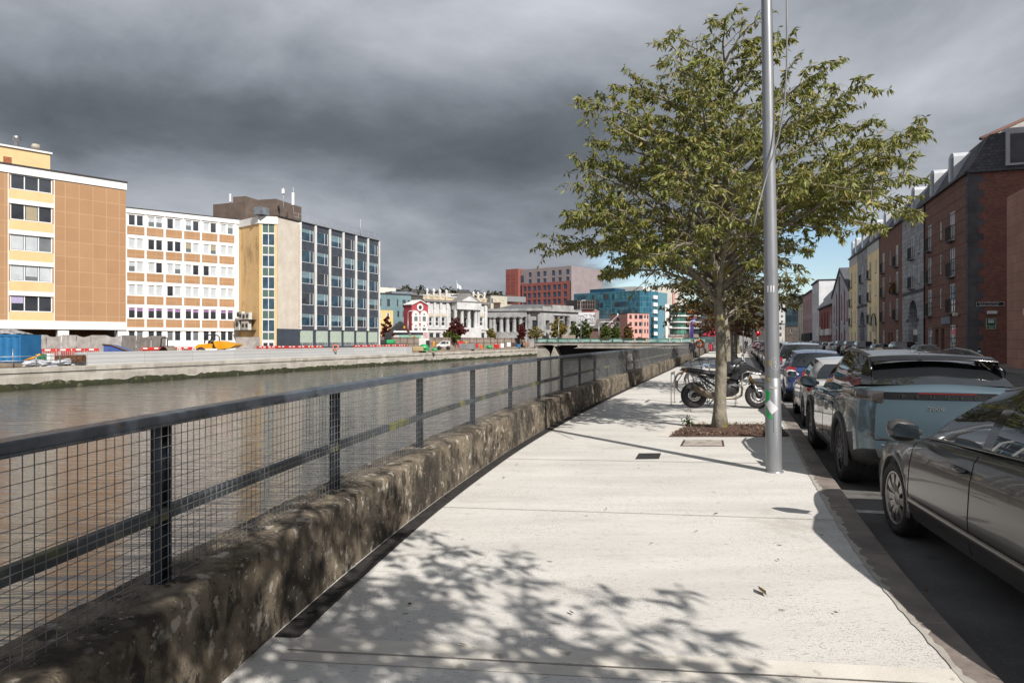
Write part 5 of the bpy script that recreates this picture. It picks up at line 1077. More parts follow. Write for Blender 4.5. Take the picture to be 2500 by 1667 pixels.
def yellow(y0,y1,lab):
 L=1.0543*(y1-y0);w=[]
 for z in F3[1:]:w+=[(1.2,z+.3,1.3,2.1,'b'),(L-2.2,z+.75,.6,1.5,'s')]
 w+=[(1.4,.5,1.3,2.2,'p'),(L-2.2,.3,.8,2.4,'p')]
 B,fr=apt('rendered_terrace',lab,y0,y1,YREND,H_A,w,dorm=(2.2,5.6));mb=MB();mb.box(0,fr.L,-.03,-.004,H_A-1.1,H_A-.03);mb.build('white_frieze',M('white_frieze',S(214,214,212,.9),S(196,196,194,.9),1,.8),B,fr.M);return B,fr
B,fr=yellow(77.9,85,'pale yellow rendered bay with black balconies next to the long brick bay')
t=thing('shop_sign','round topped cream sign board over the yellow bay doorway','sign',Mw=fr.M@Matrix.Translation((4.8,-.3,3.2)));m=MB();m.prism(archpoly(4.8,1.3,2.7,3.3),-.12,-.02,axis='y');m.build('board',M('cream_board',S(196,186,160,.9),None,3,.6),t,fr.M);m=MB();m.tube([(4.8-1.45*math.cos(math.pi*i/12),-.14,3.3+1.45*math.sin(math.pi*i/12))for i in range(13)],.06,5);m.build('rim',IRON,t,fr.M)
B,fr=arch_bay(85.1,92.2,'narrow grey stone bay with a smaller archway between the two yellow bays')
t=thing('blue_notice','small blue notice hanging in the smaller stone archway','sign',Mw=fr.M@Matrix.Translation((fr.L/2,.35,2)));m=MB();m.box(fr.L/2-1,fr.L/2+.3,.33,.4,2.0,3.0);m.build('board',M('blue_board',S(54,60,120,.9),None,3,.6),t,fr.M)
B,fr=yellow(92.3,99,'far pale yellow rendered bay beside the grey gabled hall')
# gabled rendered hall
GREN=M('grey_roughcast',S(176,174,176,1.3),S(150,148,150,1.25),.8,.9);_stain(GREN,1,.56,.75,S(120,116,114,.9),(1,1,.4),.6);RW=M('red_boarding',S(140,50,38,.9),S(120,42,34,.9),2,.7)
fr=Fr(fxp(117.5),fxp(99.2),0);B=thing('gabled_hall','grey roughcast gabled hall with tall narrow red boarded pointed windows','building',Mw=fr.M);L=fr.L;eh=9.0;ah=fr.h(2056,657)
mb=MB();mb.prism([(0,0),(L,0),(L,eh),(L/2,ah),(0,eh)],0,18,axis='y');mb.build('wall',GREN,B,fr.M)
mb=MB();mb.prism([(-.3,eh-.3),(L/2,ah),(L/2,ah+.45),(-.3,eh+.2)],-.15,18.1,axis='y');mb.prism([(L+.3,eh-.3),(L+.3,eh+.2),(L/2,ah+.45),(L/2,ah)],-.15,18.1,axis='y');mb.build('roof',SLATEM,B,fr.M)
for(f_,w,z0,z1)in((.14,.32,4.6,7.6),(.30,.55,4.1,9.4),(.47,.4,4.9,8.4),(.61,.4,4.9,8.8),(.76,.55,4.1,9.4),(.9,.32,4.6,7.6),(.30,.7,1.2,3.6),(.47,.35,1.2,2.9),(.61,.35,1.2,2.9),(.76,.7,1.2,3.6),(.14,.3,1.0,2.6)):
 x=L*f_;mb=MB();mb.prism([(x-w,z0),(x+w,z0),(x+w,z1-w),(x,z1),(x-w,z1-w)],-.03,-.004,axis='y');o=mb.build('window',RW,B,fr.M)
 if z0>4:mb=MB();mb.box(x-w-.1,x+w+.1,-.12,-.004,z0-.15,z0-.02);mb.build('sill',SILLG,o,fr.M)
mb=MB();mb.tube([(L/2,-.1,0),(L/2,-.1,ah-1)],.12,6);mb.build('downpipe',M('grey_pipe',S(110,114,120,.9),None,4,.5),B,fr.M)
# lower houses and shops further along
def shop(y0,y1,H,mat,label,nm,wins,roof=FELT,D=9,extra=None):
 fr=Fr(fxp(y1),fxp(y0),0);B=thing(nm,label,'building',Mw=fr.M);ops=[(fr.L*a,fr.L*b2,c,d)for a,b2,c,d in wins]
 mb=MB();wall_open(mb,fr.L,0,H,ops,.2);shell(mb,fr.L,D,0,H,0);mb.build('wall',mat,B,fr.M);mb=MB();mb.box(-.05,fr.L+.05,-.3,D,H,H+.3);mb.build('cornice',roof,B,fr.M)
 for a,b2,c,d in ops:window(B,fr.M,a,c,b2-a,d-c,1,2,WHT2,GLR,.12,.09)
 return B,fr
RSH=M('faded_red_shopfront',S(150,96,88,.9),S(132,84,78,.9),.8,.8)
B,fr=shop(117.7,137,7.6,RSH,'long low faded red shop building with white signs beyond the gabled hall','shop_building',[(.08,.16,3.2,6.0),(.3,.38,3.2,6),(.52,.6,3.2,6),(.78,.92,3.2,6),(.1,.2,.3,2.4),(.8,.9,.2,2.4)])
for a,b2,c,d in((.02,.2,2.5,4.2),(.36,.5,2.5,3.6),(.72,.97,2.5,3.6)):mb=MB();mb.box(fr.L*a,fr.L*b2,-.5,-.02,c,d);mb.build('shop_sign_board',SWH,B,fr.M)
for a in(.18,.4,.62):mb=MB();mb.box(fr.L*a,fr.L*(a+.09),-.1,-.004,2.4,6.8);mb.build('pilaster',RW,B,fr.M)
B,fr=shop(117.6,138,13.0,M('bare_render',S(172,150,134,.95),S(150,130,118,.95),.5,.9),'tall bare rendered wall and chimneys rising behind the red shop building','rear_block',[],D=6);B.location.x+=5;
for a,h in((.2,2.0),(.55,2.4),(.85,2.6)):mb=MB();mb.box(fr.L*a,fr.L*a+2.2,1,3,13.2,13.2+h);mb.build('chimney',M('chimney_render',S(220,206,184,.8),S(190,176,156,.8),1,.8),B,fr.M)
B,fr=shop(137.2,150,13.5,M('white_house_wall',S(220,222,226,.9),S(200,202,206,.9),.6,.8),'white house end wall standing above the red shop roofs','white_house',[(.1,.2,9,11.5),(.4,.5,9,11.5),(.7,.8,9,11.5),(.1,.2,5,7.5),(.4,.5,5,7.5),(.7,.8,5,7.5)])
B,fr=shop(150.2,172,12.4,M('dusky_pink_render',S(186,150,150,.95),S(166,132,134,.95),.6,.8),'dusky pink terraced building with dark upper windows near the street end','pink_terrace',[(.06+.155*i,.13+.155*i,7.6,10.8)for i in range(6)]+[(.06+.155*i,.13+.155*i,3.6,6.2)for i in range(6)],roof=M('slate_roof',S(96,96,98)))
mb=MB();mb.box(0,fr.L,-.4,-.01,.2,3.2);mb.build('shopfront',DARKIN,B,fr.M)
B,fr=shop(172.3,186,11.0,M('cream_end_house',S(214,206,184,.9),S(196,188,168,.9),.6,.8),'cream end house last in the right hand terrace','end_house',[(.15,.3,7,9.4),(.6,.75,7,9.4),(.15,.3,3.6,6),(.6,.75,3.6,6)])
# buildings closing the street
GG2=BG.copy();GG2.name='dark_curtain_wall';bk3=[n for n in GG2.node_tree.nodes if n.type=='TEX_BRICK'][0];bk3.inputs['Color1'].default_value=S(52,68,78,.7);bk3.inputs['Color2'].default_value=S(80,104,112,.7);bk3.inputs['Mortar'].default_value=S(110,124,128,.6);bk3.inputs['Brick Width'].default_value=3;bk3.inputs['Row Height'].default_value=3.4
fr=Fr((XU(1918,330),330),(XU(1985,322),322),0);B=thing('dark_glass_block','dark glass office block closing the far end of the street below the hill','building',Mw=fr.M);part(B,fr,'curtain_wall',GG2,(0,fr.L,0,14,0,fr.h(1940,752)));part(B,fr,'top_storey',M('black_top',S(48,48,52,.6),None,.5,.5),(.5,fr.L,1,13,fr.h(1940,752),fr.h(1940,741)))
B,fr,H=bld('pale_end_block','pale grey end block with two columns of dark windows beside the dark glass block',1885,300,1917,303,741,12,M('pale_grey_wall',S(204,204,202,.65),S(184,184,184,.6),.3,.8),cols=[(1888,1893),(1897,1902),(1907,1912)],rows=[(745,752),(757,764),(769,776),(782,789)],z=0)
B,fr,H=bld('stone_quayside_house','low dark stone house in front of the dark glass block',1908,250,1975,246,797,8,M('dark_rubble',S(120,108,100,.7),S(90,82,76,.65),.8,.9),cols=[(1930,1935),(1950,1955)],rows=[(803,812)],z=0)
B,fr,H=bld('grey_gable_house','grey house with white window frames behind the lamp post',1888,215,1916,217,792,8,M('grey_house_wall',S(190,186,180,.7),S(170,166,160,.65),.5,.8),cols=[(1891,1896),(1903,1909)],rows=[(797,806),(812,822)],z=0)
# ------------------------------------------------------------ trees
BARK=M('lichen_bark',S(164,156,138,.64),S(122,114,100,.6),7,.9,bump=.9,bscale=26,det=8,stretch=(1,1,.55),c3=S(160,146,66,.6),c3s=3.2,c3lo=.58,c3hi=.66);_stain(BARK,9,.62,.68,S(52,46,40,.5),(1,1,.8),.8);_stain(BARK,14,.60,.66,S(176,176,164,.6),(1,1,1),.6)
TWIG=M('twig_bark',S(110,98,84,.6),S(80,70,60,.55),8,.9)
LV_G=leafmat('olive_leaves',[S(118,128,58,.72),S(148,154,80,.74),S(130,138,66,.72),S(172,170,104,.74),S(96,108,50,.68),S(156,154,82,.74),S(184,162,96,.72)],.34)
LV_D=leafmat('dark_green_leaves',[S(62,74,36,.58),S(84,92,44,.6),S(104,100,48,.6),S(120,96,46,.58),S(54,64,32,.55)],.25)
LV_O=leafmat('rust_leaves',[S(110,66,30,.6),S(134,86,38,.62),S(86,72,34,.6),S(120,54,30,.6),S(74,66,32,.55)],.25)
import mathutils.noise as mnoise
def tree(name,label,loc,keys,nlimb,nleaf,leaf,lmat,seed,trunk_r=.14,fork=2.3,top=7.5,lean=(.35,.1),group=None,droop=.5,bark=None,rz=0,sides=7,gap=None,lw=.36,sec=7,hollow=0):
 """crown envelope keys (z, radius); limbs climb from a leader, side twigs carry single hanging leaves"""
 rq=random.Random(seed);t=thing(name,label,'tree',loc,rz,group);tb=MB();cb_=MB();bark=bark or BARK
 def lead(z):f=max(0,(z-fork)/(top-fork));return Vector((lean[0]*f**1.4+.05*math.sin(z*1.7)*min(1,z/2),lean[1]*f**1.4+.04*math.sin(z*2.1+1)*min(1,z/2),z))
 zsn=22;pts=[];rr=[]
 for i in range(zsn+1):
  z=(top-.15)*i/zsn;pts.append(lead(z));f=z/top;base=trunk_r*(1+.55*math.exp(-z/.16)+.12*math.exp(-z/.7));r=base*(1-.22*min(1,z/fork))if z<fork else trunk_r*.70*max(.08,(1-(z-fork)/(top-fork))**1.15)
  rr.append(r)
 pts[0].z=-.06;tb.tube(pts,rr,14,sm=True)
 twigs=[];zlo,zhi=keys[0][0],keys[-1][0]
 zz_=[zlo+(zhi-zlo)*i/200 for i in range(201)];ws=[cat_interp(keys,z)**1.0+.15 for z in zz_];tot=sum(ws);cum=[];a=0
 for w in ws:a+=w/tot;cum.append(a)
 for i in range(nlimb):
  q=(i+.5)/nlimb;ze=zz_[next(k for k,c in enumerate(cum)if c>=q-1e-9)]if q<cum[-1]else zhi
  az=i*2.39996+rq.uniform(-.3,.3);Re=cat_interp(keys,ze)*(rq.uniform(.84,1.04)if i%3 else rq.uniform(.5,.85))
  if gap and gap(az,ze):Re*=.6
  zs_=max(fork*rq.uniform(.93,1.08),ze-.55*Re-rq.uniform(.1,.5));zs_=zs_ if zs_>fork+.15 or i%4==0 else fork+rq.uniform(.15,1.7)*min(1,top/7);zs_=min(zs_,top-.3)
  s0=lead(zs_);c0=lead(min(ze,top-.1));e=Vector((c0.x+math.cos(az)*Re,c0.y+math.sin(az)*Re,ze-.12*Re*droop))
  m1=s0.lerp(e,.45)+Vector((0,0,.16*Re+(.12 if ze>zs_ else .0)));n=9;lp=[]
  for k in range(n+1):f=k/n;p_=s0*(1-f)**2+m1*2*f*(1-f)+e*f*f;lp.append(p_+Vector((rq.gauss(0,.02),rq.gauss(0,.02),rq.gauss(0,.02)))*min(1,4*f))
  r0=min(trunk_r*.42,.012+.0125*Re);tb.tube(lp,[r0*(1-k/n)**.9+.0035 for k in range(n+1)],sides,caps=False)
  ns=max(3,int(sec*Re/2.2+2))
  for j in range(ns):
   f=.22+.80*(j+rq.random()*.8)/ns;f=min(f,.98);k=int(f*n);p0=lp[k].lerp(lp[min(k+1,n)],f*n-k);d=(lp[min(k+1,n)]-lp[max(k-1,0)]).normalized()
   side=d.cross(Vector((0,0,1)));side=side.normalized()if side.length>.1 else Vector((1,0,0))
   sg=1 if j%2 else-1;L=(.34+.42*(1-f))*min(1.25,.35+.42*Re)*rq.uniform(.7,1.2)
   dd=(d*rq.uniform(.4,.9)+side*sg*rq.uniform(.5,1.1)+Vector((0,0,rq.uniform(-.15,.55)))).normalized();p1=p0+dd*L*.55+Vector((0,0,.04));p2=p0+dd*L+Vector((0,0,-.10*L))
   tb.tube([p0,p1,p2],[.0075,.005,.0025],4,caps=False);twigs.append((p0,p1,p2,L))
   for _ in range(2):
    f2=rq.uniform(.3,.9);q0=p0.lerp(p2,f2);d3=(dd+Vector((rq.gauss(0,.6),rq.gauss(0,.6),rq.gauss(0,.45)))).normalized();L3=L*rq.uniform(.3,.6);q2=q0+d3*L3+Vector((0,0,-.1*L3));tb.tube([q0,q2],[.004,.002],3,caps=False,sm=False);twigs.append((q0,q0.lerp(q2,.5),q2,L3))
  twigs.append((lp[-3],lp[-2],lp[-1],.5))
 tot=sum(x[3]for x in twigs)
 for(p0,p1,p2,L)in twigs:
  k=L/tot*nleaf;k=int(k)+(1 if rq.random()<k-int(k)else 0);d=(p2-p0).normalized()
  rd_=math.hypot(p1.x,p1.y)
  if hollow and p1.z<4.4 and rd_<1.5:k=k if rq.random()<.22 else 0
  if hollow and k:
   q_=mnoise.noise(Vector((p1.x*1.15+7,p1.y*1.15,p1.z*1.5)))
   k=int(k*(1.3 if q_>.0 else(.95 if q_>-.2 else .35))+rq.random())
  for _ in range(k):
   f=rq.random()**.75;p_=(p0.lerp(p1,f*2)if f<.5 else p1.lerp(p2,f*2-1));l=leaf*rq.uniform(.65,1.2)
   ax=(d*rq.uniform(-.1,.7)+Vector((rq.gauss(0,.55),rq.gauss(0,.55),rq.gauss(-droop,.42)))).normalized();sd_=ax.cross(Vector((rq.gauss(0,1),rq.gauss(0,1),rq.gauss(0,1)))).normalized()*l*lw*.5
   nn=ax.cross(sd_).normalized()*l*.06;a=p_+ax*l*.06;b2=p_+ax*l*.42;c=p_+ax*l
   cb_.add([a,b2+sd_+nn,c,b2-sd_+nn],[(0,1,2),(0,2,3)])
 tb.build('trunk',bark,t,WM[t.name]);cb_.build('crown',lmat,t,WM[t.name]);return t
K1=[(2.6,1.5),(3.1,2.5),(3.6,3.15),(4.3,3.4),(4.9,3.1),(5.5,2.75),(6.1,2.3),(6.6,1.8),(7.1,1.15),(7.45,.65),(7.65,.15)]
TREE1=tree('street_tree','broad street tree with olive leaves and lichen on its trunk in the mulched bed',(3.71,12.2,0),K1,88,56000,.128,LV_G,11,trunk_r=.105,group=None,sec=11,droop=.75,lean=(.12,.05),lw=.31,hollow=1,gap=lambda az,ze:ze<3.55 and math.cos(az)>.45)
tree('street_tree','street tree whose leafy shadow falls across the pavement in the foreground',(1.0,-1.3,0),[(2.9,2.0),(3.4,3.0),(4.2,3.15),(5,2.7),(6,1.9),(6.9,1.1),(7.3,.1)],50,12500,.16,LV_G,23,fork=2.6,top=7.2,lean=(.1,0))
tree('street_tree','smaller dark green street tree directly behind the lichen covered tree',(6.75,21.6,0),[(2.2,1.6),(2.8,2.4),(3.6,2.7),(4.6,2.2),(5.4,1.3),(6.0,.2)],34,7500,.16,LV_D,31,trunk_r=.15,fork=2.1,top=5.9)
tree('street_tree','rust brown street tree farther along the kerb behind the motorcycle',(12.8,40,0),[(1.9,1.6),(2.6,2.6),(3.6,3.0),(4.8,2.4),(5.8,1.2),(6.3,.2)],30,4200,.25,LV_O,37,trunk_r=.16,fork=2.0,top=6.2,sides=5)
tree('street_tree','green and brown street tree near the far end of the pavement',(19.6,60,0),[(2.0,1.8),(2.8,2.8),(4,3.2),(5.4,2.4),(6.5,.3)],26,3200,.32,LV_D,41,trunk_r=.17,fork=2.2,top=6.4,sides=5)
tree('street_tree','orange leaved street tree beyond the end of the low wall',(26.8,81,0),[(2.0,2.0),(3,3),(4.2,3.3),(5.6,2.4),(6.8,.3)],24,2600,.4,LV_O,43,trunk_r=.18,fork=2.2,top=6.6,sides=5)
# trees on the far bank
def ftree(name,label,u,Y,vtop,vlow,wpx,cols,seed,zb=GZ,nl=2600,lf=.5,shape='o',trans=.2):
 x=XU(u,Y);top=ZV(vtop,Y)-zb;lo=max(.4,ZV(vlow,Y)-zb);R_=wpx*.5*Y/F;h=top-lo
 ks={'o':[(lo,R_*.5),(lo+h*.25,R_*.95),(lo+h*.5,R_),(lo+h*.75,R_*.7),(top-.02,R_*.12)],'c':[(lo,R_*.8),(lo+h*.15,R_),(lo+h*.5,R_*.75),(lo+h*.8,R_*.35),(top-.02,R_*.05)]}[shape]
 m_=leafmat(name+'_leaves_%d'%seed,cols,trans)
 return tree(name,label,(x,Y,zb),ks,22,nl,lf,m_,seed,trunk_r=.16,fork=max(.5,lo*.9),top=top,lean=(0,0),droop=.2,bark=TWIG,sides=4,lw=.75,sec=5)
MR=[S(110,44,46,.6),S(134,62,58,.6),S(92,36,40,.55),S(120,70,50,.6)];GN=[S(84,104,44,.62),S(108,124,56,.62),S(70,88,40,.58),S(130,132,60,.62)];YL=[S(176,152,74,.62),S(156,140,72,.62),S(130,124,62,.6),S(190,160,90,.6)];OL=[S(140,134,76,.62),S(120,120,64,.6),S(160,146,84,.6),S(150,110,64,.6)]
ftree('maple_tree','dark red maple beside the yellow corner of the teal block',944,132,769,832,36,MR,51,nl=2200,lf=.42,shape='c')
ftree('maple_tree','large maple turning red above and green below before the white palazzo',1113,150,773,818,52,MR,52,nl=2600,lf=.45,shape='c');ftree('shrub','rounded green bush at the foot of the red palazzo maple',1100,148,806,834,48,GN,53,nl=1500,lf=.42)
ftree('maple_tree','small orange green tree between the palazzo and the grey bank',1199,165,801,832,24,OL,54,nl=900)
ftree('maple_tree','small deep red maple in front of the bank columns',1273,172,789,828,22,MR,55,nl=1300,lf=.45)
ftree('autumn_tree','thin olive tree in front of the bank corner pavilion',1306,172,794,828,40,OL,56,nl=1100,lf=.45)
ftree('autumn_tree','yellow leaved tree in front of the bank end wall',1362,184,775,824,46,YL,57,nl=2400,lf=.5)
ftree('round_tree','narrow green tree at the left of the white banner',1402,188,785,826,30,GN,58,nl=1500,lf=.5,shape='c');ftree('round_tree','dense green tree covering the lower lines of the white banner',1428,186,778,828,36,GN,59,nl=2200,lf=.5);ftree('round_tree','rounded green tree left of the church gable',1477,190,786,830,28,GN,60,nl=1700,lf=.5);ftree('round_tree','rounded green tree before the church gable',1502,190,792,830,25,GN,61,nl=1500,lf=.5);ftree('round_tree','browning round tree between the church and the pink building',1533,190,790,830,26,[S(120,110,56,.6),S(150,110,60,.6),S(100,104,50,.6),S(140,90,50,.58)],62,nl=1500,lf=.5)
# ------------------------------------------------------------ planting bed, covers, litter
SOIL=M('bark_mulch',S(112,80,64,.62),S(74,52,42,.55),26,1.0,bump=1.0,bscale=40,det=8,c3=S(170,150,132,.6),c3s=60,c3lo=.64,c3hi=.68)
bed=[(2.62,11.42),(4.66,11.42),(4.98,12.1),(5.02,13.1),(3.38,13.15)]
rq=random.Random(8);mb=MB();rows=[]
for j in range(15):
 a=j/14;L0=Vector(bed[0]).lerp(Vector(bed[4]),a);R0=Vector(bed[1]).lerp(Vector((5.14,13.12)),a);row=[]
 for i in range(27):
  p_=L0.lerp(R0,i/26);ed=min(i,26-i,j,14-j);z=-.03+.018*min(ed,3)+rq.uniform(-.012,.016)+.05*math.exp(-((p_.x-3.71)**2+(p_.y-12.2)**2)/.2);row.append((p_.x+rq.uniform(-.02,.02),p_.y+rq.uniform(-.02,.02),max(z,.008)))
 rows.append(row)
mb.grid(rows);struct(mb,'mulch_bed',SOIL)
mb=MB()
for _ in range(900):
 a,b2=rq.random(),rq.random();p_=Vector(bed[0]).lerp(Vector(bed[4]),a).lerp(Vector(bed[1]).lerp(Vector((5.1,13.1)),a),b2);d=Vector((rq.gauss(0,1),rq.gauss(0,1),rq.gauss(0,.4))).normalized()*rq.uniform(.012,.035);e=Vector((-d.y,d.x,.3*d.z))*.4;c=Vector((p_.x,p_.y,.035+rq.random()*.02));mb.add([c-d-e,c+d-e,c+d+e,c-d+e],[(0,1,2,3)])
stuff(mb,'bark_chips',leafmat('bark_chip',[S(84,62,48,.6),S(120,94,74,.6),S(60,44,36,.6),S(180,160,140,.62),S(96,70,56,.6)],.0),'loose brown bark chips covering the soil around the tree')
mb=MB()
for a,b2 in((bed[0],bed[1]),(bed[0],bed[4]),(bed[4],(5.12,13.15))):
 d=(Vector(b2)-Vector(a)).normalized();n_=Vector((d.y,-d.x));
 if a==bed[0]and b2==bed[4]:n_=-n_
 if a==bed[4]:n_=-n_
 w=.05 if a==bed[0]and b2==bed[1]else .20;mb.quad((a[0],a[1],.004),(b2[0],b2[1],.004),(b2[0]+n_.x*w,b2[1]+n_.y*w,.0042),(a[0]+n_.x*w,a[1]+n_.y*w,.0042))
struct(mb,'bed_margin',mt_trowel)
t=thing('weed','small bright green weed at the far left corner of the mulched bed','weed',(3.32,12.95,0));mb=MB()
for _ in range(90):
 p_=Vector((3.34+rq.gauss(0,.05),12.95+rq.gauss(0,.05),.02+abs(rq.gauss(0,.06))));d=Vector((rq.gauss(0,1),rq.gauss(0,1),rq.gauss(.3,.8))).normalized()*rq.uniform(.03,.06);e=d.orthogonal().normalized()*.016;mb.add([p_-e*.2,p_+d*.5+e,p_+d,p_+d*.5-e],[(0,1,2,3)])
mb.build('foliage',leafmat('weed_leaves',[S(110,150,60,.62),S(84,124,48,.6),S(150,176,96,.62)],.3),t,ID)
mb=MB()
for _ in range(60):
 p_=Vector((3.42+rq.random()*.5,12.55+rq.gauss(0,.08)-.0,.04));d=Vector((rq.gauss(0,1),rq.gauss(0,.5),rq.gauss(.3,.4))).normalized()*.045;e=d.orthogonal().normalized()*.014;mb.add([p_,p_+d*.5+e,p_+d,p_+d*.5-e],[(0,1,2,3)])
stuff(mb,'moss_patch',MATS['weed_leaves'],'low green moss and seedlings spreading over the mulch')
def pg(u,v):Y=YV(v);return(XU(u,Y),Y)
RUST=M('rusty_iron',S(116,78,62,.6),S(84,58,48,.55),18,.8,metal=.2,bump=.4,bscale=60);CONCI=M('worn_cover_concrete',S(200,192,182,.6),S(104,76,62,.6),9,.9,lo=.50,hi=.62,stretch=(.5,2.2,1),bump=.3,bscale=60)
q=[pg(1661,1089),pg(1769,1089.5),pg(1766,1075),pg(1669,1074.5)]
t=thing('manhole_cover','rusty rectangular access cover set in the pavement in front of the mulched bed','manhole cover',(q[0][0],q[0][1],0))
mb=MB();mb.prism(q,.001,.007);mb.build('frame',RUST,t,ID);c=Vector((sum(p_[0]for p_ in q)/4,sum(p_[1]for p_ in q)/4));mb=MB();mb.prism([tuple(c+(Vector(p_)-c)*.9)for p_ in q],.0072,.011);mb.build('plate',CONCI,t,ID)
q=[pg(1551,1121),pg(1609,1120),pg(1614,1106.5),pg(1560,1107)]
t=thing('gully_grate','small dark grey slotted drain grate in the middle of the pavement','drain grate',(q[0][0],q[0][1],0));mb=MB();mb.prism(q,.001,.006);mb.build('frame',mt_drain,t,ID);mb=MB()
for i in range(11):
 a=Vector(q[0]).lerp(Vector(q[1]),(i+.5)/11);b2=Vector(q[3]).lerp(Vector(q[2]),(i+.5)/11);w=Vector((.007,0));mb.add([(a.x-w.x,a.y+.02,.0075),(a.x+w.x,a.y+.02,.0075),(b2.x+w.x,b2.y-.02,.0075),(b2.x-w.x,b2.y-.02,.0075)],[(0,1,2,3)])
mb.build('slots',mt_dark,t,ID)
LITT=leafmat('fallen_leaf',[S(150,90,50,.6),S(120,70,40,.6),S(90,74,46,.6),S(176,130,70,.6)],.1)
LS=[(832,1441,.05),(1861,1449,.06),(1170,1185,.03),(1090,1215,.03),(1345,1056,.03),(1758,1228,.03),(1748,1257,.025),(2262,1447,.03),(1590,1330,.02),(1700,1300,.018),(1480,1245,.02),(1395,1500,.025),(1130,1580,.03),(1900,1370,.018),(2040,1500,.02),(1000,1480,.03),(620,1600,.04),(1262,1136,.03),(1230,1168,.025),(1440,1065,.03),(1475,1064,.02),(1420,1020,.025),(1560,1012,.02),(760,1500,.04)]
for k,(u,v,sz)in enumerate(LS):
 x,y=pg(u,v);a=rq.random()*6.28;d=Vector((math.cos(a),math.sin(a),0));e=Vector((-d.y,d.x,0));c=Vector((x,y,.013));m=MB();m.add([c-d*sz,c+e*sz*.4+Vector((0,0,sz*.35)),c+d*sz+Vector((0,0,sz*.3)),c-e*sz*.4+Vector((0,0,sz*.1))],[(0,1,2),(0,2,3)])
 o=one(m,'fallen_leaf',LITT,'dry curled brown leaf lying loose on the pale pavement or in the drain','leaf','dry leaves scattered on the pavement')
# ------------------------------------------------------------ lamp post and its cable
STEEL=M('galvanised_steel',S(176,178,182,.72),S(150,152,156,.68),1.2,.38,metal=.55,bump=.05,bscale=30,stretch=(1,1,.25));_stain(STEEL,2.0,.58,.70,S(120,118,112),(1,1,.5),.5)
LX,LY=3.225,8.40;HP=8.2
def prad(z):return .095 if z<1.15 else(.088-.0055*(z-1.15))
def pcen(z):return Vector((LX-.016*z,LY,z))
t=thing('lamp_post','tall tapered galvanised steel lamp post with green paint and a white paper diamond','lamp post',(LX,LY,0))
mb=MB();zs=[0,.004,1.14,1.15,1.16]+[1.3+.3*i for i in range(24)];rows=[]
for z in zs:
 c=pcen(z);rows.append([(c.x+prad(z)*math.cos(2*math.pi*k/32),c.y+prad(z)*math.sin(2*math.pi*k/32),z)for k in range(33)])
mb.grid(rows,sm=True);mb.build('pole',STEEL,t,ID)
mb=MB();mb.lathe([(.112,0),(.112,.012),(.097,.02)],24,c=(LX,LY,0.0));mb.build('base_collar',STEEL,t,ID)
top=pcen(HP);mb=MB();mb.tube([top,top+Vector((.1,-.03,.35)),top+Vector((.6,-.1,.55)),top+Vector((1.3,-.3,.6))],[.05,.045,.04,.04],8);mb.box(top.x+1.2,top.x+1.9,top.y-.45,top.y-.15,top.z+.52,top.z+.66,bv=.05);mb.build('lantern_arm',STEEL,t,ID)
def patch(name,poly,mat_,dr=.0025,n=1):
 """poly: (degrees round the post from its camera side, height)"""
 import itertools
 xs_=[p_[0]for p_ in poly];zs_=[p_[1]for p_ in poly];nx,nz=14,14;vs=[];fs=[];idx={}
 def inside(x,z):
  c=False
  for i in range(len(poly)):
   (x1,z1),(x2,z2)=poly[i],poly[i-1]
   if(z1>z)!=(z2>z)and x<(x2-x1)*(z-z1)/(z2-z1)+x1:c=not c
  return c
 m=MB();c0=sum(xs_)/len(xs_),sum(zs_)/len(zs_);pl=[]
 for i in range(len(poly)):
  a,b2=poly[i],poly[(i+1)%len(poly)]
  for k in range(6):pl.append((a[0]+(b2[0]-a[0])*k/6,a[1]+(b2[1]-a[1])*k/6))
 def P3(d,z):c=pcen(z);a=R(-90+d);r=prad(z)+dr;return(c.x+r*math.cos(a),c.y+r*math.sin(a),z)
 rows=[]
 for s_ in(0.02,.3,.6,.8,1.0):rows.append([P3(c0[0]+(x-c0[0])*s_,c0[1]+(z-c0[1])*s_)for x,z in pl+[pl[0]]])
 m.grid(rows);return m.build(name,mat_,t,ID)
def lz(v):return ZV(v,LY-.09)
def la(u,v):
 z=lz(v);c=pcen(z);x=XU(u,LY-.09)-c.x;return math.degrees(math.asin(max(-.97,min(.97,x/prad(z)))))
def lp(u,v):return(la(u,v),lz(v))
PAPER=M('white_paper',S(240,240,242,.72),S(230,230,233,.7),4,.6);GPNT=M('green_spray_paint',S(24,190,92,.72),S(16,170,80,.7),9,.5);GLUE=M('old_glue',S(176,164,130,.62),S(150,140,116,.55),14,.7);STK=M('faded_sticker',S(206,204,196,.65),S(170,166,158,.6),10,.6)
patch('paper_notice',[lp(1869,987),lp(1881.5,976),lp(1899,997),lp(1885,1012)],PAPER,.006)
patch('paint_mark',[lp(1869,951),lp(1876,950),lp(1882,960),lp(1880,975),lp(1874,985),lp(1869,982)],GPNT);patch('paint_mark',[lp(1869,990),lp(1876,998),lp(1881,1010),lp(1887,1022),lp(1883,1024),lp(1876,1014),lp(1869,1016)],GPNT)
patch('glue_patch',[lp(1869,880),lp(1885,878),lp(1886,892),lp(1870,895)],GLUE);patch('glue_patch',[lp(1868,918),lp(1881,917),lp(1883,933),lp(1868,934)],GLUE);patch('glue_patch',[lp(1880,943),lp(1897,943),lp(1898,949),lp(1881,949)],STK);patch('torn_sticker',[lp(1866,813),lp(1876,813),lp(1874,842),lp(1871,842),lp(1870,825),lp(1866,824)],STK);patch('torn_sticker',[lp(1867,848),lp(1871,848),lp(1871,856),lp(1867,856)],STK)
for du in(0,6,12):patch('torn_sticker',[lp(1876+du,697),lp(1879+du,697),lp(1878.5+du,713),lp(1876.5+du,713)],PAPER)
mb=MB()
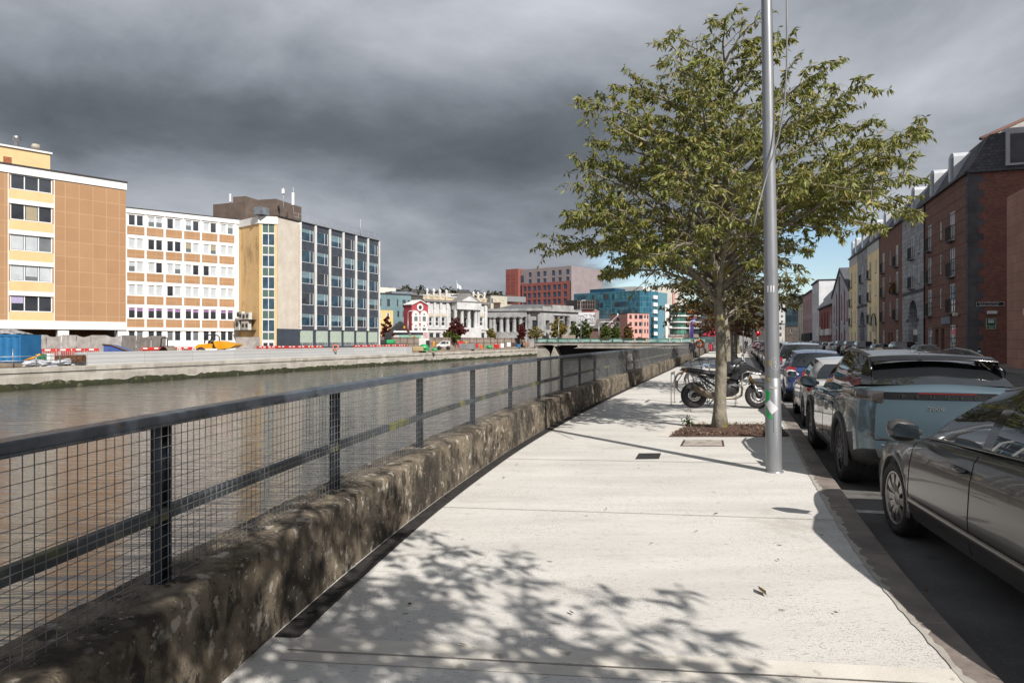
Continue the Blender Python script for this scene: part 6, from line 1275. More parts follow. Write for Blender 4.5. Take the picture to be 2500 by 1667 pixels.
def pl3(d,z,dr=.003):c=pcen(z);a=R(-90+d);r=prad(z)+dr;return Vector((c.x+r*math.cos(a),c.y+r*math.sin(a),z))
dz0,dz1=lz(1055),lz(1000);mb.tube([pl3(-20,dz1,.001),pl3(-20,dz0,.001),pl3(0,dz0,.001),pl3(38,dz0,.001),pl3(38,dz1,.001)],.0018,4);mb.build('access_door',M('door_gap',S(90,90,92),None,5,.6),t,ID)
mb=MB();ce=lp(1893,888);
mb.tube([pl3(ce[0]+34*math.cos(a*.2618),ce[1]+.075*math.sin(a*.2618))for a in range(25)],.0014,4,caps=False)
for k,(ox,oz,rr_)in enumerate(((0,.045,9),(-9,.02,8),(8,.022,8),(-3,-.008,10),(6,-.03,9),(-6,-.038,7))):mb.tube([pl3(ce[0]+ox+rr_*math.cos(a*.5236),ce[1]+oz+rr_*.0017*math.sin(a*.5236))for a in range(13)],.0014,4,caps=False)
mb.build('chalk_drawing',PAPER,t,ID)
pts=[(1921,-40,8.2),(1921,60,8.2),(1921,160,8.2),(1915,260,8.22),(1900,340,8.24),(1882,395,8.27),(1866,450,8.26),(1850,510,8.2),(1840,553,8.15)]
mb=MB();mb.tube([(XU(u,Y),Y,ZV(v,Y))for u,v,Y in pts],.010,6);one(mb,'cable',M('grey_cable',S(150,150,150,.6),None,5,.5),'loose grey cable hanging down in a curve across the lamp post','cable')
# ------------------------------------------------------------ vehicles (x forward, y left, z up from the road)
def paint(name,c,c2=None,metal=.45,rough=.32):return M(name,c,c2 or tuple(x*.93 for x in c[:3])+(1,),1.5,rough,metal,spec=.5,coat=1.0)
BLK=M('gloss_black',(.008,.008,.009,1),(.012,.012,.013,1),3,.12,spec=.6,coat=.6);PLAST=M('dark_plastic',S(62,63,66,.6),S(48,49,52,.6),30,.55,bump=.1,bscale=300);RUB=M('tyre_rubber',(.014,.014,.015,1),(.024,.023,.023,1),20,.8,bump=.3,bscale=80)
ALLOY=M('alloy_silver',S(190,186,182,.7),S(160,156,152,.66),6,.32,metal=.75);ALLOYD=M('alloy_grey',S(120,120,124,.6),S(96,96,100,.6),6,.3,metal=.75);DISC=M('wheel_well_dark',(.012,.012,.012,1),(.02,.019,.018,1),5,.9)
CGLASS=M('car_glass_dark',(.012,.014,.016,1),(.016,.018,.02,1),1,.015,spec=.9,coat=.3);CCLEAR=glassmat('car_glass_clear',(.62,.72,.70,1),.13);SEATM=M('seat_fabric',(.03,.03,.032,1),(.045,.045,.048,1),8,.8)
TAIL=M('tail_red',S(190,16,24,.7),S(150,8,16,.7),6,.12,spec=.7,coat=.8);TAILD=M('tail_smoked',S(50,46,46,.6),S(84,76,72,.6),5,.12,spec=.8,coat=.8);HEADL=M('headlamp_lens',S(190,200,206,.6),S(130,140,148,.55),6,.08,spec=.8,coat=.8);PLATE=M('number_plate',S(236,236,230,.7),None,3,.4);CHROME=M('chrome_trim',S(210,212,214,.8),None,3,.15,metal=.9)
MIRG=M('mirror_glass',S(120,136,146,.7),None,2,.02,metal=.9);SEAM=M('panel_gap',(.006,.006,.006,1),None,3,.8)
def wheel_meshes(Rw,wt,rimf,spokes,smat,style='s'):
 ty=MB();rr=Rw*rimf
 ty.lathe([(rr,-wt*.42),(rr+.02,-wt*.5),(Rw-.035,-wt*.52),(Rw-.008,-wt*.44),(Rw,-wt*.3),(Rw-.004,-wt*.12),(Rw,-wt*.08),(Rw,wt*.08),(Rw-.004,wt*.12),(Rw,wt*.3),(Rw-.008,wt*.44),(Rw-.035,wt*.52),(rr+.02,wt*.5),(rr,wt*.42)],40,axis='y')
 rm=MB();rm.lathe([(rr+.004,wt*.46),(rr-.012,wt*.47),(rr-.022,wt*.40),(rr-.03,-wt*.1),(rr-.03,-wt*.4),(rr,-wt*.42)],40,axis='y')
 rm.lathe([(0,wt*.36),(.05,wt*.38),(.075,wt*.34),(.08,wt*.1)],20,axis='y')
 for k in range(spokes):
  a=2*math.pi*k/spokes;ca,sa=math.cos(a),math.sin(a)
  def pt(r,w,y):return(r*ca-w*sa,y,r*sa+w*ca)
  w0,w1=(.022,.036)if style=='s' else((.03,.022)if style=='d' else(.018,.014));r0,r1=.055,rr-.02
  vs=[pt(r0,-w0,wt*.36),pt(r0,w0,wt*.36),pt((r0+r1)/2,(w0+w1)/2,wt*.44),pt(r1,w1,wt*.43),pt(r1,-w1,wt*.43),pt((r0+r1)/2,-(w0+w1)/2,wt*.44)]
  vb=[(x,wt*.20,z)for x,_,z in vs];fs=[tuple(range(6)),tuple(range(11,5,-1))]+[(i,6+i,6+(i+1)%6,(i+1)%6)for i in range(6)]
  rm.add(vs+vb,fs,0,False)
 hb=MB();hb.lathe([(0,wt*.05),(rr-.03,wt*.05),(rr-.03,-wt*.2),(0,-wt*.2)],24,axis='y')
 return ty.mesh('tyre',RUB),rm.mesh('rim',smat),hb.mesh('brake_disc',DISC)
_CW={}
def car(label,body_c,P,group='cars parked along the near kerb',name='parked_car',cat='car',detail=True):
 """P: dictionary of dimensions. Builds the car at the origin, nose along +x."""
 root=thing(name,label,cat,(0,0,0),0,group);I=ID
 L,Wd,H,wb,Rw=P['L'],P['W'],P['H'],P['wb'],P['R'];hw=Wd/2;xf=P['xf'];xr=xf-wb
 arch=Rw+P.get('ag',.045);zw=Rw
 hwk=P['hw'];zbk=P['zb'];zsk=P['zs'];ztk=P['zt']
 xs=sorted(set([round(-L/2+L*i/64,4)for i in range(65)]+[round(c+arch*math.cos(math.pi*i/16),4)for c in(xf,xr)for i in range(17)]+[-L/2+.015,-L/2+.05,L/2-.05,L/2-.015]))
 xs=[x for i,x in enumerate(xs)if i==0 or x-xs[i-1]>.004]
 def ring(x):
  w=hw*cat_interp(hwk,x);zb,zs,zt=cat_interp(zbk,x),cat_interp(zsk,x),cat_interp(ztk,x);h=zs-zb
  cre=P.get('cre',.22)
  pts=[(0,zb+.0),(w*.80,zb),(w*.945,zb+.05),(w*.985,zb+h*.18),(w*1.0,zb+h*.42),(w*.992,zb+h*.60),(w*.984,zs-cre),(w*.975,zs-cre+.03),(w*.955,zs-.07),(w*.92,zs-.02),(w*.87,zs+.0)]
  top=[]
  for f in(.70,.45,.2,0):top.append((w*.87*f,zs+(zt-zs)*(1-f**1.6)))
  za=0
  for c in(xf,xr):
   d=abs(x-c)
   if d<=arch+1e-6:za=max(za,zw+math.sqrt(max(0,arch*arch-d*d)))
  if za>zb:
   q=[]
   for i,(y,z)in enumerate(pts):
    if i==0:q.append((y,zb));continue
    if i==1:q.append((w*.62,zb));continue
    q.append((y if z>=za or i>3 else w*(.985 if i==3 else .97),max(z,za+.004*(i-2))))
   pts=q
  return[(x,y,z)for y,z in pts+top],(za>zb)
 rings=[ring(x)for x in xs];nr=len(rings[0][0])
 door_x=P['doors']
 bd=MB();drs=[MB()for _ in door_x];cl=MB();low=P.get('clad',0)
 for sgn in(1,-1):
  for i in range(len(xs)-1):
   A,B2=rings[i][0],rings[i+1][0];xm=(xs[i]+xs[i+1])/2
   for j in range(nr-1):
    q=[A[j],A[j+1],B2[j+1],B2[j]];q=[(p[0],p[1]*sgn,p[2])for p in q]
    if sgn<0:q=q[::-1]
    zc=sum(p[2]for p in q)/4;tgt=bd
    if j==0 or(j==1 and(rings[i][1]and rings[i+1][1])):tgt=cl
    elif low and j<=9 and(zc<low(xm)if callable(low)else zc<low):tgt=cl
    elif sgn>0 and 2<=j<=9:
     for k,(a,b2)in enumerate(door_x):
      if a<xm<b2:tgt=drs[k]
    tgt.add(q,[(0,1,2,3)],0,True)
 for i,rev in((0,False),(-1,True)):
  A=rings[i][0];pts=[p for p in A]+[(p[0],-p[1],p[2])for p in A[::-1][1:-1]]
  n=len(A)
  for j in range(n-1):
   q=[A[j],A[j+1],(A[j+1][0],-A[j+1][1],A[j+1][2]),(A[j][0],-A[j][1],A[j][2])]
   tgt=cl if(P.get('clad_end',0)and(A[j][2]+A[j+1][2])/2<P['clad_end'])else bd
   tgt.add(q[::-1]if rev else q,[(0,1,2,3)],0,False)
 def merge(m):
  idx={};nv=[];mp=[]
  for v in m.v:
   k=(round(v[0],4),round(v[1],4),round(v[2],4))
   if k not in idx:idx[k]=len(nv);nv.append(v)
   mp.append(idx[k])
  m.v=nv;nf=[];nm=[];ns=[]
  for f,a,b2 in zip(m.f,m.mi,m.sm):
   g=[]
   for i_ in f:
    if not g or mp[i_]!=g[-1]:g.append(mp[i_])
   if len(g)>1 and g[0]==g[-1]:g.pop()
   if len(g)>=3:nf.append(g);nm.append(a);ns.append(b2)
  m.f,m.mi,m.sm=nf,nm,ns;return m
 body=merge(bd).build('body',body_c,root,I)
 if cl.f:merge(cl).build('lower_trim',P.get('cladm',PLAST),root,I)
 dobs=[]
 for m in drs:
  if m.f:dobs.append(merge(m).build('door',body_c,root,I))
 g=P['gh'];zbelt=lambda x:cat_interp(zsk,x)
 bot=g['bot'];top=g['top']
 segs=g['segs']
 m_=6;cols=[];kinds=[]
 def lerp3(a,b2,t):return tuple(a[i]+(b2[i]-a[i])*t for i in range(3))
 for k,(kind,n)in enumerate(segs):
  for i in range(n if k<len(segs)-1 else n+1):
   t=i/n
   if kind in('w','r'):
    tt=t;pb=list(lerp3(bot[k],bot[k+1],t));pt_=list(lerp3(top[k],top[k+1],t));bow=math.sin(math.pi/2*(1-t if kind=='w' else t));
    b0,b1=bot[k],bot[k+1];
    fx=(1-(1-t)**2)if kind=='r' else t*t
    pb[0]=b0[0]+(b1[0]-b0[0])*(t*t if kind=='w' else 1-(1-t)**2);pt_[0]=top[k][0]+(top[k+1][0]-top[k][0])*(t*t if kind=='w' else 1-(1-t)**2)
    cols.append((tuple(pb),tuple(pt_)))
   else:cols.append((lerp3(bot[k],bot[k+1],t),lerp3(top[k],top[k+1],t)))
   kinds.append(kind)
 bulge=g.get('bulge',.035);grid=[]
 for(b0,t0)in cols:
  c=[]
  for j in range(m_+1):
   f=j/m_;p=list(lerp3(b0,t0,f));bl=bulge*math.sin(math.pi*f);y=b0[1]
   p[1]+=bl*(1 if y>.05 else 0)*min(1,y/.5);p[2]+=bl*.2;c.append(tuple(p))
  grid.append(c)
 parts={}
 for k in range(len(cols)-1):
  kd=kinds[k]
  if kinds[k]!=kinds[k+1]and k+1<len(cols):pass
  for sgn in(1,-1):
   key=(kd if kd in 'wrpbc' else kd,sgn if kd not in 'wr' else 0)
   mb_=parts.setdefault(key,MB())
   for j in range(m_):
    q=[grid[k][j],grid[k+1][j],grid[k+1][j+1],grid[k][j+1]];q=[(p[0],p[1]*sgn,p[2])for p in q];mb_.add(q if sgn>0 else q[::-1],[(0,1,2,3)],0,True)
 glass=P.get('glass',CGLASS)
 for(kd,sgn),mb_ in parts.items():
  merge(mb_);nm_,mt_={'w':('windscreen',glass),'r':('rear_window',P.get('rglass',glass)),'p':('front_pillar',body_c if not P.get('black_pillars')else BLK),'c':('rear_pillar',body_c if not P.get('black_pillars')else BLK),'b':('centre_pillar',BLK),'f':('side_window',glass),'g':('side_window',glass),'q':('quarter_window',glass)}[kd];mb_.build(nm_,mt_,root,I)
 rf=MB();rows=[];crown=g.get('crown',.045)
 for(b0,t0)in cols:
  yy=t0[1];fade=min(1,yy/.45)if yy>0 else 0
  rows.append([(t0[0],yy*(1-2*i/12),t0[2]+crown*fade*(1-(1-2*i/12)**2))for i in range(13)])
 rf.grid(rows,sm=True);merge(rf).build('roof',P.get('roofm',body_c),root,I)
 if P.get('interior'):
  for(x,y)in P['interior']:
   m=MB();zb_=zbelt(x)-.12;m.box(x-.16,x+.02,y-.26,y+.26,zb_-.1,zb_+.16,bv=.05);m.box(x-.13,x-.03,y-.14,y+.14,zb_+.2,zb_+.38,bv=.045);m.tube([(x-.08,y-.06,zb_+.14),(x-.08,y-.06,zb_+.24)],.008,6);m.tube([(x-.08,y+.06,zb_+.14),(x-.08,y+.06,zb_+.24)],.008,6);m.build('seat',SEATM,root,I)
  m=MB();c=P['wheelpos'];m.lathe([(.17,-.012),(.19,0),(.17,.012)],20,axis='x',closed=True);m.T=None;o=m.build('steering_wheel',BLK,root,Matrix.Translation(c)@Matrix.Rotation(R(-20),4,'Y'))
 key=(Rw,P['wt'],P['spokes'],P['rimm'].name,P.get('style','s'),P.get('rimf',.68))
 if key not in _CW:_CW[key]=wheel_meshes(Rw,P['wt'],P.get('rimf',.68),P['spokes'],P['rimm'],P.get('style','s'))
 ty,rm,hb=_CW[key]
 for x in(xf,xr):
  wy=hw*cat_interp(hwk,x)-P['wt']*.5-.012
  for sgn in(1,-1):
   T=Matrix.Translation((x,wy*sgn,Rw))@(Matrix.Rotation(R(180),4,'Z')if sgn<0 else ID)
   w_=place('wheel',ty,root,T);place('rim',rm,w_,T);place('brake_disc',hb,w_,T)
  mb_=MB();mb_.box(x-arch,x+arch,-wy+P['wt']*.5,wy-P['wt']*.5,.25,zw+arch-.02);mb_.lathe([(arch+.01,-wy-.08),(arch+.01,wy+.08)],20,c=(x,0,zw),axis='y',a0=0,a1=math.pi);mb_.build('wheel_well',DISC,root,I)
  am=P.get('archm')
  for sgn in(1,-1):
   m=MB();wv=[]
   for i in range(25):
    a=math.pi*(-.06+1.12*i/24);r0=arch;ww=hw*cat_interp(hwk,x+r0*math.cos(a))
    if am:wv.append([(x+(r0-.012)*math.cos(a),sgn*(ww*.975),zw+(r0-.012)*math.sin(a)),(x+(r0)*math.cos(a),sgn*(ww+.016),zw+r0*math.sin(a)),(x+(r0+.075)*math.cos(a),sgn*(ww+.014),zw+(r0+.075)*math.sin(a)),(x+(r0+.085)*math.cos(a),sgn*(ww-.012),zw+(r0+.085)*math.sin(a))])
    else:wv.append([(x+(r0-.01)*math.cos(a),sgn*(ww*.96),zw+(r0-.01)*math.sin(a)),(x+r0*math.cos(a),sgn*(ww*.992+.006),zw+r0*math.sin(a)),(x+(r0+.022)*math.cos(a),sgn*(ww*.992+.007),zw+(r0+.022)*math.sin(a)),(x+(r0+.045)*math.cos(a),sgn*(ww*.985-.004),zw+(r0+.045)*math.sin(a))])
   m.grid(wv);m.build('wheel_arch',am or body_c,root,I)
 def side(x,f):
  Rr=ring(x)[0];pts=Rr[2:11];
  for i in range(len(pts)-1):
   if pts[i][2]<=f<=pts[i+1][2]:t=(f-pts[i][2])/max(1e-6,pts[i+1][2]-pts[i][2]);return Vector((x,pts[i][1]+(pts[i+1][1]-pts[i][1])*t,f))
  return Vector((x,pts[-1][1]if f>pts[-1][2]else pts[0][1],f))
 if detail:
  sm=MB();tr=MB()
  for sgn in(1,-1):
   for x in sorted({a for d in door_x for a in d}):
    zz=[zbelt(x)-.02-(zbelt(x)-.02-cat_interp(zbk,x)-.09)*i/14 for i in range(15)];sm.tube([(lambda p:(p.x,(p.y+.0005)*sgn,p.z))(side(x,z))for z in zz],.0035,4,caps=False)
  sm.build('panel_gap',SEAM,root,I)
  for(x,z)in P['handles']:
   for sgn,par in((1,None),):
    p=side(x,z);k=next((k for k,(a,b2)in enumerate(door_x)if a<x-.1<b2),0);m=MB();m.tube([(x-.10,p.y+.006,z),(x-.075,p.y+.036,z+.003),(x+.06,p.y+.036,z+.006),(x+.09,p.y+.006,z+.006)],[.014,.017,.017,.013],8);m.build('handle',P.get('handm',body_c),dobs[k]if k<len(dobs)else root,I)
  for sgn in(1,-1):
   mx,mz=P['mir'];my=(hw*cat_interp(hwk,mx)*.90);m=MB();prof=[(0,.02),(.05,.035),(.13,.085),(.22,.09),(.26,.06),(.27,.0)]
   rows=[]
   for(dy_,hh)in((.0,.02),(.03,.03),(.07,.075),(.13,.092),(.20,.09),(.255,.066),(.275,.02)):
    rows.append([(mx+(.060 if abs(math.cos(a))<2 else 0)*math.cos(a)*(hh/.09)+(-.02 if math.cos(a)<0 else .03)*0-.12*dy_,sgn*(my+.02+dy_),mz+.05+dy_*.12+hh*math.sin(a))for a in[2*math.pi*i/14 for i in range(15)]])
   m.grid(rows,sm=True);m.add([rows[-1][i]for i in range(14)],[tuple(range(14))]);o=m.build('mirror',P.get('mirm',body_c),root,I)
   m=MB();m.prism([(sgn*(my+.065),mz+.005),(sgn*(my+.25),mz+.03),(sgn*(my+.265),mz+.09),(sgn*(my+.225),mz+.135),(sgn*(my+.075),mz+.115)],mx-.088,mx-.079,axis='x');m.build('mirror_glass',MIRG,o,I)
 for nm_,m2,boxes in P.get('lamps',()):
  for sgn in(1,-1):
   m=MB();pts=[]
   for row in boxes:pts.append([(x,y*sgn,z)for x,y,z in row])
   m.grid(pts,sm=True);m.build(nm_,m2,root,I)
 return root
def put(root,x,y,slope,z=ROADZ,flip=False):
 root.location=(x,y,z);root.rotation_euler=(0,0,math.atan2(1,slope)+(math.pi if flip else 0));return root
def recolour(c,mt_old,mt_new):
 for o in[c]+CH.get(c.name,[]):
  if o.type=='MESH':
   for s_ in o.material_slots:
    if s_.material==mt_old:s_.link='OBJECT';s_.material=mt_new
  for k in CH.get(o.name,[]):
   for s_ in k.material_slots:
    if s_.material==mt_old:s_.link='OBJECT';s_.material=mt_new
# ---- dark grey saloon, nearest
GREYP=paint('dark_grey_paint',S(92,90,88,.6),metal=.4,rough=.28)
L=4.72
GREYP.node_tree.nodes['Principled BSDF'].inputs['Coat Weight'].default_value=.55
SED=dict(L=L,W=1.82,H=1.47,wb=2.70,R=.325,xf=L/2-.92,wt=.215,spokes=10,rimm=ALLOY,style='s',rimf=.72,ag=.05,cre=.20,
 hw=[(-L/2,.80),(-L/2+.12,.88),(-L/2+.5,.955),(-1.2,.99),(0,1.0),(1.2,.99),(L/2-.55,.95),(L/2-.2,.86),(L/2,.70)],
 zb=[(-L/2,.34),(-L/2+.4,.24),(-1,.19),(1,.19),(L/2-.3,.21),(L/2,.30)],zs=[(-L/2,.82),(-L/2+.10,.95),(-1.6,1.0),(-.6,.985),(.6,.94),(1.1,.90),(1.7,.82),(L/2-.15,.70),(L/2,.56)],
 zt=[(-L/2,.86),(-L/2+.10,1.03),(-1.7,1.05),(-1,1.05),(.8,1.0),(1.2,.985),(1.9,.87),(L/2-.15,.76),(L/2,.58)],
 doors=[(-.08,1.03),(-1.02,-.08)],handles=[(.08,.83),(-.93,.86)],handm=BLK,mir=(.92,.93),glass=CCLEAR,interior=[(.05,.38),(.05,-.38),(-.85,.40),(-.85,-.40)],wheelpos=(.55,-.38,.98),
 gh=dict(bot=[(1.50,0,.96),(1.12,.70,.92),(.92,.765,.935),(-.03,.80,.985),(-.16,.80,.99),(-1.02,.77,1.02),(-1.42,.72,1.04),(-1.80,.62,1.05),(-1.98,0,1.08)],
   top=[(.42,0,1.39),(.28,.50,1.375),(.20,.535,1.385),(-.12,.575,1.425),(-.25,.58,1.428),(-.95,.56,1.40),(-1.10,.54,1.385),(-1.22,.48,1.375),(-1.30,0,1.385)],segs=[('w',8),('p',1),('f',6),('b',2),('g',6),('q',3),('c',3),('r',8)],crown=.045))
c=car('dark grey saloon with silver multi spoke wheels, nearest parked car at the right edge',GREYP,SED)
m=MB()
for(x0,x1)in((1.0,-1.0),):
 hwx=lambda x:SED['W']/2*cat_interp(SED['hw'],x);rows=[[(x,hwx(x)*.985+.006,.36),(x,hwx(x)*.995+.016,.375),(x,hwx(x)*.995+.014,.42),(x,hwx(x)*1.0+.004,.435)]for x in[x0+(x1-x0)*i/20 for i in range(21)]];m.grid(rows)
m.build('side_moulding',GREYP,c,ID)
m=MB();bt=SED['gh']['bot'][1:8];m.tube([(p[0],p[1]+.022,p[2]+.008)for p in bt],.010,6);tp=SED['gh']['top'][1:8];m.tube([(p[0],p[1]+.008,p[2]-.004)for p in tp],.009,6);m.build('window_trim',BLK,c,ID)
for sgn in(1,-1):
 m=MB();m.grid([[(L/2-.42+.33*i/6,sgn*(.78-.20*(i/6)**2),.60+.02*i/6),(L/2-.52+.36*i/6,sgn*(.775-.21*(i/6)**2),.735-.03*i/6)]for i in range(7)]);m.build('headlight',HEADL,c,ID)
 m=MB();m.grid([[(-L/2-.012+.02*f+.34*max(0,f-.4)**1.5,sgn*(.46+.36*f),.74+.02*f),(-L/2-.02+.02*f+.34*max(0,f-.4)**1.5,sgn*(.44+.39*f),.82),(-L/2-.006+.02*f+.34*max(0,f-.4)**1.5,sgn*(.46+.37*f),.90-.01*f)]for f in[i/8 for i in range(9)]]);m.build('tail_light',TAIL,c,ID)
m=MB();m.box(-L/2-.016,-L/2+.02,-.26,.26,.66,.77);m.build('number_plate',PLATE,c,ID)
def put_wheel(c,P,wx,wy,slope):
 a=math.atan2(1,slope);hwf=P['W']/2*cat_interp(P['hw'],P['xf'])-.06;f=Vector((math.cos(a),math.sin(a)));l=Vector((-f.y,f.x));o=Vector((wx,wy))-f*P['xf']-l*hwf;return put(c,o.x,o.y,slope)
put_wheel(c,SED,3.47,6.12,.20)
# ---- blue grey SUV
SUVP=paint('blue_grey_paint',S(100,122,134,.6),metal=.45,rough=.24)
L=4.54;
SUV=dict(L=L,W=1.89,H=1.64,wb=2.73,R=.365,xf=L/2-.95,wt=.235,spokes=10,rimm=ALLOYD,style='d',rimf=.68,ag=.05,cre=.16,archm=PLAST,clad=lambda x:.36 if abs(x)<1.8 else .60,clad_end=.62,black_pillars=True,roofm=BLK,mirm=BLK,handm=SUVP,
 hw=[(-L/2,.74),(-L/2+.03,.84),(-L/2+.16,.93),(-1.6,.985),(-.9,.995),(0,.985),(1.0,.99),(1.6,.985),(L/2-.35,.92),(L/2-.1,.80),(L/2,.66)],
 zb=[(-L/2,.40),(-L/2+.35,.30),(-1,.22),(1,.22),(L/2,.30)],zs=[(-L/2,1.14),(-L/2+.06,1.21),(-1.9,1.20),(-1.2,1.13),(0,1.04),(1.0,1.01),(1.5,.98),(L/2-.3,.88),(L/2,.70)],
 zt=[(-L/2,1.16),(-L/2+.08,1.26),(-1.8,1.26),(-1,1.18),(.9,1.07),(1.5,1.05),(L/2-.2,.92),(L/2,.72)],
 doors=[(-.05,.95),(-.95,-.05)],handles=[(.10,.90),(-.80,.92)],mir=(.78,1.03),interior=[(.1,.4),(.1,-.4)],wheelpos=(.6,-.4,1.0),glass=CGLASS,
 gh=dict(bot=[(1.30,0,1.05),(.98,.74,1.0),(.78,.81,1.015),(-.02,.835,1.03),(-.12,.835,1.035),(-.88,.81,1.08),(-1.25,.78,1.15),(-1.75,.74,1.22),(-2.06,.70,1.235),(-2.16,0,1.255)],
   top=[(.34,0,1.585),(.20,.54,1.55),(.08,.58,1.565),(-.15,.61,1.60),(-.24,.61,1.60),(-.85,.60,1.585),(-1.05,.59,1.565),(-1.30,.575,1.535),(-1.52,.55,1.46),(-1.66,0,1.49)],segs=[('w',8),('p',1),('f',6),('b',2),('g',6),('q',3),('q',3),('c',2),('r',8)],crown=.04,bulge=.03))
c=car('pale blue grey coupe styled SUV with a black roof and wide dark rear screen',SUVP,SUV)
m=MB();yy=[-.62+1.24*i/16 for i in range(17)]
m.grid([[(-1.42-.03*(1-(y/.62)**2),y,1.555+.035*(1-(y/.62)**2)),(-1.60-.05*(1-(y/.62)**2),y*1.02,1.545+.03*(1-(y/.62)**2)),(-1.80-.06*(1-(y/.62)**2),y*1.03,1.50+.03*(1-(y/.62)**2)),(-1.80-.06*(1-(y/.62)**2),y*1.03,1.48+.03*(1-(y/.62)**2)),(-1.60-.05*(1-(y/.62)**2),y,1.49+.02*(1-(y/.62)**2))]for y in yy])
for sgn in(1,-1):m.add([(-1.30,sgn*.585,1.53),(-1.80,sgn*.64,1.50),(-1.80,sgn*.64,1.475),(-1.93,sgn*.655,1.25),(-1.70,sgn*.60,1.40)],[(0,1,2,3,4)])
m.build('roof_spoiler',BLK,c,ID)
for sgn in(1,-1):m=MB();m.tube([(.15,sgn*.595,1.585),(-.4,sgn*.63,1.625),(-1.0,sgn*.61,1.60),(-1.45,sgn*.585,1.545),(-1.85,sgn*.655,1.40)],[.012,.02,.022,.024,.014],6);m.build('roof_rail',M('satin_grey_trim',S(130,132,134,.6),None,3,.35,metal=.6),c,ID)
m=MB();m.add([(-1.0,0,1.62),(-1.26,.035,1.60),(-1.26,-.035,1.60),(-1.24,0,1.685)],[(0,1,3),(0,3,2),(1,2,3),(0,2,1)]);m.build('aerial_fin',BLK,c,ID)
XE=-L/2
m=MB();m.grid([[(XE-.006-.0*abs(y)+.11*max(0,(abs(y)-.55)/.3)**2*.9,y,1.09),(XE-.012+.11*max(0,(abs(y)-.55)/.3)**2*.9,y,1.17)]for y in[-.78+1.56*i/28 for i in range(29)]]);o=m.build('light_bar',BLK,c,ID)
m=MB();m.box(XE-.016,XE-.010,-.28,.28,1.152,1.165);m.build('brake_strip',M('brake_strip_red',S(130,26,30,.6),None,3,.3),o,ID)
RX=Matrix.Translation((XE-.018,0,.918))@Matrix.Rotation(R(-90),4,'Z')@Matrix.Rotation(R(90),4,'X')
for k,chh in enumerate('PEUGEOT'):place('lettering',text_mesh(chh,.048,.002,ALLOYD,sx=1.5),o,Matrix.Translation((XE-.018,.42-.14*k,1.122))@Matrix.Rotation(R(-90),4,'Z')@Matrix.Rotation(R(90),4,'X'))
place('lettering',text_mesh('3008',.062,.004,CHROME,sx=1.3),c,Matrix.Translation((XE-.003,.10,.99))@Matrix.Rotation(R(-90),4,'Z')@Matrix.Rotation(R(90),4,'X'))
for sgn in(1,-1):
 m=MB();pts=[]
 for i in range(10):
  f=i/9;y=.60+.30*f;x=XE+.0+.02*f+.42*max(0,f-.45)**1.5*1.1;
  if f>.6:y=.86+.055*(f-.6)/.4;x=XE+.07+.50*(f-.6)/.4
  pts.append([(x-.012,sgn*(y+.012),1.05+.05*f),(x-.016,sgn*(y+.018),1.11+.035*f),(x-.010,sgn*(y+.008),1.18+.0*f)])
 m.grid(pts);m.build('tail_light',TAILD,c,ID)
 m=MB();m.add([(XE-.014,sgn*.10,.66),(XE-.014,sgn*.60,.66),(XE+.015,sgn*.78,.72),(XE+.015,sgn*.74,.62),(XE-.014,sgn*.55,.56),(XE-.014,sgn*.10,.56)],[(0,1,2,3,4,5)]);m.build('bumper_trim',M('satin_grey_trim',S(130,132,134,.6)),c,ID)
m=MB();m.tube([(XE-.002,-.70,.64),(XE-.002,-.74,.80),(XE+.005,-.76,1.02)],.004,4);m.tube([(XE-.002,.70,.64),(XE-.002,.74,.80),(XE+.005,.76,1.02)],.004,4);m.tube([(XE-.002,-.70,.64),(XE-.002,0,.625),(XE-.002,.70,.64)],.004,4);m.build('tailgate_gap',SEAM,c,ID)
m=MB();m.box(XE+.0,XE+.03,-.26,.26,.42,.53);m.build('number_plate',PLATE,c,ID)
put_wheel(c,SUV,4.88,11.05,.30)
SUVOBJ=c
# ---- silver coupe
SILV=paint('silver_paint',S(226,226,223,.7),metal=.25,rough=.3)
L=4.26
CPE=dict(L=L,W=1.81,H=1.40,wb=2.58,R=.325,xf=L/2-.86,wt=.225,spokes=5,rimm=ALLOYD,style='d',rimf=.7,ag=.045,cre=.2,
 hw=[(-L/2,.74),(-L/2+.05,.84),(-L/2+.3,.95),(-1.3,1.0),(-.4,.975),(.6,.975),(1.3,.98),(L/2-.4,.92),(L/2,.68)],zb=[(-L/2,.34),(-L/2+.4,.24),(0,.18),(L/2,.26)],
 zs=[(-L/2,.86),(-L/2+.08,.94),(-1.4,.98),(-.4,.94),(.6,.90),(1.2,.86),(L/2-.25,.74),(L/2,.58)],zt=[(-L/2,.88),(-L/2+.08,.98),(-1.4,1.02),(.8,.97),(1.2,.93),(L/2-.2,.78),(L/2,.60)],
 doors=[(-.55,.85)],handles=[(-.38,.82)],mir=(.62,.90),
 gh=dict(bot=[(1.18,0,.95),(.85,.70,.90),(.70,.76,.915),(-.45,.79,.955),(-.52,.79,.96),(-1.15,.755,.985),(-1.45,.72,.99),(-1.72,.66,.99),(-1.9,0,1.0)],top=[(.22,0,1.335),(.1,.52,1.315),(.02,.55,1.325),(-.42,.575,1.35),(-.5,.575,1.35),(-1.0,.55,1.315),(-1.15,.53,1.295),(-1.35,.48,1.255),(-1.42,0,1.275)],segs=[('w',6),('p',1),('f',6),('b',1),('g',5),('c',2),('c',2),('r',6)],crown=.045),
 lamps=(('tail_light',TAIL,[[(-L/2-.012+.30*max(0,f-.3)**1.4,.50+.36*f-.05*max(0,f-.75),.70+.03*f),(-L/2-.022+.30*max(0,f-.3)**1.4,.50+.38*f-.05*max(0,f-.75),.78+.02*f),(-L/2-.006+.30*max(0,f-.3)**1.4,.50+.355*f-.05*max(0,f-.75),.86)]for f in[i/8 for i in range(9)]]),))
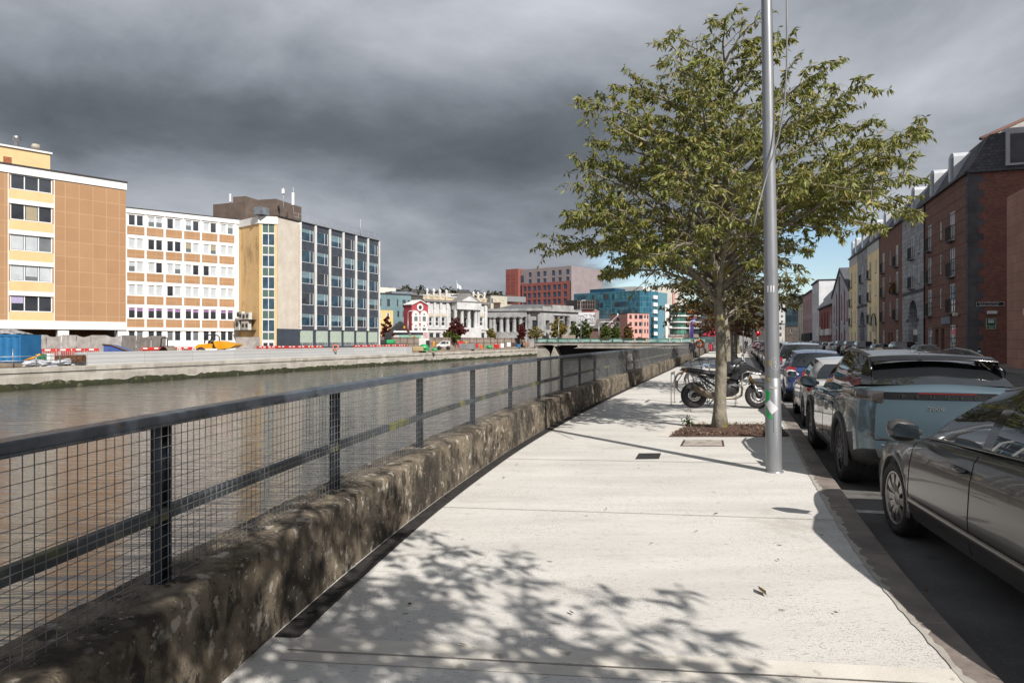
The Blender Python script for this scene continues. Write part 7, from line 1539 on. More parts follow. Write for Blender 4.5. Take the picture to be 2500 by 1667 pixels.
c=car('silver coupe with red tail lights parked in front of the SUV',SILV,CPE)
m=MB();m.box(-L/2-.012,-L/2+.02,-.26,.26,.58,.69);m.build('number_plate',PLATE,c,ID);m=MB();m.box(-L/2-.006,-L/2+.04,-.62,.62,.30,.42);m.build('rear_valance',PLAST,c,ID);m=MB();m.box(-L/2+.055,-L/2+.075,.55,.70,.44,.475);m.build('reflector',TAIL,c,ID)
put_wheel(c,CPE,6.78,16.3,.335)
# ---- blue hatchback; its copies in other colours make up the rest of both rows
BLUP=paint('deep_blue_paint',S(52,84,146,.62),metal=.4,rough=.25)
L=4.05
HAT=dict(L=L,W=1.76,H=1.47,wb=2.54,R=.31,xf=L/2-.80,wt=.20,spokes=8,rimm=ALLOY,style='s',rimf=.68,ag=.045,cre=.2,
 hw=[(-L/2,.82),(-L/2+.05,.90),(-L/2+.3,.96),(-1.2,.99),(0,1.0),(1.2,.985),(L/2-.35,.93),(L/2,.70)],zb=[(-L/2,.36),(-L/2+.3,.26),(0,.2),(L/2,.27)],zs=[(-L/2,.88),(-L/2+.07,.97),(-1.3,1.0),(0,.96),(.9,.93),(1.3,.89),(L/2-.2,.76),(L/2,.60)],zt=[(-L/2,.9),(-L/2+.07,1.0),(-1.3,1.03),(.9,1.0),(1.3,.96),(L/2-.2,.80),(L/2,.62)],
 doors=[(-.1,.88),(-.95,-.1)],handles=[(.04,.83),(-.84,.85)],mir=(.68,.95),
 gh=dict(bot=[(1.22,0,.98),(.9,.68,.93),(.74,.74,.945),(-.04,.775,.965),(-.13,.775,.97),(-.95,.755,1.0),(-1.35,.725,1.01),(-1.72,.68,1.0),(-1.88,0,1.02)],top=[(.32,0,1.42),(.2,.52,1.40),(.1,.555,1.41),(-.12,.58,1.43),(-.2,.58,1.43),(-.88,.565,1.42),(-1.15,.55,1.40),(-1.42,.51,1.36),(-1.55,0,1.39)],segs=[('w',6),('p',1),('f',5),('b',1),('g',5),('q',2),('c',2),('r',6)],crown=.04),
 lamps=(('tail_light',TAIL,[[(-L/2-.01+.10*f,.58+.24*f,.80),(-L/2-.02+.10*f,.58+.255*f,.90),(-L/2+.012+.12*f,.58+.24*f,1.0)]for f in[i/4 for i in range(5)]]),('headlight',HEADL,[[(L/2-.10-.25*f,.48+.28*f,.60),(L/2-.16-.27*f,.48+.265*f,.73)]for f in[i/4 for i in range(5)]])))
hat=car('deep blue hatchback with a tall roof parked ahead of the silver coupe',BLUP,HAT)
m=MB();m.box(-L/2-.012,-L/2+.02,-.26,.26,.66,.77);m.build('number_plate',PLATE,hat,ID)
m=MB();m.tube([(-1.2,0,1.44),(-1.30,0,1.60)],.006,6);m.build('aerial',BLK,hat,ID)
put_wheel(hat,HAT,8.62,21.9,.335)
# taller estate used for the SUVs and vans of the rows
L=4.5
TAL=dict(HAT);TAL.update(L=L,W=1.86,H=1.66,wb=2.68,R=.345,xf=L/2-.88,zs=[(-L/2,.98),(-L/2+.07,1.06),(-1.3,1.08),(0,1.05),(.9,1.03),(1.4,.98),(L/2-.2,.86),(L/2,.68)],zt=[(-L/2,1.0),(-L/2+.07,1.1),(.9,1.1),(1.4,1.06),(L/2-.2,.9),(L/2,.7)],hw=[(-L/2,.84),(-L/2+.05,.92),(-L/2+.3,.97),(0,1.0),(1.3,.985),(L/2-.35,.93),(L/2,.72)],zb=[(-L/2,.4),(0,.25),(L/2,.32)],
 gh=dict(bot=[(1.38,0,1.08),(1.02,.72,1.03),(.86,.78,1.045),(0,.81,1.06),(-.1,.81,1.06),(-1.0,.80,1.08),(-1.5,.78,1.09),(-1.95,.74,1.09),(-2.1,0,1.1)],top=[(.4,0,1.6),(.3,.56,1.585),(.2,.59,1.595),(-.1,.62,1.62),(-.2,.62,1.62),(-1.0,.61,1.61),(-1.5,.60,1.60),(-1.8,.57,1.57),(-1.92,0,1.59)],segs=[('w',6),('p',1),('f',5),('b',1),('g',5),('q',4),('c',2),('r',6)],crown=.04),
 lamps=(('tail_light',TAIL,[[(-L/2-.01+.08*f,.66+.2*f,.86),(-L/2-.02+.08*f,.66+.21*f,1.0),(-L/2+.012+.1*f,.66+.2*f,1.14)]for f in[i/4 for i in range(5)]]),('headlight',HEADL,[[(L/2-.10-.25*f,.5+.3*f,.68),(L/2-.16-.27*f,.5+.285*f,.82)]for f in[i/4 for i in range(5)]])),doors=[(-.05,.98),(-1.05,-.05)],handles=[(.08,.9),(-.92,.92)],mir=(.8,1.05))
PSILV=paint('pale_blue_silver_paint',S(206,212,220,.66),metal=.4,rough=.26)
tal=car('pale silver tall estate with a roof aerial parked ahead of the blue hatchback',PSILV,TAL)
m=MB();m.tube([(-1.5,0,1.64),(-1.62,0,1.84)],.007,6);m.build('aerial',BLK,tal,ID);m=MB();m.box(-L/2-.012,-L/2+.02,-.26,.26,.72,.83);m.build('number_plate',PLATE,tal,ID)
put_wheel(tal,TAL,10.55,27.7,.334)
CC=dict(red=paint('maroon_paint',S(150,40,52,.6)),white=paint('white_paint',S(232,232,230,.72),metal=.0,rough=.3),dgrey=paint('charcoal_paint',S(70,72,76,.6)),black=paint('black_paint',S(34,34,36,.6)),mgrey=paint('mid_grey_paint',S(140,142,146,.62)),blue=paint('mid_blue_paint',S(60,104,170,.62)),silver=SILV,green=paint('dark_green_grey_paint',S(80,88,84,.6)))
def more(src,old,col,x,y,slope,label,group,flip=False):
 c=copy_tree(src);c['label']=label;c['group']=group;put(c,x,y,slope,flip=flip);recolour(c,old,CC[col]);return c
G1='cars parked along the near kerb';G2='cars parked along the far side of the street'
nx=lambda y:koutx(y)+1.13
for src,old,col,y,lab in((hat,BLUP,'red',32.6,'maroon hatchback just visible left of the lamp post'),(tal,PSILV,'white',38.4,'white tall estate with its roof showing right of the lamp post'),(tal,PSILV,'mgrey',44.5,'mid grey tall estate in the near row beyond the white estate'),(hat,BLUP,'dgrey',50.4,'charcoal hatchback in the near row beyond the mid grey estate'),(tal,PSILV,'dgrey',56.4,'charcoal tall estate in the near row behind a red car'),(hat,BLUP,'red',62.4,'bright maroon hatchback farther along the near row'),(hat,BLUP,'black',69,'black hatchback near the end of the near row'),(hat,BLUP,'white',77,'white hatchback last but one of the near row'),(tal,PSILV,'silver',86,'silver tall estate ending the near row')):
 more(src,old,col,nx(y),y,.334,lab,G1)
ox=lambda y:12.35+.334*y
for src,old,col,y,fl,lab in((hat,BLUP,'silver',46,0,'silver hatchback roof showing behind the SUV before the brick block doors'),(tal,PSILV,'black',52.5,0,'black tall estate roof before the stone archway'),(hat,BLUP,'mgrey',60.5,0,'mid grey hatchback across the street before the brick bay'),(tal,PSILV,'green',69,0,'dark green grey estate across the street before the yellow bay'),(tal,PSILV,'black',76,0,'black estate across the street left of the green grey estate'),(tal,PSILV,'dgrey',83,0,'charcoal estate across the street before the gabled hall'),(hat,BLUP,'silver',90,0,'silver hatchback across the street before the gabled hall'),(hat,BLUP,'black',97,0,'black hatchback across the street beyond the silver one'),(hat,BLUP,'blue',105,1,'blue hatchback facing us across the street'),(tal,PSILV,'white',113,0,'white estate across the street beyond the blue hatchback'),(hat,BLUP,'dgrey',121,0,'charcoal hatchback across the street before the red shops'),(hat,BLUP,'red',129,0,'maroon hatchback across the street before the red shops'),(hat,BLUP,'white',138,0,'white hatchback at the far end of the opposite row')):
 more(src,old,col,ox(y),y,.334,lab,G2,flip=bool(fl))
# ------------------------------------------------------------ motorcycle
def loft(mb,secs,n=14,mi=0,e=2.4):
 """superellipse sections (x, y, z, half width y, half height z)"""
 rows=[]
 for(x,y,z,wy,wz)in secs:
  rows.append([(x,y+wy*math.copysign(abs(math.cos(a))**(2/e),math.cos(a)),z+wz*math.copysign(abs(math.sin(a))**(2/e),math.sin(a)))for a in[2*math.pi*i/n for i in range(n+1)]])
 mb.grid(rows,mi,True);mb.add(rows[0][:-1],[tuple(range(n))],mi,True);mb.add(rows[-1][:-1],[tuple(range(n))],mi,True)
MBLK=M('satin_black_bodywork',(.016,.016,.018,1),(.026,.026,.028,1),4,.3,spec=.6,coat=.3);SEATV=M('seat_vinyl',(.02,.02,.021,1),(.03,.03,.031,1),30,.6);GOLD=M('gold_fork',S(190,150,90,.65),None,4,.3,metal=.8);STN=M('burnt_steel',S(150,136,122,.6),S(110,96,84,.55),5,.35,metal=.8);ENG=M('engine_grey',S(96,96,98,.5),S(56,56,58,.45),12,.45,metal=.5);BAR=M('crash_bar_silver',S(196,196,198,.65),None,4,.3,metal=.7)
def two_wheel(mb_t,mb_r,x,R_,tw,spk,hub=.05,hw_=.05):
 mb_t.lathe([(R_-tw*1.0,-tw*.42),(R_-tw*.55,-tw*.5),(R_-tw*.15,-tw*.36),(R_,0),(R_-tw*.15,tw*.36),(R_-tw*.55,tw*.5),(R_-tw*1.0,tw*.42)],36,c=(x,0,R_),axis='y')
 mb_r.lathe([(R_-tw*1.0,-tw*.40),(R_-tw*1.15,-tw*.2),(R_-tw*1.15,tw*.2),(R_-tw*1.0,tw*.40)],36,c=(x,0,R_),axis='y');mb_r.lathe([(0,-hw_),(hub,-hw_),(hub,hw_),(0,hw_)],14,c=(x,0,R_),axis='y')
 for k in range(spk):a=2*math.pi*k/spk;s_=hw_*.7*(1 if k%2 else-1);mb_r.tube([(x+hub*.9*math.cos(a),s_,R_+hub*.9*math.sin(a)),(x+(R_-tw*1.1)*math.cos(a+.1),0,R_+(R_-tw*1.1)*math.sin(a+.1))],.005 if tw>.06 else .0016,4,caps=False)
t=thing('motorcycle','black adventure motorcycle with gold forks and silver crash bars parked behind the tree','motorcycle');FW=1.50
for nm_,x,tw in(('rear_wheel',0,.15),('front_wheel',FW,.11)):
 a,b2=MB(),MB();two_wheel(a,b2,x,.315,tw,14,.07,.06);w_=a.build(nm_,RUB,t,ID);b2.build('rim',M('black_rim',(.03,.03,.032,1),None,5,.35),w_,ID)
 m=MB();
 for s_ in((-1,1)if x else(-1,)):m.lathe([(.075,.075*s_),(.145,.075*s_),(.145,.079*s_),(.075,.079*s_)],24,c=(x,0,.315),axis='y',closed=True)
 m.build('brake_disc',BAR,w_,ID)
m=MB();loft(m,[(-.30,0,.945,.05,.02),(-.12,0,.92,.10,.05),(.10,0,.89,.13,.06),(.30,0,.845,.15,.055),(.50,0,.83,.14,.06),(.62,0,.87,.12,.06)]);m.build('seat',SEATV,t,ID)
m=MB();loft(m,[(.52,0,.84,.12,.10),(.66,0,.93,.17,.14),(.82,0,.95,.19,.17),(.98,0,.96,.18,.15),(1.10,0,.96,.14,.10)]);m.build('fuel_tank',MBLK,t,ID)
m=MB();loft(m,[(-.34,0,.92,.04,.015),(-.1,0,.86,.10,.035),(.2,0,.79,.12,.05),(.45,0,.74,.10,.05)]);m.build('tail_fairing',MBLK,t,ID)
m=MB()
for s_ in(1,-1):m.prism([(.78,.74),(1.06,.68),(1.20,.80),(1.50,.885),(1.34,.98),(1.18,1.06),(1.02,1.05),(.92,.95)],s_*.13,s_*.19,axis='y')
loft(m,[(1.06,0,.98,.17,.10),(1.25,0,.97,.13,.09),(1.42,0,.92,.07,.04),(1.54,0,.875,.03,.012)]);m.build('fairing',MBLK,t,ID)
m=MB();m.grid([[(1.20+.02*abs(j),.055*j*(1-.12*i),1.05+.105*i-.01*abs(j))if False else(1.20-.035*i,.05*j*(1-.10*i),1.05+.11*i-.012*abs(j))for j in range(-3,4)]for i in range(5)]);m.build('windscreen',glassmat('smoked_screen',(.35,.36,.38,1),.06),t,ID)
m=MB();m.tube([(1.02,-.38,1.17),(1.0,-.2,1.13),(1.06,0,1.09),(1.0,.2,1.13),(1.02,.38,1.17)],.013,8)
for s_ in(1,-1):m.tube([(1.0,s_*.25,1.15),(1.03,s_*.40,1.17)],.02,8);m.tube([(1.06,s_*.3,1.16),(1.05,s_*.36,1.34)],.007,6);m.ball((1.05,s_*.40,1.38),.02,.075,.05)
m.build('handlebar',BLK,t,ID)
m=MB();m2=MB()
for s_ in(1,-1):m.tube([(1.17,s_*.10,.98),(1.365,s_*.10,.60)],.026,10);m2.tube([(1.365,s_*.10,.60),(FW,s_*.10,.30)],.022,10)
m.build('fork',GOLD,t,ID);m2.build('fork_leg',BAR,t,ID)
m=MB();m.grid([[(FW+.345*math.cos(a),y,.315+.345*math.sin(a))for y in(-.07,-.05,0,.05,.07)]for a in[math.pi*(.12+.62*i/12)for i in range(13)]]);m.build('front_mudguard',MBLK,t,ID)
m=MB();loft(m,[(.52,0,.42,.13,.13),(.7,0,.45,.19,.18),(.9,0,.48,.20,.19),(1.02,0,.52,.14,.15)]);
for z in(.56,.60,.64,.68):m.box(.78,1.0,-.15,.15,z,z+.02)
m.build('engine',ENG,t,ID)
m=MB();m.tube([(1.0,-.08,.60),(1.10,-.10,.50),(1.08,-.10,.32),(.95,-.10,.25),(.55,-.13,.26),(.35,-.17,.30)],.028,8);m.build('exhaust_pipe',STN,t,ID);m=MB();loft(m,[(.38,-.20,.30,.05,.055),(.25,-.21,.36,.065,.09),(.0,-.215,.50,.065,.095),(-.08,-.215,.545,.05,.08)],12);m.build('silencer',M('silencer_bronze',S(120,108,94,.6),S(92,82,72,.55),4,.35,metal=.6),t,ID)
m=MB()
for s_ in(1,-1):m.tube([(.84,s_*.22,.60),(1.02,s_*.25,.56),(1.14,s_*.25,.60),(1.24,s_*.24,.86),(1.50,s_*.18,.85),(1.16,s_*.25,.90),(1.05,s_*.26,.84),(1.04,s_*.25,.57)],.014,8)
m.build('crash_bar',BAR,t,ID)
m=MB();m.box(0,.62,-.10,-.05,.29,.36);m.box(0,.62,.05,.10,.29,.36);m.tube([(.1,0,.78),(.55,0,.5)],.03,6)
for s_ in(1,-1):m.tube([(.5,s_*.1,.78),(.1,s_*.16,.72),(.42,s_*.12,.46)],.012,6);m.tube([(-.05,s_*.15,.80),(.3,s_*.13,.66)],.012,6)
m.build('frame',M('frame_dark_grey',S(70,70,72,.5),None,5,.4,metal=.4),t,ID)
m=MB();m.tube([(-.25,0,.86),(-.38,0,.66),(-.40,0,.58)],.012,6);m.box(-.42,-.40,-.10,.10,.50,.66);m.build('plate_holder',BLK,t,ID);m=MB();m.tube([(-.2,-.08,.93),(-.30,-.2,.86),(-.36,-.2,.84)],.012,6);m.ball((-.36,-.2,.84),.03,.02,.02);m.build('indicator',M('indicator_amber',S(200,110,30,.6),None,3,.3),t,ID);m=MB();m.tube([(.55,.1,.3),(.42,.34,.01)],.014,6);m.build('side_stand',BLK,t,ID)
t.location=(4.33,16.25,0);t.rotation_euler=(R(3),0,R(-3))
# ------------------------------------------------------------ bicycles and stands
def bicycle(name,label,group,fc,basket=False,share=False):
 t=thing(name,label,'bicycle',(0,0,0),0,group);R_=.34;wbx=1.03;fr_=M('bike_frame_'+fc[0],fc[1],None,4,.35,spec=.5,coat=.4)
 for nm_,x in(('rear_wheel',0),('front_wheel',wbx)):
  a,b2=MB(),MB();two_wheel(a,b2,x,R_,.035 if not share else .05,20,.022,.03);w_=a.build(nm_,RUB,t,ID);b2.build('rim',ALLOY,w_,ID)
 m=MB();bb=(.44,0,.28);st=(.27,0,.82);hd=(.84,0,.84);hb_=(.88,0,.66);r_=.016 if not share else .028
 if not share:m.tube([st,hd],r_,8)
 m.tube([bb,st],r_,8);m.tube([bb,hb_],r_*1.15,8);m.tube([hb_,(.83,0,.88)],r_*1.1,8)
 for s_ in(1,-1):m.tube([(0,s_*.06,R_),bb],.009,6);m.tube([(0,s_*.06,R_),(st[0]+.02,0,st[2]-.06)],.008,6);m.tube([(wbx,s_*.055,R_),(.89,s_*.05,.64)],.011,6)
 m.build('frame',fr_,t,ID)
 m=MB();loft(m,[(.09,0,.985,.075,.022),(.18,0,.985,.07,.025),(.28,0,.975,.03,.02),(.36,0,.972,.018,.014)],10);m.tube([(.22,0,.96),st],.012,6);m.build('saddle',SEATV,t,ID)
 m=MB();m.tube([(.83,0,.88),(.86,0,1.0)],.012,6);m.tube([(.76,-.27,1.03),(.88,-.15,1.01),(.88,.15,1.01),(.76,.27,1.03)],.011,6);m.build('handlebar',BLK,t,ID)
 m=MB();m.lathe([(.07,-.05),(.1,-.05),(.1,-.044),(.07,-.044)],18,c=bb,axis='y',closed=True);m.tube([(bb[0],-.06,bb[2]),(bb[0]+.12,-.07,bb[2]-.12)],.009,5);m.tube([(bb[0],.06,bb[2]),(bb[0]-.12,.07,bb[2]+.12)],.009,5);m.box(bb[0]+.08,bb[0]+.16,-.16,-.07,bb[2]-.135,bb[2]-.115);m.box(bb[0]-.16,bb[0]-.08,.07,.16,bb[2]+.115,bb[2]+.135);m.build('crank',ENG,t,ID)
 m=MB()
 for x,a0,a1 in((0,.15,1.0),(wbx,.1,.85)):m.grid([[(x+(R_+.02)*math.cos(a),y,R_+(R_+.02)*math.sin(a))for y in(-.03,0,.03)]for a in[math.pi*(a0+(a1-a0)*i/10)for i in range(11)]])
 m.build('mudguard',BLK,t,ID)
 if basket:
  m=MB()
  for i in range(7):m.tube([(.95,-.17+.057*i,.98),(.95,-.17+.057*i,.74),(1.22,-.17+.057*i,.74),(1.24,-.17+.057*i,.98)],.005,4)
  for z in(.76,.83,.9,.98):m.tube([(.95,-.18,z),(1.23,-.18,z),(1.23,.18,z),(.95,.18,z),(.95,-.18,z)],.006,4)
  m.build('basket',BLK,t,ID)
 return t
for k,(x,y,rz,fc,lab)in enumerate(((5.22,20.6,16,('grey',S(150,154,158,.6)),'grey framed bicycle nearest behind the motorcycle seat'),(5.72,21.4,20,('sky',S(60,150,210,.62)),'bright blue bicycle between the other two behind the motorcycle'),(6.1,22.5,18,('white',S(214,216,220,.65)),'pale framed bicycle farthest behind the motorcycle'))):
 b_=bicycle('bicycle',lab,'bicycles parked on the pavement',fc);b_.location=(x,y,0);b_.rotation_euler=(R(-4),0,R(rz))
SST=M('brushed_stainless',S(190,188,182,.6),S(160,158,152,.55),8,.35,metal=.6)
for k,(x,y,lab)in enumerate(((4.10,17.4,'steel bicycle stand left of the motorcycle rear wheel'),(4.98,17.3,'steel bicycle stand hidden behind the motorcycle engine'),(5.62,17.15,'steel bicycle stand just left of the motorcycle front wheel'))):
 t=thing('bicycle_stand',lab,'bike stand',(x,y,0),R(70));m=MB()
 for a in(-.35,.35):m.box(a-.04,a+.04,-.006,.006,0,.74);m.box(a-.07,a+.07,-.05,.05,.0,.008)
 m.box(-.39,.39,-.006,.006,.741,.81);m.build('hoop',SST,t,WM[t.name])
sb=None
for k,(x,y)in enumerate(((20.3,29.4),(20.9,31.0),(21.5,32.6),(19.7,27.8))):
 lab=['dark share bicycle with a basket, second from the right in its dock','dark share bicycle in its dock, third from the right edge','dark share bicycle in its dock, farthest and nearest the brick corner','dark share bicycle with a basket at the extreme right edge'][k]
 if sb is None:sb=bicycle('share_bicycle',lab,'docked share bicycles',('dark_green',(.012,.016,.015,1)),True,True);c=sb
 else:c=copy_tree(sb);c['label']=lab
 c.location=(x,y,ROADZ);c.rotation_euler=(0,0,R(-18+180))
 t=thing('bike_dock',['pale grey docking post behind the second share bicycle from the right','pale grey docking post behind the third share bicycle from the right','pale grey docking post of the farthest share bicycle','pale grey docking post at the extreme right edge'][k],'dock',(x-1.25,y+.4,ROADZ));T=WM[t.name];m=MB();m.box(-.12,.12,-.3,.3,0,.95,bv=.06);m.build('post',M('dock_grey',S(170,174,172,.8),S(150,154,152,.8),3,.5),t,T);m=MB();m.box(-.14,.14,-.08,.08,.955,1.02);m.build('latch',BLK,t,T)
t=thing('bollard','black bollard with a white band at the brick corner','bollard',(XU(2391,45),45,0));T=WM[t.name];m=MB();m.lathe([(.09,0),(.085,.8),(.07,1.0),(.1,1.02),(.08,1.12),(0,1.15)],14);m.build('post',IRON,t,T);m=MB();m.lathe([(.0885,.82),(.0885,.95)],14);m.build('band',SWH,t,T)
# ------------------------------------------------------------ people
SKIN=M('skin',S(222,172,146,.65),S(206,154,130,.62),6,.5)
def skin(name,V,E,Rd,mat_,parent,Mw,sub=1):
 me=bpy.data.meshes.new(name);me.from_pydata(V,E,[]);me.materials.append(mat_);o=place(name,me,parent,Mw);m=o.modifiers.new('skin','SKIN');m.use_smooth_shade=True
 for i,r in enumerate(Rd):me.skin_vertices[0].data[i].radius=r if isinstance(r,tuple)else(r,r)
 me.skin_vertices[0].data[0].use_root=True
 s_=o.modifiers.new('sub','SUBSURF');s_.levels=sub;s_.render_levels=sub;return o
def person(label,x,y,h,rz,top,legs,hair,stride=.16,z=0.0,bag=None,longhair=False):
 t=thing('person',label,'person',(x,y,z),rz);T=WM[t.name]@Matrix.Scale(h/1.72,4);s_=stride
 V=[(0,0,.95),(0,0,1.12),(0,0,1.33),(0,.0,1.44),(0,.01,1.51),(0,.02,1.60),(0,.02,1.70),(.10,0,.90),(.10,s_*.6,.50),(.10,s_-.04,.07),(.10,s_+.13,.03),(-.10,0,.90),(-.10,-s_*.4,.50),(-.10,-s_-.06,.10),(-.10,-s_+.09,.03),(.19,0,1.40),(.24,-.06,1.14),(.25,.02,.90),(.25,.06,.80),(-.19,0,1.40),(-.24,.05,1.14),(-.26,.14,.92),(-.26,.19,.83)]
 E=[(0,1),(1,2),(2,3),(3,4),(4,5),(5,6),(0,7),(7,8),(8,9),(9,10),(0,11),(11,12),(12,13),(13,14),(2,15),(15,16),(16,17),(17,18),(2,19),(19,20),(20,21),(21,22)]
 Rd=[(.15,.10),(.13,.09),(.16,.10),.06,.052,(.075,.095),(.06,.075),.085,.055,.04,(.042,.03),.085,.055,.04,(.042,.03),.052,.042,.033,(.02,.04),.052,.042,.033,(.02,.04)]
 skin('body',V,E,Rd,SKIN,t,T,2)
 skin('jacket',[V[0]]+[(0,0,.86),(0,0,1.13),(0,0,1.34),(0,0,1.43),V[15],V[16],V[17],V[19],V[20],V[21]],[(0,1),(0,2),(2,3),(3,4),(3,5),(5,6),(6,7),(3,8),(8,9),(9,10)],[(.175,.125),(.18,.125),(.16,.115),(.185,.12),.075,.068,.055,.048,.068,.055,.048],top,t,T,2)
 skin('trousers',[(0,0,.93),V[7],V[8],(V[9][0],V[9][1],.13),V[11],V[12],(V[13][0],V[13][1],.15)],[(0,1),(1,2),(2,3),(0,4),(4,5),(5,6)],[(.16,.11),.098,.075,.062,.098,.075,.062],legs,t,T,2)
 m=MB();m.ball((0,.0,1.665),.088,.105,.095,14,8)
 if longhair:m.ball((0,-.04,1.56),.085,.06,.14,12,7)
 m.build('hair',hair,t,T)
 m=MB();m.ball((0,.115,1.60),.014,.022,.02,6,4);m.build('nose',SKIN,t,T)
 if bag:o=one(MB(),'x',SKIN,None,None)if False else None;m=MB();m.ball((-.33,.05,.98),.06,.15,.17,10,7);m.tube([(-.31,.05,1.1),(-.2,.02,1.42)],.012,5);o=m.build('shoulder_bag',bag,None,T);tag(o,'dark shoulder bag hanging at the left side of the navy clad walker','bag')
 return t
NAVY2=M('navy_cloth',(.012,.014,.026,1),(.018,.02,.034,1),9,.9);DTR=M('dark_trousers',(.012,.012,.014,1),(.018,.018,.02,1),9,.9);HB=M('fair_hair',S(176,134,96,.6),S(140,100,70,.55),20,.6);HD2=M('dark_hair',(.02,.015,.012,1),None,20,.6);TAN=M('tan_coat',S(150,124,90,.6),S(130,106,76,.55),9,.9)
person('person in a navy top and dark cropped trousers walking away along the railing',15.05,57,1.66,R(-18),NAVY2,DTR,HB,bag=DTR)
person('person in a tan coat walking beyond the end of the low wall',XU(1789,100),100,1.72,R(170),TAN,DTR,HD2)
person('person in dark clothes standing near the far zebra crossing',XU(1822,104),104,1.75,R(150),DTR,DTR,HD2,stride=.05)
person('dark haired person walking before the yellow bay, head above the car roofs',XU(2136,79),79,1.7,R(70),DTR,DTR,HD2,longhair=True)
# ------------------------------------------------------------ small street things along the walk
Y=63;x=XU(1707,Y);t=thing('lifebuoy_post','slim grey post holding an orange lifebuoy case beside the river wall','lifebuoy',(x,Y,0));m=MB();m.tube([(x,Y,0),(x,Y,1.92)],.05,8);m.build('post',STEEL,t,ID);m=MB();m.lathe([(.24,-.07),(.40,-.07),(.42,0),(.40,.07),(.24,.07),(.22,0)],20,c=(x+.02,Y-.14,1.28),axis='y',closed=True);m.build('lifebuoy',M('lifebuoy_orange',S(244,122,40,.66),S(232,104,30,.64),4,.5),t,ID)
CRIM=M('crimson_canvas',S(222,60,90,.64),S(206,46,76,.6),3,.7)
for u0,u1,v0,v1,Y,lab in((1714,1772,800,818,104,'crimson parasol seen left of the lichen covered trunk'),(1782,1818,803,816,112,'crimson parasol seen between the trunk and the lamp post')):
 xc=XU((u0+u1)/2,Y);rr_=XU(u1,Y)-xc;t=thing('parasol',lab,'parasol',(xc,Y,0));m=MB();m.lathe([(0,ZV(v0,Y)),(rr_*.5,ZV((v0+v1)/2-1,Y)),(rr_,ZV(v1,Y)),(rr_,ZV(v1,Y)-.2)],8,c=(xc,Y,0),sm=False);m.build('canopy',CRIM,t,ID);m=MB();m.tube([(xc,Y,0),(xc,Y,ZV(v0,Y))],.05,6);m.build('pole',GREYM,t,ID)
t=thing('screen_fence','dark screen with three crimson panels at the end of the river wall','screen',(XU(1727,99),99,0));m=MB();m.box(XU(1725,99),XU(1741,99),98.9,99.0,0,1.1);m.build('frame',IRON,t,ID)
for u in(1727,1731.5,1735.5):m=MB();m.box(XU(u,98.8),XU(u+2.6,98.8),98.75,98.88,.2,1.05);m.build('panel',CRIM,t,ID)
def lampcol(u,Y,v0,lab,z0=0.0,arm=0,w=.09):
 x=XU(u,Y);t=thing('street_lamp',lab,'street lamp',(x,Y,z0));z1=ZV(v0,Y);m=MB();m.tube([(x,Y,z0),(x,Y,z1)],[w,w*.6],8);m.build('column',STEEL if arm>=0 else GREYM,t,ID)
 m=MB();a=arm if arm else .5;m.tube([(x,Y,z1-.05),(x+a*.6,Y,z1+.25),(x+a*2.2,Y,z1+.3)],w*.5,6);m.box(x+a*1.6,x+a*3.0,Y-.15,Y+.15,z1+.22,z1+.36);m.build('lantern',WHITE,t,ID)
lampcol(1815,70,790,'blue grey post standing behind the motorcycle screen');lampcol(1962,150,777,'slim white street lamp in front of the dark glass block',arm=.7);lampcol(1952,170,803,'short white lamp post by the stone quayside house')
lampcol(1418,176,736,'tall double lamp column standing before the white banner',GZ,.4,.16);lampcol(1462,172,788,'white lamp column with a long curved arm by the church roof',.98,1.2,.16);lampcol(1567,160,781,'white lamp column in front of the pink building',.98,.4,.12);lampcol(1684,150,786,'white lamp column before the curved hotel',.98,.4,.12);lampcol(996,136,762,'white lamp column in front of the teal block',GZ,.5,.12);lampcol(1364,176,783,'pale lamp column among the yellow tree leaves',GZ,.4,.12)
Y=92;x=XU(1850,Y);t=thing('road_sign','round red road sign above the near row of cars','sign',(x,Y,0));m=MB();m.tube([(x,Y,0),(x,Y,2.6)],.04,6);m.build('post',STEEL,t,ID);m=MB();m.lathe([(0,-.03),(.36,-.03),(.36,0),(0,0)],16,c=(x,Y-.05,2.5),axis='y');m.build('disc',TAIL,t,ID)
# ------------------------------------------------------------ building site on the far quay
FW_=offs([quay(u)for u in range(208,1004,53)]+[quay(1003)],-.9)
PAL=brickmat('flood_wall_concrete',S(206,207,208,.64),S(196,197,198,.62),S(150,150,150,.6),7.5,.38,.018,.8,off=0,bump=.1,nv=(.92,1.06))
m=MB();b_=offs(FW_,-.4);m.grid([[(a[0],a[1],-.58),(a[0],a[1],.56),(c[0],c[1],.56),(c[0],c[1],-.3)]for a,c in zip(FW_,b_)],sm=False);m.add([(FW_[0][0],FW_[0][1],-.58),(FW_[0][0],FW_[0][1],.56),(b_[0][0],b_[0][1],.56),(b_[0][0],b_[0][1],-.58)],[(0,1,2,3)]);m.add([(FW_[-1][0],FW_[-1][1],-.58),(FW_[-1][0],FW_[-1][1],.56),(b_[-1][0],b_[-1][1],.56),(b_[-1][0],b_[-1][1],-.58)],[(3,2,1,0)])
one(m,'flood_wall',PAL,'long pale new concrete flood wall standing on the far quay','wall')
def qp(u,off):Y=quay(u)[1]+off;return(XU(u,Y),Y)
def zq(v,Y):return ZV(v,Y)
CB=M('container_blue',S(40,124,180,.62),S(32,110,166,.6),1,.5);Y=55.5;x1=XU(51,Y);t=thing('shipping_container','blue corrugated site container at the left edge of the far quay','container',(x1-3,Y,GZ));m=MB();z1=zq(817,Y);n=26;w=.24
rows=[]
for i in range(n*2+1):x=x1-i*.15;d=.05*(1 if(i//2)%2 else 0);rows.append([(x,Y+d,-.15),(x,Y+d,z1)])
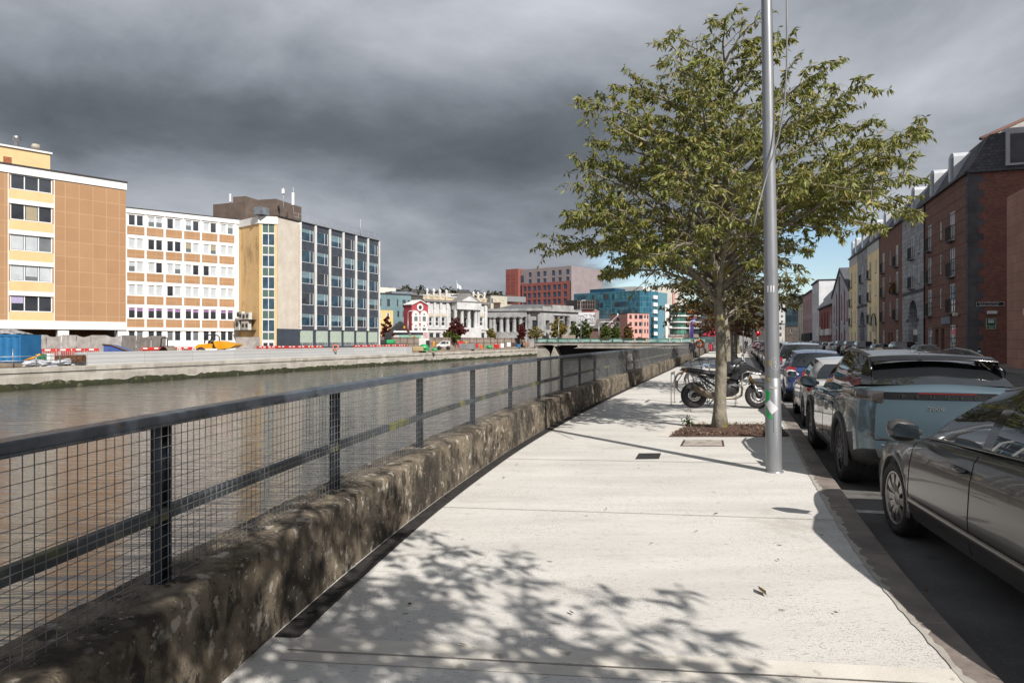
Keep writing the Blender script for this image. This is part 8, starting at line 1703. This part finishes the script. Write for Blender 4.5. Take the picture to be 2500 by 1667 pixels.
m.grid(rows,sm=False);m.box(x1-8,x1,Y+.06,Y+2.4,-.2,z1);m.build('body',CB,t,ID)
m=MB();m.box(x1-.12,x1+.02,Y-.03,Y+.0,-.2,z1+.02);m.box(x1-8,x1-.13,Y-.03,Y,z1-.12,z1+.02);m.build('frame',CB,t,ID)
m=MB();rq=random.Random(5);xa,xb=x1-3.2,x1-.3;m.grid([[(xa+(xb-xa)*i/14,Y+.3+.2*j,z1+.02+.42*math.sin(math.pi*i/14)*math.sin(math.pi*j/8)+rq.uniform(0,.10))for j in range(9)]for i in range(15)]);one(m,'tarpaulin',M('plastic_sheet',S(190,192,196,.6),S(130,132,138,.5),3,.35),'crumpled grey plastic sheeting heaped on the blue container','tarpaulin')
# tube railing and sandbags
t=thing('scaffold_railing','scaffold tube railing on the quay edge before the blue container','railing',(*qp(100,.5),-.56));m=MB()
for u in(-10,31,88,146,206):a=qp(u,.6);m.tube([(a[0],a[1],-.56),(a[0],a[1],.95 if u!=88 else .5)],.035,6);m.build('post',STEEL,t,ID);m=MB()
for z in(.32,-.02):m=MB();m.tube([(*qp(-10,.55),z),(*qp(100,.55),z),(*qp(208,.55),z)],.03,6);m.build('rail',STEEL,t,ID)
bagm=MB();loft(bagm,[(-.33,0,.06,.10,.04),(-.28,0,.08,.17,.075),(0,0,.09,.2,.09),(.28,0,.08,.17,.075),(.33,0,.06,.10,.04)],10);bme=bagm.mesh('sandbag',M('sandbag_white',S(226,228,234,.64),S(190,194,204,.6),6,.8));rq=random.Random(6)
for r in range(3):
 for i in range(17-r*2):
  u=58+r*6+i*8.8+rq.uniform(-1,1);a=qp(u,1.4+rq.uniform(-.15,.15));o=bpy.data.objects.new('sandbag',bme);link(o,None,Matrix.Translation((a[0],a[1],-.55+.15*r+.12*math.sin(i*.7)))@Matrix.Rotation(R(60+rq.uniform(-20,20)),4,'Z')@Matrix.Rotation(R(rq.uniform(-10,10)),4,'Y'))
  tag(o,'filled white sandbag in the low pile on the quay edge right of the blue container','sandbag','sandbags piled on the far quay')
# barriers
BRD=M('barrier_red',S(226,62,48,.64),S(206,48,38,.6),2,.5);bm=MB();bm.box(-.95,.95,-.04,.04,.12,.2);bm.box(-.95,.95,-.04,.04,.78,1.0)
for i in range(12):bm.box(-.93+i*.166,-.93+i*.166+.06,-.03,.03,.2,.78)
bm.box(-.7,-.5,-.25,.25,0,.119);bm.box(.5,.7,-.25,.25,0,.119);bme=bm.mesh('slats',BRD);bw_=MB();bw_.box(-.55,-.15,-.05,-.042,.82,.96);bw_.box(.15,.55,-.05,-.042,.82,.96);wme=bw_.mesh('reflector',WHITE)
def barrier(u,off,lab,rz=50):
 a=qp(u,off);T=Matrix.Translation((a[0],a[1],GZ+.12))@Matrix.Rotation(R(rz),4,'Z');t=thing('barrier',lab,'barrier',Mw=T,group='red plastic barriers on the building site');place('slats',bme,t,T);place('reflector',wme,t,T)
for lo,us,off,lab in((0,(66,104,142,180,212),3.4,'red slatted plastic barrier in the row behind the sandbags'),(0,(320,345,372,395),6,'red plastic barrier in the row right of the blue tipping skip'),(0,(445,466,640,662,686),7,'red plastic barrier near the yellow dumper'),(0,(712,735,758,778),5,'red plastic barrier before the dark blue grey ground floor'),(0,(872,890,908,924),5,'red plastic barrier at the right end of the glazed block'),(0,(946,962,978,990),5,'red plastic barrier beneath the green excavator'),(0,(1210,1322,1400),3.5,'red plastic barrier near the bridge end')):
 for u in us:barrier(u,off,lab,48 if u<500 else 68)
# sheeted fence, green panel
TARP=M('grey_sheeting',S(196,190,186,.6),S(164,158,154,.56),1.6,.7,bump=.6,bscale=6);t=thing('sheeted_fence','site fence hung with creased grey sheeting in front of the brown block','fence',(*qp(78,9),GZ));rq=random.Random(15)
for k in range(9):
 ua,ub=78+k*36.5,78+(k+1)*36.5-.6;yf=lambda u:59.2+(u-78)*.026 if u<300 else 64.97+(u-300)*.10;A=(XU(ua,yf(ua)),yf(ua));Bq=(XU(ub,yf(ub)),yf(ub));m=MB();rows=[]
 for i in range(15):f=i/14;rows.append([(A[0]+(Bq[0]-A[0])*f+rq.uniform(-.02,.02),A[1]+(Bq[1]-A[1])*f-.08+rq.uniform(-.05,.05)*j/6+.03*math.sin(j*1.3+i*.9),GZ+(2.32-.18*math.sin(f*3.14)*(k%2))*j/6)for j in range(7)])
 m.grid(rows);m.build('sheet',TARP,t,ID)
t=thing('sheeted_fence','short grey sheeted fence below the air conditioners','fence',(XU(580,87),87,GZ));m=MB();m.grid([[(XU(578+i*4.7,87),86.6+rq.uniform(-.06,.06)+i*.05,GZ+.28*j)for j in range(9)]for i in range(13)]);m.build('sheet',TARP,t,ID)
a=XU(52,59.5),59.5;m=MB();m.box(XU(52,59.5),XU(79,59.5),59.5,59.56,GZ,zq(838,59.5));one(m,'green_hoarding',M('hoarding_green',S(140,214,140,.62),S(126,200,128,.6),2,.5),'light green site hoarding panel between the container and the grey sheeting','hoarding')
# blue tipping skip
t=thing('tipping_skip','blue steel skip with a sloping end behind the flood wall','skip',(XU(250,64),64,GZ));Y=63.7;BLS=M('skip_blue',S(86,112,180,.62),S(72,98,164,.6),1.5,.5);m=MB();m.prism([(XU(200,Y),GZ),(XU(300,Y),GZ),(XU(313,Y),zq(857,Y)),(XU(272,Y),zq(842,Y)),(XU(200,Y),zq(838,Y))],Y,Y+.9,axis='y');m.build('body',BLS,t,ID);m=MB();m.tube([(XU(200,Y),Y-.04,zq(838,Y)),(XU(272,Y),Y-.04,zq(842,Y)),(XU(313,Y),Y-.04,zq(857,Y))],.07,6);m.build('rim',M('rust_edge',S(110,86,74,.6),None,3,.7),t,ID)
for u,v,Y,lab in((226,857,63.4,'orange lifebuoy leaning on the blue skip'),(819,848,93,'pale red lifebuoy on the site rail before the dark block')):m=MB();m.lathe([(.28,-.06),(.42,-.06),(.45,0),(.42,.06),(.28,.06),(.25,0)],18,c=(XU(u,Y),Y,zq(v,Y)),axis='y',closed=True);one(m,'lifebuoy',M('lifebuoy_faded',S(222,110,84,.62),S(226,150,128,.62),2,.6),lab,'lifebuoy')
m=MB();m.box(XU(86,56.4),XU(106,56.4),56.4,57,GZ,zq(864,56.4));one(m,'green_tank',M('tank_green',S(60,130,92,.6),None,2,.5),'dark green tank behind the scaffold railing','tank');m=MB();m.tube([(XU(60,55.8),55.8,-.05),(XU(80,55.9),55.9,.15),(XU(98,56),56,.45)],.09,6);one(m,'yellow_hose',M('hose_yellow',S(240,170,40,.62),None,3,.5),'bright yellow hose curving over the green tank','hose');m=MB();m.box(XU(122,58.4),XU(200,58.4),58.4,59,GZ,zq(868,58.4));one(m,'rusty_sheet_piles',M('rusty_piles',S(130,84,50,.6),S(90,58,38,.55),3,.9),'stack of rusty brown sheet piles behind the sandbags','sheet piles')
m=MB();m.box(XU(107,56.8),XU(121,56.8),56.8,57.4,GZ,zq(863,56.8));one(m,'white_crate',WHITER,'white crate beside the dark green tank','crate')
# roller with roll bar
Y=72;t=thing('roller','small site roller with a tall black roll bar by the heap','roller',(XU(398,Y),Y,GZ));m=MB();m.tube([(XU(392,Y),Y,.2),(XU(393.5,Y),Y,zq(828,Y)),(XU(396,Y),Y,zq(825,Y)),(XU(407,Y),Y,zq(825,Y)),(XU(409,Y),Y,zq(828,Y)),(XU(408,Y),Y,.2)],.06,6);m.build('roll_bar',IRON,t,ID);m=MB();m.box(XU(386,Y),XU(414,Y),Y,Y+1.2,.3,1.0,bv=.1);m.build('body',M('roller_grey',S(90,92,94,.55),None,3,.5),t,ID);m=MB();m.lathe([(0,0),(.45,0),(.45,1.2),(0,1.2)],18,c=(XU(389,Y),Y,.2),axis='y');m.build('drum',STEEL,t,ID)
m=MB();rq=random.Random(33);Y=68;m.grid([[(XU(382+i*4.5,Y),Y+j*.5,GZ+(zq(846,Y)-GZ)*math.sin(math.pi*min(1,(i+1)/9.5))*(1-.02*j)+rq.uniform(-.08,.08))for j in range(5)]for i in range(9)]);stuff(m,'spoil_heap',mt_dirt,'heap of pale brown spoil behind the flood wall')
# yellow dumper
Y=76;DY=M('dumper_yellow',S(250,178,30,.64),S(236,162,24,.62),1.5,.4,coat=.3);t=thing('dumper','yellow site dumper with a front skip and black roll bar','dumper',(XU(527,Y),Y,GZ));X=lambda u:XU(u,Y);Z=lambda v:zq(v,Y)
m=MB();m.prism([(X(477),Z(851)),(X(517),Z(851)),(X(518),Z(842)),(X(510),Z(838.5)),(X(484),Z(840.5)),(X(477),Z(845))],Y,Y+1.7,axis='y');m.build('bonnet',DY,t,ID);m=MB();m.prism([(X(522),Z(833.5)),(X(532),Z(832)),(X(575),Z(840)),(X(575),Z(843)),(X(564),Z(849)),(X(535),Z(853)),(X(526),Z(846))],Y-.2,Y+2.0,axis='y');m.build('skip',DY,t,ID);m=MB()
for dy_ in(.1,1.6):m.tube([(X(498),Y+dy_,Z(838)),(X(501),Y+dy_,Z(822)),(X(506),Y+dy_,Z(818)),(X(515),Y+dy_,Z(818)),(X(520),Y+dy_,Z(822)),(X(521),Y+dy_,Z(845))],.07,6)
m.build('roll_bar',IRON,t,ID);m=MB();m.ball((X(506),Y+.8,Z(836)),.3,.3,.3);m.build('seat',BLK,t,ID)
for u in(490,540):m=MB();m.lathe([(.3,0),(.5,.02),(.55,.2),(.5,.4),(.3,.42)],18,c=(X(u),Y-.2,GZ+.55),axis='y');w_=m.build('wheel',RUB,t,ID);m=MB();m.lathe([(0,.05),(.3,.05),(.3,.3)],14,c=(X(u),Y-.2,GZ+.55),axis='y');m.build('rim',DY,w_,ID)
# excavator
Y=112;t=thing('excavator','black and green excavator with its arm bent over the white bus','excavator',(XU(950,Y),Y,GZ));EXG=M('excavator_green',S(60,196,120,.62),S(50,180,108,.6),2,.5);DGR=M('excavator_grey',S(74,72,74,.55),S(54,52,54,.5),2,.5)
m=MB();m.box(X(942),X(959),Y,Y+2.5,Z(840),Z(829.5),bv=.15);m.build('counterweight',EXG,t,ID);m=MB();m.box(X(928),X(941.5),Y+.2,Y+2.4,Z(841),Z(829),bv=.1);m.box(X(936),X(946),Y+.6,Y+2,Z(829),Z(812),bv=.1);m.build('cab',DGR,t,ID)
def arm(nm_,pts,w,mt_):
 m=MB();m.tube([(X(u),Y+1.2,Z(v))for u,v in pts],w,4,sm=False);m.build(nm_,mt_,t,ID)
arm('boom',[(949,832),(949,815),(956,803),(975,785)],[.34,.38,.36,.26],DGR);arm('stick',[(975,785),(986,797),(998,815)],[.27,.28,.2],DGR);arm('bucket_link',[(998,813),(999,819)],[.24,.3],M('bucket_rust',S(130,104,92,.6),None,3,.7));arm('ram',[(952,800),(974,786)],.11,STEEL);m=MB();m.box(X(983),X(987.5),Y+.75,Y+.8,Z(801),Z(796));m.build('marking',DY,t,ID)
m=MB();m.box(X(928),X(960),Y-.2,Y+.5,GZ,GZ+.8,bv=.2);m.box(X(928),X(960),Y+2.0,Y+2.7,GZ,GZ+.8,bv=.2);m.build('track',RUB,t,ID)
# bus
Y=134;t=thing('bus','white single deck bus with a mint green side panel behind the hoarding','bus',(XU(990,Y),Y,GZ));BW=M('bus_white',S(244,244,242,.66),None,1,.35,coat=.4);z0,z1=-.05,Z(807.5);m=MB();m.box(X(940),X(1046),Y,Y+2.5,z0+.3,z1,bv=.22);m.build('body',BW,t,ID)
m=MB();m.box(X(955),X(1033),Y-.015,Y-.003,Z(818),Z(811.5));m.build('side_window',G_DARK,t,ID);m=MB();m.box(X(974),X(1028),Y-.015,Y-.003,Z(825.5),Z(819));m.build('side_panel',M('mint_panel',S(150,222,190,.64),S(130,206,170,.62),1.5,.5),t,ID);m=MB();m.box(X(1034),X(1045),Y-.015,Y-.003,Z(825),Z(811));m.build('front_panel',M('bus_pink',S(206,130,136,.62),S(236,220,220,.62),2.5,.5),t,ID)
m=MB();m.lathe([(0,-.01),(.33,-.01)],16,c=(X(1012),Y-.008,Z(823.5)),axis='y',a0=0,a1=math.pi);m.build('orange_emblem',M('bus_orange',S(214,140,60,.62),None,2,.5),t,ID)
for u in(958,1012,1036):m=MB();m.lathe([(0,0),(.48,0),(.5,.28),(0,.28)],18,c=(X(u),Y-.03,GZ+.5),axis='y');m.build('wheel',RUB,t,ID)
# hoarding along the street
PLY=M('plywood_boards',S(176,160,148,.6),S(150,134,124,.56),.8,.85);PLD=M('hoarding_post',S(112,98,90,.55),None,2,.8);t=thing('hoarding','long grey brown timber hoarding along the street behind the building site','hoarding',(*qp(930,14),GZ));us=list(range(926,1292,17));P_=[(XU(u,118+(u-926)*.165),118+(u-926)*.165)for u in us]
for i in range(len(P_)-1):
 a,c=P_[i],P_[i+1];m=MB();m.grid([[(a[0],a[1],GZ),(a[0],a[1],2.18)],[(c[0],c[1],GZ),(c[0],c[1],2.18)]],sm=False);m.build('board',PLY,t,ID)
 m=MB();m.box(a[0]-.07,a[0]+.07,a[1]-.2,a[1]-.02,GZ,2.2);m.build('post',PLD,t,ID)
m=MB()
for z in(.9,1.9):m.grid([[(p[0],p[1]-.06,z),(p[0],p[1]-.06,z+.1)]for p in P_],sm=False)
m.build('rail',PLD,t,ID)
Y=170;t=thing('hoarding','taller brown plank hoarding at the left end of the bridge','hoarding',(XU(1385,Y),Y,.9))
for k,(v0,v1)in enumerate(((818,823),(823.5,828),(828.5,832),(832.5,837))):m=MB();m.box(X(1373),X(1405),Y,Y+.1,Z(v1),Z(v0));m.build('plank',PLY,t,ID)
m=MB();m.box(X(1370.5),X(1372.7),Y-.1,Y+.2,Z(838),Z(816));m.build('post',PLD,t,ID)
# white pickup, mixers, boxes and stacks towards the bridge
Y=128;t=thing('pickup_truck','white pickup truck facing left on the building site','truck',(XU(1085,Y),Y,GZ));m=MB();m.prism([(X(1066),Z(846)),(X(1098),Z(846)),(X(1098),Z(832.5)),(X(1079),Z(832)),(X(1071),Z(839)),(X(1066),Z(841))],Y,Y+1.8,axis='y');m.build('body',BW,t,ID);m=MB();m.prism([(X(1074),Z(839.5)),(X(1088),Z(839.5)),(X(1088),Z(833.5)),(X(1080),Z(833.2))],Y-.02,Y-.003,axis='y');m.prism([(X(1089),Z(839)),(X(1095),Z(839)),(X(1095),Z(834)),(X(1090),Z(834))],Y-.02,Y-.003,axis='y');m.build('window',G_DARK,t,ID)
for u in(1072,1094):m=MB();m.lathe([(0,0),(.4,0),(.42,.25),(0,.25)],14,c=(X(u),Y-.05,GZ+.4),axis='y');m.build('wheel',RUB,t,ID)
EG2=M('mixer_green',S(44,176,100,.62),S(36,160,90,.6),2,.5)
for u,v,w,Y,lab in((1035,846,12,118,'long teal green cover lying on the site behind the flood wall end'),(1061,851,7,118,'small bright green mound shaped skip by the white pickup'),(1194,844,7.5,150,'green drum mixer standing below the hoarding')):m=MB();r_=w*Y/F;m.lathe([(r_,0),(r_*.95,r_*.4),(r_*.6,r_*.75),(0,r_*.85)],14,c=(XU(u,Y),Y,zq(v+4,Y)));m.box(XU(u,Y)-r_,XU(u,Y)+r_,Y-r_*.6,Y+r_*.6,GZ,zq(v+4,Y));one(m,'green_cover' if w>10 else 'mixer',EG2,lab,'site plant')
for u,v0,v1,w,off,m_,nm_,lab in((1044,831,843,9,12,IRON,'black_tank','black plastic tank in front of the hoarding'),(1059,833,841,5,12,DY,'notice_board','small yellow notice board on the hoarding'),(1138,833,840,4,14,DY,'notice_board','small pale yellow notice left of the orange crate'),(1124,833,844,14,10,BRD,'orange_crate','orange red crate standing before the hoarding'),(1140,839,852,40,5,STEEL,'mesh_panels','stack of grey mesh fence panels above the quay'),(1226,838,845,8,6,WHITER,'white_box','white box left of the blue one near the bridge'),(1242,836,842,9,6,WHITER,'white_box','white box nearest the pallet stack by the bridge'),(1266,840,848,9,4,CB,'blue_box','small blue box near the bridge end'),(1285,835,841,16,6,M('pallet_wood',S(170,130,104,.6),None,3,.8),'pallet_stack','stack of reddish pallets left of the bridge'),(1255,836,842,12,7,M('dark_rubble_heap',S(96,80,76,.55),None,3,.9),'rubble_bin','dark bin of rubble between the white boxes'),(1164,838,844,8,8,BRD,'red_pipe_bundle','bundle of red pipes before the hoarding'),(1175,842,851,6,5,M('orange_plastic',S(240,120,50,.62),None,3,.5),'orange_bin','orange plastic bin left of the green mixer'),(1215,840,852,8,4,BRD,'red_fuel_bin','red bin right of the green mixer'),(1020,846,852,26,3,M('timber_stack',S(206,180,140,.6),None,3,.8),'timber_stack','pale timber stack at the end of the flood wall')):
 a=qp(u,off);hw_=w*.5*a[1]/F;m=MB();m.box(a[0]-hw_,a[0]+hw_,a[1],a[1]+min(1.4,hw_*1.5),max(GZ,zq(v1,a[1])-.4),zq(v0,a[1]),bv=.06);m.box(a[0]-hw_*.9,a[0]+hw_*.9,a[1]-.03,a[1]-.002,zq(v1,a[1]),zq(v1,a[1])+.08);one(m,nm_,m_,lab,'site material')
